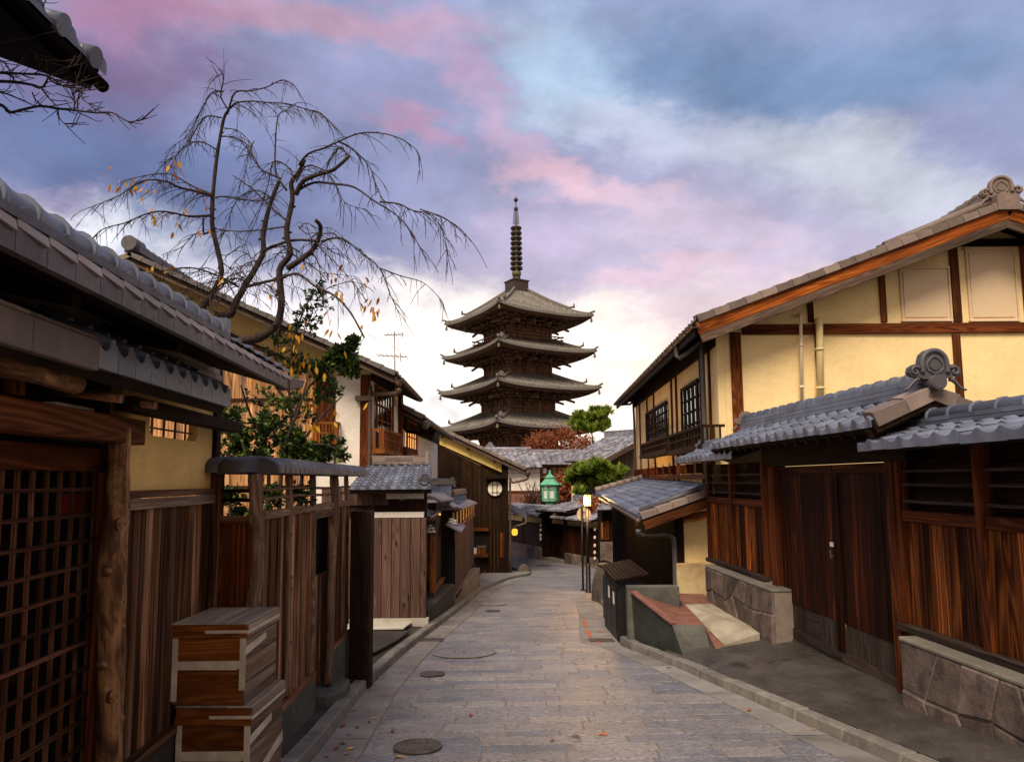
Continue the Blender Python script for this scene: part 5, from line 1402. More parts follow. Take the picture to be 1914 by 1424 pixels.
for x in (1199, 1213, 1226, 1260, 1269, 1316, 1333):
    mb = MB(); s = WF_.hit(x, 860)[0]; WF_.box(mb, s - .04, s + .04, 1.5, zt_ - .42, 0, .04); mb.build('stud', M['beam_red'], plaster_house)
mb = MB(); n = 12
for k in range(n):
    mb = MB(); s = WF_.len * (k + .5) / n; WF_.box(mb, s - .09, s + .09, 1.78, 1.98, 0, .16); mb.build('beam_end', M['beam_red'], plaster_house, bevel=.006)
mb = MB(); WF_.box(mb, 0, WF_.len, 1.66, 1.76, 0, .1); mb.build('sill_beam', M['beam_red'], plaster_house, bevel=.006)
s = WF_.hit(1329, 800)[0]; k = WF_.pt(s, zt_ - .3, .12)
pipe(plaster_house, [eE + wy * 1.6 + V((-.03, 0, -.05)), eE + wy * 1.55 + V((0, 0, -.3)), k + V((0, 0, .1)), k + V((0, 0, -.05)), WF_.pt(s, 1.7, .12)], .045, 'grey_pipe')
k = WF_.pt(.3, zt_ - .35, .1); pipe(plaster_house, [eE + wy * (Lr - .3) + V((-.05, 0, -.05)), k + V((-.1, 0, .02)), k, WF_.pt(.3, 1.9, .1), WF_.pt(.3, 1.75, .3)], .04, 'gutter_metal')
# ground floor street wall and pent roof
WG_ = Wall((xg + KE * 11, YE + 11), (xg, YE))
mb = MB(); WG_.planks(mb, 0, WG_.len - .35, gz(24) - .3, 1.3, .2, 0, .03); mb.build('street_planks', M['shade_timber'], plaster_house)
mb = MB(); WG_.box(mb, WG_.len - .35, WG_.len - .0, gz(13) - .3, 1.3, 0, .03); mb.build('plank_return', M['shade_timber'], plaster_house)
mb = MB(); mb.bx(xg - .02, xg + .12, YE - .05, YE - .02, -.3, 1.2); mb.build('corner_post', M['plank_night'], plaster_house)
pA = at(1113, 921, 21.5); pB = at(1197, 967, YE - .6); pC = V((xe + .02, YE - .6, at(1322, 906, YE - .6).z)); pD = V((xe + KE * 9, 21.5, at(1196, 895, 21.5).z))
pB2 = pB
mb = MB(); tile_roof(mb, pA, pB, pC, pD, .3, .2, .03, .022, lo=True, lip=.05); mb.build('pent_roof', M['tile'], plaster_house)
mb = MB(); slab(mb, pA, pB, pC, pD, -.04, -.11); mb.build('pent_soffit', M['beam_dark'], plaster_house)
mb = MB(); verge(mb, pB + up * .06, pC + up * .06, (0, -1, 0), h=.1, w=.2, seg=.28); mb.build('pent_verge', M['tile_brown'], plaster_house, bevel=.005)
mb = MB(); mb.bar(pB + V((.05, -.02, -.14)), pC + V((0, -.02, -.16)), .07, .14); mb.build('pent_bargeboard', M['beam'], plaster_house, bevel=.005)
mb = MB(); mb.tube([pB + V((.02, .14, .1)), pC + V((-.15, .14, .08))], .05, 10, .4); mb.build('verge_roll', M['verdigris' if 0 else 'tile_dark'], plaster_house)
mb = MB(); n = 7
for k in range(n): a = pA.lerp(pD, k / n); b = pA.lerp(pD, (k + .97) / n); mb.tube([a + up * .08, b + up * .08], [.1, .085], 10)
mb.build('far_verge_roll', M['tile_brown'], plaster_house)
gutter_run(plaster_house, pA + V((-.05, 0, -.02)), pB + V((-.05, -.06, -.02)), .055)
mb = MB(); mb.lathe([(.06, 0), (.055, -.06), (.04, -.14)], pB + V((-.04, .02, -.02)), 10, .5); mb.build('rain_hopper', M['gutter_metal'], plaster_house)
k = V((xg - .1, YE - .02, at(1238, 1003, YE).z)); pipe(plaster_house, [pB + V((-.04, .02, -.2)), pB + V((.02, .1, -.3)), k + V((-.15, 0, .04)), k, k + V((.05, 0, -.12)), V((k.x + .05, k.y, -.4))], .045, 'grey_pipe')
mb = MB(); mb.bar((xg + .02, YE - .5, .98), (4.2, YE - .5, 1.2), .1, .14); mb.build('eave_beam', M['beam'], plaster_house)

# ================================================================== RIGHT: GATE AND FENCES
WG = Wall((3.56 - .047 * 6.2, 12.7), (3.56 + .047 * 4, 2.5))           # runs towards the viewer, faces the street
G = lambda px, n=0: WG.hit(px, 1000, n)[0]
def fence_bay(parent, s0, s1, mids, zt, pm, zrail=1.33, zb=.36, pw=.15):
    mb = MB(); WG.planks(mb, s0 + .08, s1 - .08, zb, zrail - .06, pw, -.03, .025, lap=.014, gap=.014); mb.build('planks', M[pm], parent, bevel=.003)
    mb = MB(); WG.box(mb, s0, s1, zrail - .06, zrail + .04, -.04, .03); mb.build('rail', M['beam_red'], parent, bevel=.005)
    for z in (1.45, 1.6, 1.72):
        mb = MB(); WG.box(mb, s0, s1, z - .012, z + .012, -.03, .015); mb.build('slat', M['plank_kick'], parent)
    mb = MB(); WG.box(mb, s0, s1, 1.2, zt, -.14, -.1); mb.build('backing', M['plank_night'], parent)
    for s in [s0 + .04] + mids + [s1 - .04]:
        mb = MB(); WG.box(mb, s - .045, s + .045, zb - .02, zt, -.05, .045); mb.build('post', M['beam_red'], parent, bevel=.006)
    mb = MB(); WG.box(mb, s0, s1, zb - .06, zb, -.06, .09); mb.build('sill', M['plank_kick'], parent, bevel=.006)
def fence_roof(parent, s0, s1, ze_, zr, n0, lo=False, rr=.055, ends=(True, True)):
    A, B, C, D = WG.pt(s0, ze_, n0), WG.pt(s1, ze_, n0), WG.pt(s1, zr, -.1), WG.pt(s0, zr, -.1)
    mb = MB(); tile_roof(mb, A, B, C, D, .22, .2, .03, .018, lip=.07); mb.build('roof_tiles', M['tile'], parent)
    A2, B2 = WG.pt(s0, ze_, -.2 - n0), WG.pt(s1, ze_, -.2 - n0)
    mb = MB(); tile_roof(mb, B2, A2, D, C, .22, .2, .03, .018, lip=.05, lo=True); mb.build('roof_tiles', M['tile'], parent)
    mb = MB(); slab(mb, A, B, C, D, -.03, -.08); slab(mb, B2, A2, D, C, -.03, -.08); mb.build('soffit', M['beam_dark'], parent)
    mb = MB(); ridge(mb, D + V((0, 0, .0)), C + V((0, 0, .0)), rr, 2, .2, .04, ring=.27); mb.build('ridge_tiles', M['tile'], parent)
lf = thing('plank_fence', 'short orange-brown plank fence on stone base left of the gate', 'fence', (3.4, 11, gz(11)))
l0, l1 = G(1327), G(1436)
fence_bay(lf, l0, l1, [G(1372)], 1.9, 'plank_fire', pw=.12)
a = at(1284, 856, 11.9)
fence_roof(lf, l0 - .5, l1 - .1, 2.0, 2.19, .42)
mb = MB(); oni(mb, WG.pt(l0 - .5, 2.22, -.1), -WG.d, .14); mb.build('ridge_ornament', M['tile'], lf)
rf = thing('plank_fence', 'long orange-brown plank fence with tiled coping right of the gate', 'fence', (3.6, 4.5, gz(4.5)))
r0, r1 = G(1683), WG.len
fence_bay(rf, r0, r1, [G(1842)], 1.95, 'plank_fire', pw=.17)
zz = WG.hit(1640, 836, .45)[1]
fence_roof(rf, G(1612, .45), r1, zz + .04, zz + .18, .45, rr=.075)
# gate
gate = thing('wooden_gate', 'tall dark double gate under its own tiled roof on the right', 'gate', (3.5, 7.7, -.3))
g0, g1 = G(1458), G(1668)
gm = G(1562)
zt, zb = WG.hit(1560, 868)[1], -.3
for i, (a, b) in enumerate(((g0, gm - .006), (gm + .006, g1))):
    mb = MB(); WG.planks(mb, a, b, zb + .42, zt, (b - a) / 6.2, -.05, .03, lap=.008); d = mb.build('door_leaf', M['plank_gate'], gate, bevel=.003)
    mb = MB(); WG.planks(mb, a + .06, b - .06, zb + .12, zb + .42, (b - a) / 5.2, -.05, .026); mb.build('kick_panel', M['plank_kick'], d, bevel=.003)
    mb = MB(); WG.box(mb, a, b, zb, zb + .12, -.06, -.01); mb.build('bottom_rail', M['plank_kick'], d, bevel=.005)
    mb = MB(); WG.box(mb, b - .07 if i == 0 else a, b if i == 0 else a + .07, zb + .12, zt, -.02, .0); WG.box(mb, a, b, zt - .1, zt, -.02, .004); mb.build('stile', M['plank_gate'], d, bevel=.004)
mb = MB(); c = WG.at(1555, 1017, .02); mb.box(c + V((0, -.04, -.025)), V((0, .085, 0)), V((-.004, 0, 0)), V((0, 0, .05))); mb.build('paper_tag', M['white_paint'], gate)
mb = MB(); c = WG.at(1557, 1040, .02); mb.tube([c, c - V((.03, 0, 0))], .02, 10); mb.tube([c + V((-.02, 0, 0)), c + V((-.03, 0, .07))], .008, 6); mb.build('latch', M['iron'], gate)
mb = MB(); WG.box(mb, g0 - .17, g0 - .02, -.4, 2.3, -.12, .06); mb.build('gate_post', M['beam_red'], gate, bevel=.008)
mb = MB(); WG.box(mb, g1 + .02, g1 + .15, -.4, 2.3, -.12, .06); mb.build('gate_post', M['beam_red'], gate, bevel=.008)
mb = MB(); WG.box(mb, g0 - .3, g1 + .4, zt + .007, zt + .3, -.1, .08); mb.build('lintel', M['beam_dark'], gate, bevel=.008)
mb = MB(); WG.box(mb, g0 - .1, g1 + .1, -.4, zb - .01, -.1, .0); mb.build('threshold', M['conc_dark'], gate)
# gate roof: ridge parallel to the wall
er0 = at(1330, 812, 10.3); er1 = at(1600, 788, 6.0); er0.x = er1.x = 2.92
se0, se1 = (er0 - WG.p).dot(WG.d), (er1 - WG.p).dot(WG.d)
nE = (er0 - WG.p).dot(WG.n); zE = (er0.z + er1.z) / 2
zR = at(1702, 720, 6.2).z - .1; zE = at(1600, 790, WG.pt(se1, 0, nE).y).z
A, B, C, D = WG.pt(se0, zE, nE), WG.pt(se1, zE, nE), WG.pt(se1, zR, -.1), WG.pt(se0, zR, -.1)
A2, B2 = WG.pt(se0, zE + .05, -.2 - nE + .1), WG.pt(se1, zE + .05, -.2 - nE + .1)
mb = MB(); tile_roof(mb, A, B, C, D, .24, .2, .045, .02, lip=.05); mb.build('roof_tiles', M['tile'], gate)
mb = MB(); tile_roof(mb, B2, A2, D, C, .24, .2, .04, .02, lip=.05, lo=True); mb.build('roof_tiles', M['tile'], gate)
mb = MB(); slab(mb, A, B, C, D, -.04, -.1); slab(mb, B2, A2, D, C, -.04, -.1); mb.build('soffit', M['beam_dark'], gate)
mb = MB(); ridge(mb, WG.pt(se0 + .05, zR + .0, -.1), WG.pt(se1 - .05, zR + .0, -.1), .07, 3, .22, .05, ring=.24); mb.build('ridge_tiles', M['tile'], gate)
mb = MB(); oni(mb, WG.pt(se1 + .02, zR + .14, -.1), WG.d, .225); mb.build('ridge_ornament', M['tile_dark'], gate)
mb = MB(); oni(mb, WG.pt(se0, zR + .08, -.1), -WG.d, .17); mb.build('ridge_ornament', M['tile_brown'], gate)
for P, Q in ((B, C), (B2, C)):
    mb = MB(); verge(mb, P + V((0, 0, .07)), Q + V((0, 0, .07)), WG.d, h=.12, w=.14, seg=.27); mb.build('verge_tiles', M['tile_brown'], gate, bevel=.005)
    mb = MB(); d = Q - P; mb.bar(P + V((0, 0, -.1)) - WG.d * .08, Q + V((0, 0, -.1)) - WG.d * .08, .05, .08); mb.build('bargeboard', M['beam_dark'], gate)
mb = MB(); k = se0 + .1
while k < se1: mb.bar(WG.pt(k, zE - .1, nE - .03), WG.pt(k, zR - .12, -.1), .04, .06); k += .24
mb.build('rafters', M['beam_dark'], gate)
mb = MB(); WG.box(mb, se0 + .2, se1 - .15, zE - .02, zE + .08, nE * .45, nE * .45 + .09); mb.build('eave_beam', M['beam_dark'], gate)
mb = MB(); WG.box(mb, se0 + .3, se1 - .2, 2.2, zR - .12, -.13, -.08); mb.build('gable_infill', M['plank_night'], gate)
# stone bases
def stone_base(px0, px1, label, ztop, nf=.24):
    s0, s1 = G(px0, nf), (G(px1, nf) if px1 < 1900 else WG.len)
    t = thing('stone_base', label, 'stone wall', WG.pt((s0 + s1) / 2, -.4, nf / 2))
    L = s1 - s0; core = MB(); WG.box(core, s0 + .01, s1 - .01, -1.2, ztop - .02, -.08, nf - .012); core.build('core', M['mortar'], t)
    # random rubble faces: jittered cells
    mb = MB(); n = max(3, round(L / .33)); rows = 3; zz0 = zgmin = -.75
    pt = {}
    for j in range(rows + 1):
        for i in range(n + 1):
            ju = 0 if i in (0, n) else rnd.uniform(-.13, .13); jz = 0 if j in (0, rows) else rnd.uniform(-.08, .08)
            pt[i, j] = (s0 + L * i / n + ju + (0 if i in (0, n) else (j % 2) * .1), zz0 + (ztop - .035 - zz0) * j / rows + jz)
    for j in range(rows):
        for i in range(n):
            q = [pt[i, j], pt[i + 1, j], pt[i + 1, j + 1], pt[i, j + 1]]
            cx = sum(a for a, b in q) / 4; cz = sum(b for a, b in q) / 4; dz = rnd.uniform(0, .018)
            sh = lambda a, b, k: (cx + (a - cx) * k, cz + (b - cz) * k)
            lo = [WG.pt(*sh(a, b, .985), nf - .04) for a, b in q]; hi = [WG.pt(*sh(a, b, .955), nf - .004 + dz) for a, b in q]
            mb.hexa(lo + hi)
    mb.build('rubble_face', M['rubble'], t, bevel=.012)
    mb = MB(); WG.box(mb, s0 - .005, s1, ztop - .04, ztop, -.02, nf + .005); mb.build('cap', M['conc'], t, bevel=.012)
    return t
stone_base(1316, 1438, 'long low rubble stone base under the fence left of the gate', .29)
stone_base(1668, 1950, 'low rubble stone base under the fence right of the gate', .30)

# ---- brick platform with granite sides
plat = thing('brick_platform', 'raised platform of red brick with dark granite sides and pale ramp', 'platform', (2.4, 9.6, gz(9.6)))
A = at(1180, 1106, 10.3); Bp = V((3.25, 12.2, -.3)); E = at(1256, 1167, 9.4); Fp = at(1316, 1168, 9.25)
H1 = at(1280, 1130, 10.6); H2 = V((3.27, 11.3, at(1330, 1128, 11.3).z)); Cc = at(1420, 1184, 9.12); D2 = at(1353, 1206, 9.0); Dp = at(1338, 1213, 8.95)
g = lambda p, e=-.1: V((p.x, p.y, gz(p.y) + e))
mb = MB()
for f in ((A, E, H1), (E, Fp, H1), (Fp, Dp, H1), (Dp, D2, H1), (A, H1, H2), (A, H2, Bp)): mb.poly(f, .5)
mb.build('brick_top', M['brick'], plat)
mb = MB(); u = V((0, 0, .006)); mb.poly((H1 + u, D2 + u, Cc + u, H2 + u), .5); 
for a, b in ((D2 + u, Cc + u), (Dp, D2)): mb.poly((a, b, b - V((0, 0, .5)), a - V((0, 0, .5))), .5)
mb.poly((Cc + u, H2 + u, H2 - V((0, 0, .5)), Cc - V((0, 0, .5))), .5)
mb.build('concrete_ramp', M['ramp'], plat)
Gk = V((XR(8.72) + .16, 8.72, gz(8.7) - .1)); A0 = V((XR(10.3) + .17, 10.3, gz(10.3) - .1))
mb = MB(); mb.poly((A0, Gk, E, A), .5); mb.poly((A0, A, Bp, g(Bp)), .5); mb.build('granite_side', M['granite_green'], plat)
mb = MB(); mb.poly((Gk, g(Dp), Dp, Fp, E), .5); mb.build('granite_slope', M['granite'], plat)
mb = MB(); mb.bx(A.x - .05, at(1266, 1096, 10.45).x, 10.32, 10.5, gz(10.4) - .1, at(1200, 1096, 10.32).z); mb.build('upstand', M['granite'], plat, bevel=.012)
for (x0, y0, x1, y1) in ((1184, 1108, 1258, 1176),):
    mb = MB(); a, b = A + V((.02, -.02, .012)), E + V((.03, .0, .012)); mb.bar(a, b, .1, .02); mb.build('brick_edging', M['brick'], plat)
qd = A.lerp(H1, .55) + V((.1, .12, .03))
n_ = (E - A).cross(H1 - A).normalized(); n_ = n_ if n_.z > 0 else -n_
t = thing('manhole_cover', 'round rusty cover set in the red brick platform', 'manhole cover', at(1252, 1117, 10.3))
mb = MB(); nn = (H1 - A).cross(H2 - A).normalized(); nn = nn if nn.z > 0 else -nn
rq = ray(1250, 1119); c = EYE + rq * ((A - EYE).dot(nn) / rq.dot(nn)); mb.tube([c, c + nn * .012], .17, 24, .5); mb.build('cover_plate', M['iron'], t)
mb = MB(); a = nn.orthogonal().normalized(); b = nn.cross(a)
mb.tube([c + nn * .012 + (a * math.cos(q) + b * math.sin(q)) * .19 for q in [2 * math.pi * k / 24 for k in range(25)]], .012, 6, .5); mb.build('rim', M['iron'], t)
t = thing('drain_slot', 'long narrow dark drain at the back of the brick platform', 'drain', at(1230, 1108, 10.5))
mb = MB(); pl_ = lambda x, y: EYE + ray(x, y) * ((A - EYE).dot(nn) / ray(x, y).dot(nn)); a, b = pl_(1206, 1109.5), pl_(1262, 1108); mb.bar(a, b, .06, .02, nn); mb.build('slot', M['iron'], t)

# ---- black slatted bin cupboard
cab = thing('bin_cupboard', 'black timber bin cupboard with sloping slatted roof', 'cupboard', (1.95, 11.6, gz(11.6)))
cx0, cx1, cy0, cy1 = at(1155, 1180, 10.75).x, at(1206, 1180, 10.75).x, 10.75, 12.5
zc0, zc1 = gz(11.5) + .02, at(1170, 1088, 10.75).z
q0 = gz(cy0) + .02
mb = MB(); mb.hexa([V((cx0, cy0, q0)), V((cx1, cy0, q0)), V((cx1 + .03, cy1, gz(cy1))), V((cx0 + .03, cy1, gz(cy1))), V((cx0, cy0, zc1 - .03)), V((cx1, cy0, zc1 + .03)), V((cx1 + .03, cy1, zc1 + .03)), V((cx0 + .03, cy1, zc1 - .03))]); mb.build('body', M['black'], cab, bevel=.008)
mb = MB(); n = 9
for k in range(n):
    f0, f1 = k / n, (k + .86) / n
    P = lambda f, q, z: V((cx0 - .05 + (cx1 - cx0 + .12) * f + .03 * (q - cy0) / (cy1 - cy0), q, z + .02 + (.1) * f))
    mb.hexa([P(f0, cy0 - .1, zc1), P(f1, cy0 - .1, zc1), P(f1, cy1 + .05, zc1), P(f0, cy1 + .05, zc1), P(f0, cy0 - .1, zc1 + .03), P(f1, cy0 - .1, zc1 + .025), P(f1, cy1 + .05, zc1 + .025), P(f0, cy1 + .05, zc1 + .03)])
mb.build('slatted_roof', M['beam_dark'], cab, bevel=.003)
for k in range(3):
    f0, f1 = cy0 + .06 + .6 * k, cy0 + .6 + .6 * k
    mb = MB(); o = lambda q: cx0 + .03 * (q - cy0) / (cy1 - cy0)
    mb.hexa([V((o(f0) - .02, f0, q0 + .12 - .04 * k)), V((o(f1) - .02, f1, q0 + .08 - .04 * k)), V((o(f1), f1, q0 + .08 - .04 * k)), V((o(f0), f0, q0 + .12 - .04 * k)), V((o(f0) - .02, f0, zc1 - .1)), V((o(f1) - .02, f1, zc1 - .1)), V((o(f1), f1, zc1 - .1)), V((o(f0), f0, zc1 - .1))])
    d = mb.build('door', M['black'], cab, bevel=.006)
    if k < 2: mb = MB(); mb.box((o(f0 + .1) - .026, f0 + .12, zc1 - .36), (.004, 0, 0), (0, .14, 0), (0, 0, .18)); mb.build('notice', M['white_paint'], d)
mb = MB(); mb.bx(cx0 - .01, cx1 + .02, cy0 - .012, cy0 - .002, q0, q0 + .25); mb.build('plinth_board', M['black'], cab)
mb = MB()
P = [(.0, .0), (.5, .05), (.62, .4), (.5, .95), (.3, 1.2), (.05, 1.1), (-.1, .6)]
q = at(1128, 1130, 16.6); 
mb.grid(lambda u, v: V((q.x + .1 + (.28 + .05 * math.sin(5 * u * 6.28)) * math.cos(2 * math.pi * u) * (1 - .45 * v ** 2.5), 16.9 + .9 * math.sin(2 * math.pi * u) * (1 - .4 * v ** 3), gz(17) - .05 + .92 * v + .05 * math.sin(9 * u) * v)), 22, 10, .5)
mb.poly([V((q.x + .1 + (.28) * math.cos(a) * .55, 16.9 + .9 * math.sin(a) * .6, gz(17) + .86)) for a in [2 * math.pi * k / 16 for k in range(16)]], .5)
tag(mb.build('boulder', M['rock']), 'rough brown boulder between lamp post and bin cupboard', 'boulder')

# ---- street lamp and sign pole
lb = ground(1100, 1108); Yl = lb.y
lamp = thing('street_lamp', 'black street lamp with glowing lantern beside the kerb', 'street lamp', (lb.x, lb.y, gz(Yl)))
zj = at(1100, 1054, Yl).z; zl0, zl1 = at(1100, 944, Yl).z, at(1100, 926, Yl).z
mb = MB(); mb.lathe([(.085, 0), (.085, .02), (.065, .04), (.065, zj - gz(Yl)), (.05, zj - gz(Yl) + .02)], (lb.x, lb.y, gz(Yl)), 18, .5); mb.build('base_column', M['black'], lamp)
mb = MB(); mb.tube([V((lb.x, lb.y, zj)), V((lb.x, lb.y, zl0 - .03))], .042, 14); mb.lathe([(.05, 0), (.11, .02), (.11, .04)], (lb.x, lb.y, zl0 - .045), 12, .5); mb.build('pole', M['black'], lamp)
mb = MB(); w = .085
mb.bx(lb.x - w, lb.x + w, Yl - w, Yl + w, zl0, zl1, .5); lg = mb.build('lantern', M['glow'], lamp)
mb = MB()
for sx_ in (-1, 0, 1):
    for sy_ in (-1, 0, 1):
        if sx_ or sy_: mb.bx(lb.x + sx_ * (w + .004) - .008, lb.x + sx_ * (w + .004) + .008, Yl + sy_ * (w + .004) - .008, Yl + sy_ * (w + .004) + .008, zl0 - .01, zl1 + .01)
mb.build('lantern_frame', M['black'], lg)
mb = MB(); mb.lathe([(.15, 0), (.12, .035), (.02, .06)], (lb.x, lb.y, zl1 + .008), 4, .5, sm=False, a0=math.pi / 4); mb.build('lantern_cap', M['black'], lamp)
pl = bpy.data.lights.new('lamp_light', 'POINT'); pl.energy = 110; pl.color = (1, .55, .18); pl.shadow_soft_size = .1
po = bpy.data.objects.new('lamp_light', pl); COL.objects.link(po); po.location = (lb.x, lb.y - .2, zl0 + .1)
Ys = Yl + .25; sp = ground(1090, 1104)
rs = thing('road_sign', 'round road sign seen from behind on a thin black pole', 'road sign', (sp.x, sp.y, gz(sp.y)))
mb = MB(); mb.tube([V((sp.x, sp.y, gz(sp.y))), V((sp.x, sp.y, at(1090, 946, sp.y).z))], .03, 10); mb.lathe([(.08, 0), (.08, .03)], (sp.x, sp.y, gz(sp.y)), 12); mb.build('pole', M['black'], rs)
c = at(1091.5, 961, sp.y + .06); mb = MB(); mb.tube([c, c + V((0, .012, 0))], .2, 28, .5); d = mb.build('disc', M['shutter'], rs)
mb = MB()
for z in (-.1, .1): mb.bx(c.x - .06, c.x + .02, c.y - .045, c.y - .002, c.z + z - .015, c.z + z + .015)
mb.build('clamp', M['white_paint'], d)
# ================================================================== PAGODA
ZP = 92.0
pc = at(967.5, 700, ZP)
PX = ZP / FPX
pag = thing('pagoda', 'five-storey wooden pagoda with a tall ringed bronze spire above the rooftops', 'pagoda', (pc.x, ZP, gz(60)))
PH = rad(-90 - 12.9)
def rot(x, y, a=PH + rad(45)):
    return V((pc.x + x * math.cos(a) - y * math.sin(a), ZP + x * math.sin(a) + y * math.cos(a), 0))
zpx = lambda y: at(967, y, ZP).z
def pagoda_roof(hw, hi, z_e, z_t, lift, ztip):
    """hw eave half side, hi inner half side, eave height (mid-side), top height"""
    t = thing_part = MB()
    ribs = 54
    nu, nv = ribs * 4, 9
    for side in range(4):
        a0 = PH + rad(45) + side * math.pi / 2
        ca, sa = math.cos(a0), math.sin(a0)
        def fn(u, v):
            x = (2 * u - 1) * hw
            smax = min(1.0, (hw - abs(x)) / (hw - hi)) if abs(x) > hi else 1.0
            s = v * smax
            y = hw - s * (hw - hi)
            k = abs(x) / hw
            z = z_e + (z_t - z_e) * (s ** 1.25) + lift * (k ** 3.2) * (1 - s) ** 1.5
            z += .17 * (max(0, math.cos(u * ribs * 2 * math.pi)) ** .6) if 0 < u < 1 else 0
            return V((pc.x + x * ca + y * sa, ZP + x * sa - y * ca, z))
        t.grid(fn, nu, nv, lambda i, j: ((i * 37 + j * 91) % 101) / 101)
        # eave edge: stepped thickness below the tiles
        for (dy0, h0, h1, mm) in ((0, .02, -.22, 0), (-.3, -.22, -.46, 1)):
            for i in range(30):
                xa, xb = (2 * i / 30 - 1) * (hw + dy0), (2 * (i + 1) / 30 - 1) * (hw + dy0)
                def q(x, h, inn):
                    k = min(1, abs(x) / hw); z = z_e + lift * k ** 3.2 + h; y = hw + dy0 - inn
                    return V((pc.x + x * ca + y * sa, ZP + x * sa - y * ca, z))
                t.hexa([q(xa, h1, .5), q(xb, h1, .5), q(xb, h1, 0), q(xa, h1, 0), q(xa, h0, .5), q(xb, h0, .5), q(xb, h0, 0), q(xa, h0, 0)], .5, mm)
    return t
def corner_dir(k):
    a = PH + k * math.pi / 2
    return V((math.cos(a), math.sin(a), 0))
levels = [  # eave corner radius px, corner tip y px, top radius px, top y px, body radius px below this roof, body bottom y
    (146, 596, 17, 548, 63, 648), (151, 661, 60, 642, 63, 708), (158, 728, 60, 706, 68, 776), (164, 797, 65, 775, 72, 845), (170, 868, 69, 845, 78, 955)]
for li, (rc_, yt, rt, ytop, rb_, yb) in enumerate(levels):
    hw = rc_ * PX / math.sqrt(2); hi = rt * PX / math.sqrt(2); lift = .55
    ztip = zpx(yt); z_e = ztip - lift; z_t = zpx(ytop) + (.2 if li == 0 else .1)
    ro = pagoda_roof(hw, hi, z_e, z_t, lift, ztip).build('roof', [M['tile_old'], M['pag_wood']], pag)
    for k in range(4):          # hip ridges in two upturned steps
        t = MB(); d = corner_dir(k); R0 = hw * math.sqrt(2); R1 = hi * math.sqrt(2)
        def hz(s): return z_e + (z_t - z_e) * s ** 1.25 + lift * (1 - s) ** (3.2 + 1.5)
        P = [V((pc.x, ZP, 0)) + d * (R0 - s * (R0 - R1)) + V((0, 0, hz(s) + .16)) for s in [j / 14 for j in range(15)]]
        P[0] += V((0, 0, .25)) + d * .15
        t.tube(P, .14, 8, .4)
        q = P[4:]; q = [p + V((0, 0, .22)) for p in q]; q[0] += V((0, 0, .3)); t.tube(q, .15, 8, .5)
        if k in (0, 1, 3): oni(t, q[0] + V((0, 0, .05)), d, .36)
        t.build('hip_ridge', M['tile_old'], ro)
    # rafters
    t = MB()
    for side in range(4):
        a0 = PH + rad(45) + side * math.pi / 2; ca, sa = math.cos(a0), math.sin(a0)
        n = 52
        for i in range(n):
            x = (2 * (i + .5) / n - 1) * (hw - .5); kk = abs(x) / hw; z = z_e + lift * kk ** 3.2
            W = lambda x, y, z: V((pc.x + x * ca + y * sa, ZP + x * sa - y * ca, z))
            yi = max(hw * .55, abs(x))
            if hw - .35 - yi > .2:
                t.bar(W(x, hw - .4, z - .5), W(x, yi, z - .5 + .25 * (hw - yi) * .5), .11, .13)
    t.build('rafters', M['pag_wood'], ro)
    # underside
    t = MB()
    for side in range(4):
        a0 = PH + rad(45) + side * math.pi / 2; ca, sa = math.cos(a0), math.sin(a0); W = lambda x, y, z: V((pc.x + x * ca + y * sa, ZP + x * sa - y * ca, z))
        m = hw * .5
        def un(u, v):
            y = hw - .5 - v * (hw - .5 - m); x = (2 * u - 1) * y; kk = abs(x) / hw
            return W(x, y, z_e - .38 + lift * kk ** 3.2 * (1 - v) + .22 * v * (hw - m) * .5)
        t.grid(un, 16, 4, .5)
    t.build('soffit', M['pag_wood'], ro)
    # bells under the corners
    for k in range(4):
        d = corner_dir(k); c = V((pc.x, ZP, ztip - .75)) + d * (hw * math.sqrt(2) - .35)
        t = MB(); t.lathe([(.03, .3), (.1, .26), (.14, .05), (.2, -.18), (.21, -.22)], c, 10, .5); t.tube([c + V((0, 0, .3)), c + V((0, 0, .6))], .02, 5); t.tube([c - V((0, 0, .2)), c - V((0, 0, .42))], .05, 5); t.build('bell', M['bronze_green'], ro)
    # bracket sets stepping out under the eave
    rb = rb_ * PX / math.sqrt(2)
    zb = z_e - .45
    t = MB()
    for side in range(4):
        a0 = PH + rad(45) + side * math.pi / 2; ca, sa = math.cos(a0), math.sin(a0)
        def bb(x0, x1, y0, y1, z0, z1, m=0):
            W = lambda x, y, z: V((pc.x + x * ca + y * sa, ZP + x * sa - y * ca, z))
            t.hexa([W(x0, y0, z0), W(x1, y0, z0), W(x1, y1, z0), W(x0, y1, z0), W(x0, y0, z1), W(x1, y0, z1), W(x1, y1, z1), W(x0, y1, z1)], None, m)
        for tier in range(4):
            z = zb - .98 + tier * .3; o = rb + .1 + tier * .78
            bb(-o, o, o - .16, o + .04, z + .13, z + .25)
            n = 6 if tier < 2 else 8
            for i in range(n):
                x = (2 * i / (n - 1) - 1) * o * .97
                bb(x - .13, x + .13, rb - .2, o + .3, z - .02, z + .12)
                bb(x - .2, x + .2, o - .12, o + .2, z + .11, z + .24)
                bb(x - .11, x + .11, o + .2, o + .26, z + .0, z + .17, 1)
        for i in range(4):                                   # long cantilever arms
            x = (2 * i / 3 - 1) * (rb + .3); W = lambda x, y, z: V((pc.x + x * ca + y * sa, ZP + x * sa - y * ca, z))
            t.bar(W(x, rb, zb - .1), W(x * 1.02, hw - 1.3, zb - .75), .2, .28)
    t.build('brackets', [M['pag_wood'], M['pag_white']], ro)
    # storey body
    z0, z1 = zpx(yb) - .6, zb - .2
    t = MB()
    a = PH + rad(45); W = lambda x, y, z: rot(x, y) + V((0, 0, z))
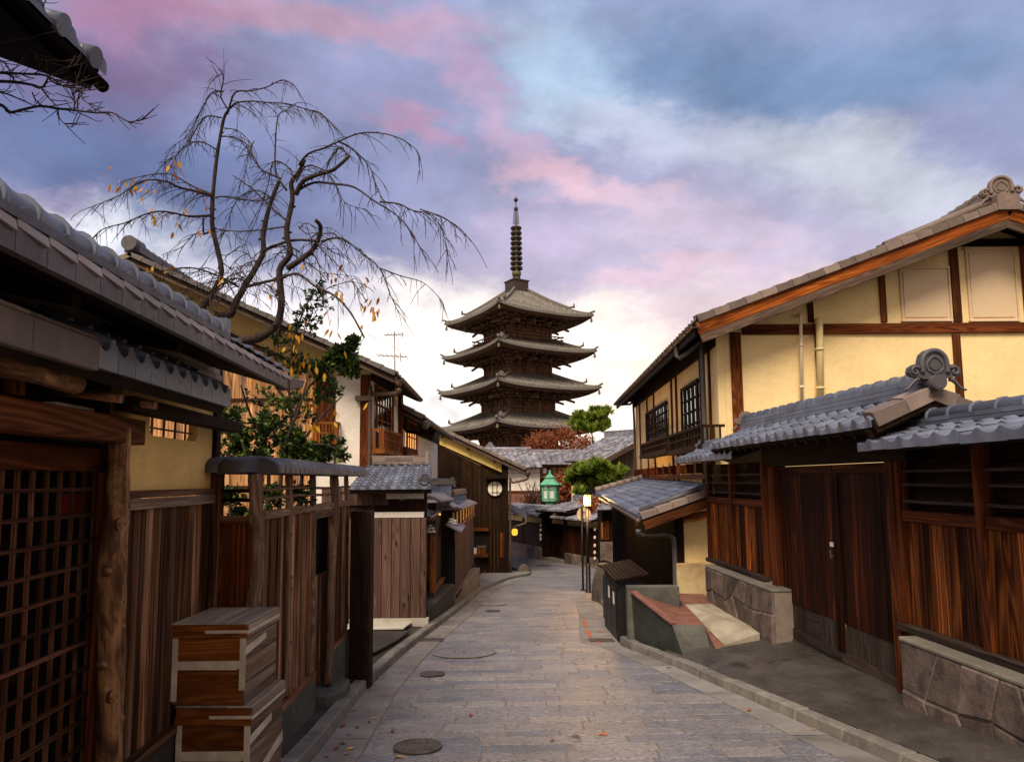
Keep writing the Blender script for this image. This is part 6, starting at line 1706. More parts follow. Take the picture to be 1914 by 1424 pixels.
    t.hexa([W(-rb, -rb, z0), W(rb, -rb, z0), W(rb, rb, z0), W(-rb, rb, z0), W(-rb, -rb, z1), W(rb, -rb, z1), W(rb, rb, z1), W(-rb, rb, z1)], .5)
    bd = t.build('storey', M['pag_wood'], pag)
    t = MB()
    for side in range(4):
        a0 = PH + rad(45) + side * math.pi / 2; ca, sa = math.cos(a0), math.sin(a0)
        def bb(x0, x1, y0, y1, zz0, zz1):
            W = lambda x, y, z: V((pc.x + x * ca + y * sa, ZP + x * sa - y * ca, z))
            t.hexa([W(x0, y0, zz0), W(x1, y0, zz0), W(x1, y1, zz0), W(x0, y1, zz0), W(x0, y0, zz1), W(x1, y0, zz1), W(x1, y1, zz1), W(x0, y1, zz1)])
        H = min(2.6, z1 - z0); zz = zpx(yb)
        for i in range(4):
            x = (2 * i / 3 - 1) * rb; bb(x - .2, x + .2, rb - .05, rb + .14, z0, z1)
        for h in (.45, .75, 1.55): bb(-rb, rb, rb, rb + .1, zz + h, zz + h + .14)
        for i in (-1, 0, 1):
            cx = i * rb * .66
            for j in range(5): bb(cx - .4 + j * .2 - .04, cx - .4 + j * .2 + .04, rb, rb + .06, zz + .85, zz + 1.5)
    t.build('framing', M['pag_wood'], bd)
# balustrade of the top storey
t = MB(); zz = zpx(650); rr2 = 84 * PX / math.sqrt(2)
for side in range(4):
    a0 = PH + rad(45) + side * math.pi / 2; ca, sa = math.cos(a0), math.sin(a0); W = lambda x, y, z: V((pc.x + x * ca + y * sa, ZP + x * sa - y * ca, z))
    for h, w in ((.15, .16), (.62, .1), (1.05, .14)): t.bar(W(-rr2 - .4, rr2, zz + h), W(rr2 + .4, rr2, zz + h), w, w)
    for i in range(9): x = (2 * i / 8 - 1) * rr2; t.bar(W(x, rr2, zz - .1), W(x, rr2, zz + 1.05), .12, .12)
    t.bar(W(-rr2, rr2 - .1, zz - .05), W(rr2, rr2 - .1, zz - .05), .3, .25)
t.build('balustrade', M['pag_wood'], pag)
# spire
sp_ = MB(); zz = lambda y: zpx(y); base = V((pc.x - .03, ZP, 0))
f = lambda q, y0, y1, m=0: sp_.lathe([(q * PX * 1.0, zz(y0)), (q * PX, zz(y1))], base, 4, .5, m, False, PH)
f(25, 552, 543); f(23, 543, 528); f(25.5, 528, 526)
sp_.lathe([(8 * PX, zz(526)), (8 * PX, zz(521)), (6.5 * PX, zz(518))], base, 16, .5); roban = sp_.build('spire_base', M['bronze'], pag)
sp_ = MB(); sp_.lathe([(7 * PX, zz(518)), (9 * PX, zz(513)), (9 * PX, zz(509)), (5 * PX, zz(507)), (3.2 * PX, zz(504)), (2.2 * PX, zz(470)), (1.8 * PX, zz(425)), (1.2 * PX, zz(390)), (.8 * PX, zz(368)), (.1 * PX, zz(364))], base, 12, .5)
mast = sp_.build('spire_mast', M['bronze_green'], pag)
for k in range(9):
    y = 502 - k * 9.35; R_ = (10.3 - k * .17) * PX; t = MB()
    t.grid(lambda u, v: base + V(((R_ + .14 * math.cos(2 * math.pi * v)) * math.cos(2 * math.pi * u), (R_ + .14 * math.cos(2 * math.pi * v)) * math.sin(2 * math.pi * u), zz(y) + .2 * math.sin(2 * math.pi * v))), 28, 8, .5)
    t.grid(lambda u, v: base + V(((R_ - .5 + .1 * math.cos(2 * math.pi * v)) * math.cos(2 * math.pi * u) * (1 - .55), (R_ - .5) * math.sin(2 * math.pi * u) * .45, zz(y) + .2 + .12 * math.sin(2 * math.pi * v))), 12, 6, .5)
    for j in range(8):
        a = 2 * math.pi * j / 8 + .2; t.bar(base + V((0, 0, zz(y) + .12)), base + V((R_ * math.cos(a), R_ * math.sin(a), zz(y) + .1)), .1, .12)
    t.build('spire_ring', M['bronze'], pag)
t = MB()
for q in (0, math.pi / 2):
    for s in (-1, 1):
        for k in range(14):
            z = zz(420) + (zz(396) - zz(420)) * k / 13; w = (6.5 - 2.5 * (k / 13)) * PX
            o = V((math.cos(q), math.sin(q), 0)) * s
            t.bar(base + o * .15 + V((0, 0, z)), base + o * w + V((0, 0, z + .1)), .03, .06)
        t.bar(base + o * 4.9 * PX + V((0, 0, zz(420))), base + o * 4.2 * PX + V((0, 0, zz(396))), .05, .05); t.bar(base + o * 2.8 * PX + V((0, 0, zz(420))), base + o * 2.4 * PX + V((0, 0, zz(396))), .05, .05)
t.build('flame_finial', M['bronze'], pag)
t = MB()
for y, q in ((387, 4.3), (370, 4.3)): t.ball(base + V((0, 0, zz(y) - .3)), q * PX, 14, .5, sq=(1, 1, 1.05))
t.build('jewel', M['bronze'], pag)

# ================================================================== BUILDINGS BELOW THE PAGODA
def simple_roof(parent, P, mat='tile_far', tw=.42, td=.36, rid=True, amp=.09, th=.12, rr=.09):
    """P: eave-left px,py,Y / eave-right / ridge-right / ridge-left"""
    A, B, C, D = [at(*p) for p in P]
    mb = MB(); tile_roof(mb, A, B, C, D, tw, td, amp, .03, lo=True, lip=.06); mb.build('roof', M[mat], parent)
    mb = MB(); slab(mb, A, B, C, D, -.03, -th, .4); mb.build('roof_deck', M['beam_dark'], parent)
    if rid: mb = MB(); ridge(mb, D - V((0, 0, .05)), C - V((0, 0, .05)), rr, 3, rr * 3, .08, ring=.4); mb.build('ridge_tiles', M[mat], parent)
    return A, B, C, D
def fwall(x0, x1, Y, Y1=None):
    a = at(x0, 900, Y); b = at(x1, 900, Y1 or Y); return Wall((a.x, a.y), (b.x, b.y))
# white walled storehouse
wh = thing('white_house', 'white walled house with grey tiled roof directly below the pagoda', 'house', (at(980, 900, 52).x, 54, gz(50)))
W1 = fwall(935, 1009, 52)
mb = MB(); z1 = W1.hit(980, 868)[1]; z0 = W1.hit(980, 918)[1]
W1.box(mb, 0, W1.len, z0, z1, -4, 0, .5); mb.build('wall', M['white'], wh)
mb = MB(); W1.box(mb, 0, W1.len + .02, z0 - 3.5, z0 - .01, -4, .05, .5); mb.build('brick_base', M['brick'], wh)
mb = MB(); W1.box(mb, 0, W1.len + .02, z0 - .1, z0 + .05, .05, .1); W1.box(mb, 0, W1.len, W1.hit(980, 884)[1], W1.hit(980, 883.3)[1], 0, .012); mb.build('trim', M['beam_red'], wh)
simple_roof(wh, ((905, 873, 51.2), (1014, 872, 51.2), (992, 843, 55), (900, 843, 55)), rr=.13)
mb = MB(); c = at(916, 836, 55); oni(mb, c, (0, -1), .35); mb.build('ridge_ornament', M['tile_far'], wh)
mb = MB(); W1.box(mb, .2, W1.len - .3, at(980, 843, 55).z - 3, at(980, 843, 55).z - .1, -4.2, -3.6); mb.build('back_wall', M['white'], wh)
# timber fronted house to its right
kh = thing('timber_house', 'weathered timber house front with low tiled roof beside the white wall', 'house', (at(1040, 900, 56).x, 58, gz(50)))
W2 = fwall(1009, 1080, 56)
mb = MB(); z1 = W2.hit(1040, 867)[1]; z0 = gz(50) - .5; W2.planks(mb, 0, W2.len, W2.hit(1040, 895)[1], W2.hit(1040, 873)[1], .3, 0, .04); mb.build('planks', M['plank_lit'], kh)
mb = MB(); W2.box(mb, 0, W2.len, z0, z1, -3, -.01); mb.build('wall', M['cream'], kh)
mb = MB(); W2.box(mb, 0, W2.len, z0, W2.hit(1040, 893)[1], .045, .1); mb.build('lower_boards', M['plank_dark'], kh)
mb = MB(); W2.box(mb, 0, W2.len, W2.hit(1040, 873)[1], W2.hit(1040, 870.5)[1], 0, .12); mb.build('beam', M['beam_red'], kh)
simple_roof(kh, ((1000, 866, 55), (1082, 867, 55), (1082, 846, 59), (990, 846, 59)))
mb = MB(); c = W2.at(1018, 880, .25); mb.lathe([(.16, -.2), (.2, .15), (.06, .25)], c, 10, .5); mb.tube([c + V((0, 0, .2)), c + V((0, .25, .35))], .03, 6); mb.build('wall_lamp', M['white_paint'], kh)
# grey roofed house on the right
gh = thing('grey_house', 'plank sided house under a broad grey tiled roof behind the pine', 'house', (at(1140, 880, 44).x, 46, gz(45)))
A, B, C, D = simple_roof(gh, ((1054, 861, 43), (1130, 858, 38), (1215, 812, 39), (1133, 816, 46)), rid=False, tw=.3, td=.28)
mb = MB(); ridge(mb, D, C, .12, 3, .34, .08, ring=.4); mb.build('ridge_tiles', M['tile_far'], gh)
p0 = at(1130, 880, 38.6); p1 = at(1215, 880, 39.6); W3 = Wall((p0.x, p0.y), (p1.x, p1.y))
zf3 = lambda s: B.z + (C.z - B.z) * s / W3.len - .25
mb = MB(); W3.planks(mb, 0, W3.len, gz(40) - .5, 1, .28, 0, .04, zf=zf3); mb.build('gable_boards', M['plank_grey'], gh)
mb = MB(); mb.bar(B + V((0, -.1, -.12)), C + V((0, -.1, -.12)), .1, .25); mb.build('bargeboard', M['barge_grey'], gh)
mb = MB(); W3.pbox(mb, 1165, 868, 1180, 895, .05, .1); W3.pbox(mb, 1186, 868, 1199, 895, .05, .1); mb.build('shutters', M['plank_kick'], gh)
p2 = at(1071, 880, 43.4); W4 = Wall((p2.x, p2.y), (p0.x, p0.y))
mb = MB(); W4.box(mb, 0, W4.len, gz(40) - .5, A.z - .1, -.2, 0); mb.build('side_wall', M['plank_night'], gh)
for x in (1077, 1133): mb = MB(); q = at(x, 880, 38.3 if x > 1100 else 43); mb.bx(q.x - .3, q.x + .15, q.y, q.y + .1, gz(40), at(x, 862, q.y).z); mb.build('plaster_pier', M['cream'], gh)

# ---- far street wall with tiled gate
J0, J1 = (-.75, 39.6), (4.15, 28.3)
WJ = Wall(J0, J1)
jz = lambda s: gz(WJ.pt(s, 0).y)
J = lambda px: WJ.hit(px, 980)[0]
def wall_run(label, x0, x1, ytop, yband, ybase, roof, rng=.55, planks='plank_gate', grp=None):
    t = thing('garden_wall', label, 'wall', WJ.pt((J(x0) + J(x1)) / 2, jz(J(x0)), 0))
    a, b = J(x0), J(x1); xm = (x0 + x1) / 2
    zt, zbn, zb = WJ.hit(xm, ytop)[1], WJ.hit(xm, yband)[1], WJ.hit(xm, ybase)[1]
    mb = MB(); WJ.box(mb, a, b, zbn, zt + .1, -.2, 0); mb.build('plaster_band', M['cream'], t)
    mb = MB(); WJ.planks(mb, a, b, zb, zbn, .22, .0, .04); mb.build('planks', M[planks], t)
    mb = MB(); WJ.box(mb, a, b, zbn - .06, zbn + .05, .0, .07)
    for k in range(3): s = a + (b - a) * k / 2; WJ.box(mb, s - .06, s + .06, zb, zt, .0, .065)
    mb.build('frame', M['beam_dark'], t)
    mb = MB(); n = max(2, round((b - a) / .7))
    for k in range(n): WJ.box(mb, a + (b - a) * k / n + .01, a + (b - a) * (k + 1) / n - .01, min(jz(a), jz(b)) - .2, zb, -.2, .12 + rnd.uniform(0, .04))
    mb.build('stone_base', M['rubble'], t, bevel=.02)
    (y_e, y_r, xl, xr) = roof
    ze_, zr_ = WJ.hit(xm, y_e, .5)[1], WJ.hit(xm, y_r, -.2)[1]
    A, B = WJ.pt(J(xl), ze_, .5), WJ.pt(J(xr), ze_, .5); C, D = WJ.pt(J(xr), zr_, -.25), WJ.pt(J(xl), zr_, -.25)
    mb = MB(); tile_roof(mb, A, B, C, D, .26, .24, .05, .03, lo=True, lip=.06); mb.build('roof_tiles', M['tile_far'], t)
    mb = MB(); tile_roof(mb, WJ.pt(J(xr), ze_, -1), WJ.pt(J(xl), ze_, -1), D, C, .26, .24, .05, .03, lo=True); mb.build('roof_tiles', M['tile_far'], t)
    mb = MB(); slab(mb, A, B, C, D, -.03, -.1); mb.build('soffit', M['beam_dark'], t)
    mb = MB(); ridge(mb, D, C, .08, 2, .24, .06, ring=.35); mb.build('ridge_tiles', M['tile_far'], t)
    return t
wall_run('dark plank wall with cream band behind the hanging yellow lantern', 948, 1014, 963, 976, 1016, (961, 948, 944, 1024))
wall_run('dark plank wall with cream band left of the boulder, under tiles', 1059, 1121, 972, 987, 1038, (972, 958, 1046, 1124))
gt = thing('tiled_gate', 'small roofed gate with dark doors between the two far plank walls', 'gate', WJ.pt(J(1036), jz(J(1036)), -.3))
a, b = J(1016), J(1057)
mb = MB(); WJ.box(mb, a, b, WJ.hit(1036, 980)[1], WJ.hit(1036, 960)[1], -.5, -.4); mb.build('plaster_band', M['cream'], gt)
mb = MB(); WJ.planks(mb, a, b, jz(a) - .2, WJ.hit(1036, 980)[1], .3, -.45, .05); mb.build('doors', M['plank_gate'], gt)
for s in (a, b): mb = MB(); WJ.box(mb, s - .1, s + .1, jz(s) - .2, WJ.hit(1036, 958)[1], -.45, .05); mb.build('gate_post', M['beam_dark'], gt)
mb = MB(); WJ.box(mb, a - .2, b + .3, jz(b) - .4, jz(a) + .14, -.5, .1); mb.build('steps', M['conc'], gt)
A, B = WJ.pt(J(1019), WJ.hit(1050, 956, .5)[1], .55), WJ.pt(J(1080), WJ.hit(1050, 954, .5)[1], .55); zr_ = WJ.hit(1050, 936, -.8)[1]
C, D = WJ.pt(J(1090), zr_, -1.0), WJ.pt(J(1040), zr_, -1.0)
mb = MB(); tile_roof(mb, A, B, C, D, .22, .22, .05, .03, lo=True, lip=.06); mb.build('roof_tiles', M['tile_far'], gt)
mb = MB(); slab(mb, A, B, C, D, -.03, -.14); mb.build('soffit', M['beam_dark'], gt)
mb = MB(); ridge(mb, D, C, .1, 3, .28, .07, ring=.4); mb.build('ridge_tiles', M['tile_far'], gt)
# strings of small round white charms
for (x, ys, lab) in ((1011, (972, 981, 990, 1000, 1007), 'string of white discs on the post left of the far gate'), (1112.5, (989, 1004, 1019, 1032, 1043), 'string of white discs near the right end of the far wall')):
    q = [WJ.at(x, y, .16) for y in ys]
    t = thing('charm_string', lab, 'ornament', q[-1], 'strings of white discs')
    mb = MB(); mb.tube([q[0] + V((0, 0, .2)), q[-1]], .012, 5); mb.build('cord', M['beam_dark'], t)
    for p in q: mb = MB(); r_ = 3.1 / 1300 * p.y; mb.tube([p, p + WJ.n * .04], r_, 14, .5); mb.build('disc', M['paper'], t)
# yellow hanging lantern
c = at(962, 994, 31.5)
t = thing('paper_lantern', 'glowing yellow paper lantern hanging by the dark plank wall', 'lantern', c)
mb = MB(); mb.lathe([(.07, -.15), (.12, -.1), (.135, 0), (.12, .1), (.07, .15)], c, 14, .5); mb.build('shade', M['glow_soft'], t)
mb = MB(); mb.lathe([(.07, .15), (.07, .18)], c, 12, .5); mb.lathe([(.07, -.18), (.07, -.15)], c, 12, .5); mb.tube([c + V((0, 0, .17)), c + V((0, 0, .9))], .012, 5); mb.build('fittings', M['black'], t)
# small lit house at the far right corner
ch_ = thing('corner_hut', 'small wooden hut with warm lit lattice behind the lamp post', 'hut', (at(1132, 1000, 27).x, 27.5, gz(27)))
W5 = fwall(1119, 1150, 27)
mb = MB(); W5.box(mb, .1, W5.len, gz(27) - .3, W5.hit(1130, 948)[1], -1.5, -.01); mb.build('wall', M['plank_night'], ch_)
o = window(ch_, W5, 1122, 973, 1138, 1008, 5, 1, .0, 'beam_red', 'glow_win')
mb = MB(); W5.box(mb, 0, W5.len, gz(27) - .3, W5.hit(1130, 1012)[1], 0, .1); mb.build('stone_base', M['rubble'], ch_)
simple_roof(ch_, ((1116, 950, 26.5), (1152, 948, 26.5), (1152, 938, 28), (1120, 940, 28)), tw=.25, rid=False)
for x in (1147,):
    mb = MB(); q = ground(x, 1064); mb.tube([V((q.x, 24.5, gz(24.5))), V((q.x, 24.5, at(x, 940, 24.5).z))], .05, 8); tag(mb.build('timber_post', M['black']), 'thin dark post between the lit hut and the right house', 'post')

# ---- green copper lantern standing above the far wall
gl_ = thing('copper_lantern', 'big green copper street lantern with white panes above the far roofs', 'lantern', (at(1028, 1000, 41).x, 41, gz(41)))
lc = at(1028, 915, 41); q = 41 / 1300; zl = lambda y: at(1028, y, 41).z; ce = V((lc.x, 41, 0)); A6 = rad(12)
def six(mb, prof, m=0): mb.lathe([(r_ * q, zl(y)) for r_, y in prof], ce, 6, .5, m, False, A6)
mb = MB(); six(mb, ((19.5, 906.5), (20, 905.5), (15, 901), (10.5, 896), (8.5, 894.8), (8, 893.6), (10, 893), (10, 892), (6, 888.5), (4.2, 887), (3, 886), (3, 884.5), (1.8, 883), (2.5, 881.5), (.4, 878)))
for k in range(6):
    a = A6 + k * math.pi / 3; d = V((math.cos(a), math.sin(a), 0)); mb.tube([ce + d * 18 * q + V((0, 0, zl(906))), ce + d * 21 * q + V((0, 0, zl(905.5))), ce + d * 22 * q + V((0, 0, zl(903.8)))], [.06, .07, .03], 6)
mb.build('canopy', M['verdigris'], gl_)
mb = MB(); six(mb, ((13.2, 914.5), (13.6, 908))); ws = mb.build('upper_band', M['white_paint'], gl_)
mb = MB(); six(mb, ((12.5, 931.5), (13, 914.5))); mb.build('panes', M['white_paint'], gl_)
mb = MB(); six(mb, ((14.4, 915.4), (14.4, 913.4))); six(mb, ((15, 908), (15, 906.4))); six(mb, ((14, 932.6), (14, 930.8))); six(mb, ((13.8, 936.5), (13.8, 935))); six(mb, ((10, 938.5), (12.5, 936)))
for k in range(6):
    a = A6 + k * math.pi / 3; d = V((math.cos(a), math.sin(a), 0)); mb.bar(ce + d * 13.2 * q + V((0, 0, zl(936))), ce + d * 14 * q + V((0, 0, zl(906.5))), .12, .12)
mb.build('frame', M['verdigris'], gl_)
mb = MB(); six(mb, ((12.6, 935.2), (12.6, 932.4))); mb.build('lower_band', M['white_paint'], gl_)
mb = MB(); mb.lathe([(.2, gz(41)), (.2, zl(945)), (.28, zl(941)), (.2, zl(938))], ce, 12, .5); mb.build('post', M['verdigris'], gl_)

# ================================================================== PLANTS
def leaf(mb, p, d, L, w, r, fine=False):
    d = d.normalized(); x = d.cross(V((rnd.uniform(-1, 1), rnd.uniform(-1, 1), rnd.uniform(-1, 1))))
    if x.length < 1e-3: return
    x.normalize(); b = len(mb.v)
    if L < .2 and w < L * .4 and fine:
        n_ = d.cross(x) * L * .12
        mb.v += [p, p + d * L * .22 + x * w * .8 - n_ * .3, p + d * L * .55 + x * w - n_, p + d * L * .8 + x * w * .55 - n_ * 1.6, p + d * L - n_ * 2.4, p + d * L * .75 - x * w * .6 - n_ * 1.3, p + d * L * .45 - x * w - n_ * .8, p + d * L * .2 - x * w * .7 - n_ * .2]
        mb.f.append([b + k for k in range(8)]); mb.r.append(r); mb.m.append(0); mb.sm.append(False); mb.uv.append([(0, 0)] * 8); return
    mb.v += [p, p + d * L * .45 + x * w, p + d * L, p + d * L * .45 - x * w]
    mb.f.append([b, b + 1, b + 2, b + 3]); mb.r.append(r); mb.m.append(0); mb.sm.append(False); mb.uv.append([(0, 0), (1, 0), (1, 1), (0, 1)])
def rv(): 
    while True:
        v = V((rnd.uniform(-1, 1), rnd.uniform(-1, 1), rnd.uniform(-1, 1)))
        if .05 < v.length < 1: return v
# ---- weeping cherry
cherry = thing('bare_tree', 'bare weeping tree with crooked trunks and a few yellow leaves above the teahouse roof', 'tree', (-2.6, 7.6, gz(7.6)))
zc_ = lambda x, y: (160 + x / 2.543, 120 + y / 2.543)
ends = []
def limb(mb, pts, Y0, Y1, r0, r1, n=8, k=4, tw=0):
    m = len(pts); P = []
    for i, (x, y) in enumerate(pts):
        if 0 < i < m - 1: x += rnd.uniform(-11, 11); y += rnd.uniform(-11, 11)
        px, py = zc_(x, y); P.append(at(px, py, Y0 + (Y1 - Y0) * i / (m - 1)))
    P = smooth(P, k); N_ = len(P)
    mb.tube(P, [.86 * (r0 + (r1 - r0) * (i / (N_ - 1)) ** .8) for i in range(N_)], n, rnd.random(), wob=.13 if r0 > .015 else .05)
    if r0 > .015:
        for _ in range(int(N_ * .35)):
            q = rnd.randrange(2, N_ - 1); v = rv(); rq = (r0 + (r1 - r0) * (q / (N_ - 1)) ** .8); mb.tube([P[q], P[q] + v.normalized() * rq * 1.6], [rq * .6, rq * .35], 6, .4)
    if tw:
        for i in range(1, N_):
            for _ in range(tw):
                if rnd.random() < .8:
                    a = P[i]; d = (P[i] - P[i - 1]).normalized(); L = rnd.uniform(.1, .46) * rnd.uniform(.6, 1)
                    side = rv(); side.z = -abs(side.z) * .5; v = (d * rnd.uniform(.2, .9) + side * .8); v.normalize()
                    q = [a]; h = a.copy()
                    for s in range(5): v = (v + V((rnd.uniform(-.12, .12), rnd.uniform(-.12, .12), -.16))).normalized(); h = h + v * L / 5; q.append(h.copy())
                    twg.tube(q, [.0042, .0035, .003, .0027, .0023, .0018], 4, .4, cap=False)
                    ends.append(q[-1])
                    if rnd.random() < .6:
                        j = rnd.choice((2, 3)); w = (v + rv() * .7).normalized(); twg.tube([q[j], q[j] + w * L * .25, q[j] + w * L * .42 + V((0, 0, -.03))], [.003, .0025, .0018], 4, .4, cap=False)
    return P
twg = MB()
tk = MB()
limb(tk, [(545, 1900), (540, 1400), (550, 1190), (600, 1080), (635, 980), (610, 800), (597, 690), (612, 560), (625, 400), (650, 270), (680, 220)], 7.6, 7.2, .046, .016, 12)
tk.build('trunk', M['bark'], cherry)
tk = MB(); limb(tk, [(560, 1900), (560, 1400), (620, 1220), (690, 1195), (705, 1130), (770, 1050), (830, 920), (845, 800), (880, 680), (910, 590), (925, 555)], 7.6, 7.6, .06, .022, 12); tk.build('trunk', M['bark'], cherry)
tk = MB(); limb(tk, [(590, 1950), (600, 1500), (715, 1335), (830, 1310), (920, 1230), (937, 1130), (925, 990), (970, 900), (965, 800), (985, 650), (985, 560), (1010, 500), (1042, 455)], 7.6, 7.0, .066, .02, 12); tk.build('trunk', M['bark'], cherry)
for pts, y0, y1, r0, r1 in (
    ([(960, 970), (1060, 900), (1110, 840), (1122, 770), (1093, 742)], 7.3, 7.0, .036, .022), ([(1000, 620), (1040, 560), (1100, 520), (1180, 490), (1255, 435)], 7.05, 6.7, .03, .018),
    ([(845, 890), (900, 875), (1000, 845), (1110, 842)], 7.6, 7.1, .022, .014), ([(715, 1335), (650, 1345), (600, 1350)], 7.6, 7.7, .06, .05)):
    tk = MB(); limb(tk, pts, y0, y1, r0, r1, 10); tk.build('limb', M['bark'], cherry)
br = MB()
for pts, y0, y1, r0, r1, tw in (
    ([(680, 220), (640, 150), (660, 90), (640, 55), (600, 80)], 7.2, 7.1, .012, .004, 1), ([(680, 220), (720, 140), (790, 125), (870, 100), (930, 80), (985, 95)], 7.2, 6.8, .014, .004, 1),
    ([(690, 210), (720, 180), (790, 170), (870, 180), (950, 200), (1050, 215), (1100, 235), (1150, 270)], 7.2, 6.6, .012, .003, 2), ([(655, 130), (590, 140), (560, 200), (530, 280), (480, 340), (420, 385)], 7.15, 7.5, .009, .003, 2),
    ([(645, 255), (590, 255), (540, 290), (490, 350), (430, 430), (375, 475)], 7.2, 7.7, .01, .003, 2), ([(660, 305), (720, 320), (770, 370), (800, 400)], 7.2, 7.0, .008, .003, 2),
    ([(645, 345), (715, 350), (760, 400), (770, 470), (740, 560)], 7.2, 7.0, .008, .003, 2), ([(620, 405), (560, 362), (500, 370), (450, 420), (400, 500)], 7.25, 7.6, .01, .003, 2),
    ([(602, 630), (540, 610), (450, 580), (380, 555), (290, 555), (200, 590), (140, 630), (25, 680)], 7.25, 6.5, .02, .004, 2), ([(605, 620), (500, 580), (400, 530), (280, 520), (170, 560)], 7.25, 7.8, .014, .004, 2),
    ([(597, 720), (500, 730), (420, 710), (360, 690), (280, 720), (180, 760), (80, 800), (0, 880)], 7.3, 6.6, .017, .004, 2), ([(597, 790), (570, 795), (555, 760), (560, 730)], 7.3, 7.2, .014, .012, 0),
    ([(760, 1060), (830, 1030), (920, 1020), (1010, 1000), (1100, 1050), (1180, 1090), (1250, 1190), (1325, 1300)], 7.6, 6.6, .022, .01, 1), ([(730, 1060), (600, 990), (500, 960), (350, 980), (270, 1020)], 7.6, 7.0, .016, .004, 2),
    ([(955, 600), (910, 510), (912, 400), (905, 260), (950, 210), (1000, 185)], 7.1, 7.3, .015, .004, 1), ([(1015, 480), (1050, 420), (1120, 395), (1200, 360), (1300, 340), (1400, 340), (1500, 355), (1560, 395), (1585, 435)], 7.0, 6.3, .016, .003, 1),
    ([(1010, 600), (1080, 560), (1170, 560), (1280, 590), (1370, 640), (1460, 700), (1520, 760), (1570, 820), (1600, 885)], 7.05, 6.2, .018, .003, 1), ([(1400, 655), (1480, 660), (1560, 690), (1640, 720), (1690, 790), (1720, 900)], 6.6, 6.1, .011, .003, 2),
    ([(1590, 690), (1680, 710), (1740, 760), (1800, 810)], 6.4, 6.0, .007, .002, 1), ([(1200, 362), (1290, 410), (1350, 480), (1380, 560), (1410, 640)], 6.8, 6.5, .009, .003, 2),
    ([(1120, 842), (1220, 830), (1320, 890), (1400, 980), (1450, 1080), (1480, 1165)], 7.1, 6.5, .014, .003, 2), ([(1400, 970), (1500, 1010), (1600, 1030), (1660, 1080), (1700, 1140)], 6.7, 6.3, .008, .002, 1),
    ([(950, 740), (870, 680), (780, 600), (700, 530)], 7.2, 7.8, .013, .006, 1), ([(930, 545), (830, 500), (800, 450), (790, 400), (800, 365)], 7.3, 7.6, .012, .007, 1), ([(960, 770), (850, 780), (730, 790), (640, 785)], 7.2, 7.5, .012, .005, 1),
    ([(1100, 850), (1150, 900), (1250, 1000), (1300, 1080)], 7.1, 6.7, .01, .003, 2), ([(990, 560), (960, 500), (900, 470), (860, 560), (830, 700), (760, 850)], 7.0, 7.2, .012, .003, 2),
    ([(1000, 560), (1040, 480), (1110, 490), (1170, 560), (1240, 650), (1330, 690)], 7.0, 6.5, .011, .003, 2), ([(1250, 440), (1210, 400), (1180, 420), (1150, 470)], 6.7, 6.8, .01, .003, 2),
    ([(1110, 800), (1070, 830), (1080, 900), (1120, 960), (1130, 1120)], 7.0, 7.0, .01, .003, 1), ([(890, 640), (820, 610), (740, 640), (690, 690), (660, 800)], 7.5, 7.8, .009, .003, 2),
    ([(600, 640), (660, 640), (760, 640), (860, 640), (930, 600)], 7.3, 7.5, .012, .006, 1), ([(780, 1040), (700, 1020), (600, 1080), (500, 1060), (380, 1050)], 7.6, 7.2, .01, .003, 2), ([(830, 930), (760, 940), (690, 1000), (600, 1100)], 7.6, 7.4, .009, .003, 2)):
    limb(br, pts, y0, y1, r0, r1, 6, 4, tw)
for _ in range(26):
    x, y = rnd.uniform(560, 1150), rnd.uniform(760, 1080); q = [(x, y)]; dx = rnd.choice((-1, 1))
    for s in range(4): x += dx * rnd.uniform(25, 70); y += rnd.uniform(-25, 45) + s * 8; q.append((x, y))
    limb(br, q, 7.3, 7.3 + rnd.uniform(-.4, .4), .007, .0025, 5, 3, 1)
br.build('branches', M['bark'], cherry); twg.build('twigs', M['twig'], cherry)
lv_ = MB()
for (x, y, n, sx_, sy_, kind_) in ((430, 480, 8, 30, 25, 0), (200, 560, 9, 45, 20, 0), (270, 570, 8, 45, 25, 0), (335, 710, 5, 20, 25, 0), (450, 715, 7, 45, 25, 0), (570, 640, 4, 20, 40, 0), (470, 780, 3, 30, 20, 0), (1190, 985, 6, 25, 25, 0),
        (1340, 1110, 14, 35, 55, 0), (1370, 1150, 10, 20, 45, 0), (1210, 1085, 5, 20, 15, 0), (1030, 950, 2, 8, 15, 0), (990, 1270, 12, 28, 50, 0), (1010, 1340, 8, 40, 50, 0), (1150, 1240, 4, 20, 30, 0), (850, 1000, 3, 40, 40, 0), (640, 1005, 3, 12, 10, 0),
        (1060, 1560, 13, 14, 100, 0), (1075, 1650, 10, 16, 90, 0), (1090, 1750, 9, 18, 100, 0), (1210, 1300, 4, 50, 60, 0), (1120, 1400, 8, 50, 60, 0), (900, 1400, 8, 120, 80, 0), (760, 1430, 6, 120, 60, 0), (1180, 1650, 8, 70, 80, 0), (350, 960, 4, 30, 12, 0)):
    for _ in range(n):
        px, py = zc_(x + rnd.gauss(0, sx_), y + rnd.gauss(0, sy_)); p = at(px, py, rnd.uniform(6.7, 7.3))
        leaf(lv_, p, V((rnd.uniform(-.5, .5), rnd.uniform(-.5, .5), -1)), rnd.uniform(.055, .105), rnd.uniform(.010, .018), rnd.random(), True)
lv_.build('leaves', M['leaf_yellow'], cherry)

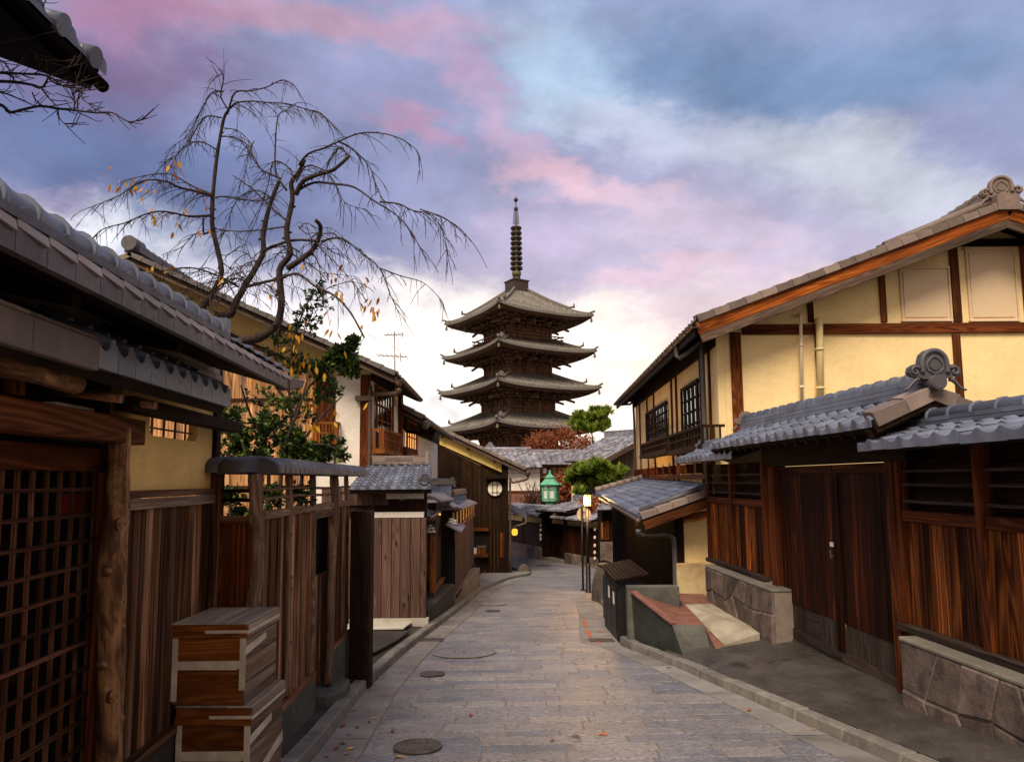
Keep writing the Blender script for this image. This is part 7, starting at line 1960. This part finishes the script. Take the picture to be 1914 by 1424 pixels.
# ---- evergreen shrubs in the garden
def shrub(name, label, clusters, Y, nl, stems, L=(.035, .06), W_=(.010, .017), mat='leaf_green', base=None, cat='shrub'):
    c0 = at(clusters[0][0], clusters[0][1], Y); b = base or (c0.x, Y, gz(Y))
    t = thing(name, label, cat, b)
    st = MB()
    for s in stems:
        P = smooth([at(x, y, Y + rnd.uniform(-.15, .15)) for x, y in s], 4); st.tube(P, [.022 - .016 * i / (len(P) - 1) for i in range(len(P))], 7, rnd.random())
    lf = MB()
    for (px, py, rx, ry, dens) in clusters:
        c = at(px, py, Y); RX, RY = rx * Y / FPX, ry * Y / FPX
        ng = max(3, int(dens * nl / 9))
        for _ in range(ng):
            o = rv(); o = o * (.55 + .45 * rnd.random()); g = c + V((o.x * RX, o.y * RX * .8, o.z * RY))
            d0 = (o + V((0, 0, .25))); tone = rnd.uniform(0, .75)
            st.tube([g - d0.normalized() * .07, g], [.004, .003], 4, .5, cap=False)
            for _ in range(9):
                leaf(lf, g + rv() * .035, (d0.normalized() * .7 + rv()), rnd.uniform(*L), rnd.uniform(*W_), min(1, max(0, tone + rnd.uniform(-.15, .3))), True)
    st.build('stems', M['bark'], t); lf.build('foliage', M[mat], t); return t
shrub('evergreen_shrub', 'dark green leafy shrub spilling over the tiled garden fence', [(440, 825, 34, 30, 1.1), (500, 800, 45, 40, 1.3), (545, 830, 45, 34, 1.3), (590, 850, 40, 22, 1), (470, 850, 60, 18, 1), (430, 780, 25, 35, .5), (620, 830, 22, 20, .35), (520, 740, 60, 50, .5), (640, 850, 14, 10, .15)], 6.6, 560,
      [[(500, 1000), (500, 850), (470, 780), (450, 720)], [(520, 1000), (530, 850), (560, 760), (580, 690)], [(560, 950), (570, 850), (600, 830), (650, 850)], [(480, 980), (460, 850), (430, 780)]])
shrub('evergreen_tree', 'slender green tree against the white corner of the plank townhouse', [(640, 665, 32, 26, 1.5), (600, 690, 34, 26, 1.1), (655, 690, 20, 20, .8), (560, 680, 30, 30, .5), (610, 730, 36, 30, .6), (570, 600, 40, 40, .5), (520, 650, 40, 40, .35), (600, 560, 30, 40, .3), (660, 640, 12, 14, .4), (560, 760, 40, 40, .45)], 7.9, 620,
      [[(540, 950), (545, 800), (540, 700), (560, 600), (590, 540)], [(548, 780), (580, 720), (640, 680)], [(543, 760), (500, 700), (470, 650)], [(545, 850), (600, 780), (640, 740)], [(600, 700), (640, 650), (655, 630)]], cat='tree')
shrub('garden_shrub', 'low shrub with pale new leaves seen through the fence rails', [(430, 930, 30, 22, 1), (500, 930, 30, 26, 1), (560, 925, 30, 24, .9), (450, 960, 18, 14, .6)], 6.2, 260, [[(430, 1050), (430, 930)], [(500, 1050), (500, 930)], [(560, 1020), (560, 920)]])

# ---- bare twigs at the top left
tt = thing('bare_tree', 'bare dark twigs reaching in from the top left corner', 'tree', (-3.6, 2.9, gz(3)))
mb = MB(); twg = MB(); ends = []
zc_ = lambda x, y: (x / 4.785, y / 4.785)
mb2 = MB(); P = smooth([V((-3.6, 2.9, gz(3))), V((-3.55, 2.9, 1.5)), V((-3.2, 2.9, 3.0)), at(-60, 190, 2.9)], 5); mb2.tube(P, [.07 - .05 * i / (len(P) - 1) for i in range(len(P))], 10, .5); mb2.build('trunk', M['bark'], tt)
for pts, r0, r1, tw in (([(-300, 930), (0, 935), (90, 1000), (200, 985), (370, 955), (520, 970), (680, 1000), (850, 1000), (1000, 1010), (1150, 1095), (1250, 1080), (1330, 1055)], .013, .003, 1), ([(-250, 800), (0, 820), (120, 860), (300, 945)], .008, .004, 1),
        ([(-250, 740), (0, 740), (150, 735), (280, 765), (380, 780), (430, 700)], .014, .007, 1), ([(-200, 640), (0, 645), (200, 670), (430, 690), (560, 770), (700, 800), (760, 900), (890, 1000)], .011, .003, 2), ([(0, 540), (60, 600), (120, 720)], .006, .004, 1),
        ([(430, 700), (520, 760), (640, 770), (690, 740), (800, 710)], .007, .003, 2), ([(520, 980), (530, 1060), (620, 1140), (690, 1100)], .005, .002, 1), ([(290, 830), (330, 900), (370, 945)], .005, .003, 1), ([(370, 790), (430, 870), (520, 960)], .006, .003, 1), ([(660, 1000), (665, 900), (650, 840), (720, 790)], .005, .002, 2), ([(700, 1000), (690, 880), (740, 800)], .004, .002, 1), ([(700, 1010), (800, 1050), (860, 1080), (920, 1075)], .004, .002, 0),
        ([(0, 100), (130, 60), (260, 100), (370, 90), (390, 30), (330, 0)], .008, .003, 1), ([(0, 190), (100, 150), (200, 60), (300, 40)], .005, .002, 1), ([(390, 25), (460, 20), (520, 25)], .004, .002, 0), ([(-50, 400), (100, 360), (250, 340), (400, 310), (490, 290)], .006, .003, 1), ([(260, 430), (320, 500), (380, 540), (560, 545), (680, 540)], .004, .002, 1), ([(440, 680), (580, 620), (700, 580)], .004, .002, 1), ([(200, 270), (320, 240), (370, 200)], .004, .002, 0)):
    limb(mb, pts, 2.95, 2.75, r0 * .75, r1 * .6, 6, 4, 0)
    L_ = [at(*zc_(x, y), 2.85) for x, y in pts]; Ls = smooth(L_, 4)
    for p, q in zip(Ls, Ls[1:]):
        for _ in range(tw * 2):
            if rnd.random() < .35:
                v = ((q - p).normalized() + rv() * .9).normalized(); l = rnd.uniform(.03, .1)
                twg.tube([p, p + v * l * .5 + V((0, 0, .004)), p + v * l + V((0, 0, .012))], [.0024, .0018, .0014], 4, .4, cap=False)
mb.build('branches', M['bark'], tt); twg.build('twigs', M['bark'], tt)

# ---- maple, pines, small bare shrub
def blob_tree(name, label, clusters, Y, mat, n, L, W_, trunk, needle=False, cat='tree', bark='bark'):
    b = at(trunk[0][0], trunk[0][1], Y); t = thing(name, label, cat, (b.x, Y, gz(min(Y, 45))))
    st = MB(); P = smooth([V((b.x, Y, gz(45)))] + [at(x, y, Y) for x, y in trunk], 4); q = Y / FPX
    st.tube(P, [max(.05, 2.6 * q * (1 - .8 * i / len(P))) for i in range(len(P))], 8, .5)
    lf = MB(); c_top = P[-1]
    if needle:
        cl = []
        for (px, py, rx, ry, dens) in clusters:
            for _ in range(5): cl.append((px + rnd.uniform(-.95, .95) * rx, py + rnd.uniform(-.9, .8) * ry, rx * rnd.uniform(.35, .65), ry * rnd.uniform(.5, .85), dens * .2))
        clusters = cl
    for (px, py, rx, ry, dens) in clusters:
        c = at(px, py, Y + rnd.uniform(-1, 1)); RX, RY = rx * q, ry * q
        st.tube([P[-3], (P[-3] + c) / 2 + V((0, 0, .1)), c], [1.1 * q, .8 * q, .4 * q], 6, .5)
        for _ in range(max(4, int(n * dens))):
            o = rv(); o = o * (.45 + .8 * rnd.random() ** 1.5); g = c + V((o.x * RX, o.y * RX, o.z * RY)); tone = rnd.uniform(.0, .75)
            if needle:
                d0 = (V((o.x, o.y, abs(o.z) + .6))).normalized()
                for _ in range(13): leaf(lf, g, d0 + rv() * .75, L * rnd.uniform(.7, 1.2), W_, min(1, tone + rnd.uniform(0, .3)))
            else:
                for _ in range(9): leaf(lf, g + rv() * L * 2.6, rv() + V((0, 0, -.4)), L * rnd.uniform(.6, 1.3), W_ * rnd.uniform(.7, 1.2), min(1, max(0, tone + rnd.uniform(-.1, .3))))
    st.build('trunk', M[bark], t); lf.build('crown', M[mat], t); return t
blob_tree('maple_tree', 'reddish maple with thin autumn foliage in front of the pagoda base', [(1020, 820, 36, 16, 1.5), (1000, 830, 22, 14, .9), (1055, 812, 34, 17, 1.4), (1075, 830, 30, 14, 1), (1035, 838, 40, 12, 1.1), (1095, 825, 24, 14, .7), (1060, 845, 30, 8, .6), (1110, 838, 16, 9, .4)], 66, 'leaf_red', 90, .24, .055, [(1040, 880), (1045, 850), (1048, 830)])
blob_tree('pine_tree', 'round topped green pine on the skyline right of the pagoda', [(1092, 780, 22, 13, 1), (1115, 778, 20, 11, 1), (1080, 795, 14, 10, .6), (1105, 798, 26, 12, 1), (1128, 793, 12, 12, .6), (1095, 790, 26, 12, 1)], 60, 'needle', 200, .5, .045, [(1108, 850), (1108, 822), (1104, 800)], True)
blob_tree('pine_tree', 'bushy light green pine behind the glowing street lamp', [(1108, 872, 20, 11, 1.2), (1096, 886, 20, 12, 1.2), (1118, 888, 22, 13, 1.3), (1080, 897, 16, 10, .8), (1104, 902, 26, 13, 1.3), (1142, 888, 20, 9, .9), (1150, 893, 12, 7, .5), (1088, 912, 18, 10, .8), (1120, 906, 22, 10, .9), (1085, 925, 12, 8, .5)], 36, 'needle', 150, .34, .03, [(1088, 960), (1084, 930), (1096, 905), (1105, 885)], True)
blob_tree('red_shrub', 'dark red bush against the timber house right of the green lantern', [(1060, 905, 13, 12, 1), (1068, 898, 10, 10, .8), (1050, 912, 8, 8, .5)], 50, 'leaf_red', 130, .3, .09, [(1060, 940), (1060, 915)], cat='shrub')
blob_tree('red_shrub', 'reddish bush below the lamp lantern over the far wall', [(1098, 950, 14, 10, 1), (1112, 948, 12, 9, .9), (1122, 955, 8, 8, .5)], 31.5, 'leaf_red', 100, .16, .05, [(1105, 985), (1105, 960)], cat='shrub')
bs = thing('bare_shrub', 'thin leafless reddish shrub in front of the white wall', 'shrub', (at(995, 950, 42).x, 42, gz(42)))
mb = MB(); root = at(992, 955, 42); root.z = gz(42)
for _ in range(46):
    a = at(rnd.gauss(994, 5), 948, 42 + rnd.uniform(-.4, .4)); b = at(rnd.gauss(996, 16), rnd.uniform(893, 935), 42 + rnd.uniform(-1, 1)); m_ = (a + b) / 2 + V((rnd.uniform(-.1, .1), 0, .12))
    mb.tube([a - V((0, 0, .8)), a, m_, b], [.03, .025, .018, .008], 4, .5, cap=False)
    for _ in range(3):
        k = rnd.random(); p = m_.lerp(b, k); mb.tube([p, p + V((rnd.uniform(-.25, .25), rnd.uniform(-.2, .2), rnd.uniform(.05, .3)))], [.012, .005], 4, .5, cap=False)
mb.build('branches', M['twig'], bs)
mb = MB()
for _ in range(500): leaf(mb, at(rnd.gauss(992, 9), rnd.gauss(937, 6), 42 + rnd.uniform(-.6, .6)), rv(), .16, .03, rnd.uniform(0, .4))
mb.build('foliage', M['leaf_red'], bs)

# ---- fallen leaves along the gutters
mb = MB(); b = [V((0, -.5, .0)), V((.22, -.15, .05)), V((.18, .2, .09)), V((0, .55, .03)), V((-.18, .2, .08)), V((-.22, -.15, .04))]
mb.poly([V((p.x * .07, p.y * .07, p.z * .07 + .002)) for p in b], .2); mb.poly([V((p.x * .07, p.y * .07, p.z * .07)) for p in b[::-1]], .2)
l0 = mb.build('fallen_leaf', M['fallen'])
spots = [(690, 1352), (700, 1345), (652, 1376), (640, 1392), (655, 1402), (648, 1412), (733, 1370), (610, 1418), (745, 1418), (755, 1420), (1032, 1386), (1075, 1380), (1128, 1376), (718, 1263), (712, 1268), (690, 1290), (660, 1330), (762, 1220), (1286, 1247), (1522, 1366), (1318, 1262), (668, 1362), (628, 1402), (1180, 1218), (655, 1290), (690, 1330), (880, 1340), (1400, 1330), (820, 1190), (740, 1236), (1250, 1250), (640, 1360)]
for i, (x, y) in enumerate(spots):
    o = l0 if i == 0 else l0.copy()
    if i: COL.objects.link(o)
    p = ground(x, y); kerbish = abs(p.x - XL(p.y) + .08) < .1
    o.location = (p.x, p.y, gz(p.y) + (.108 if p.x < XL(p.y) + .01 else .016)); o.rotation_euler = (rnd.uniform(-.2, .2), rnd.uniform(-.2, .2), rnd.uniform(0, 6.28)); s = rnd.uniform(.7, 1.3); o.scale = (s, s, s)
    tag(o, 'small dry orange leaf lying on the street', 'leaf', 'fallen leaves on the street')
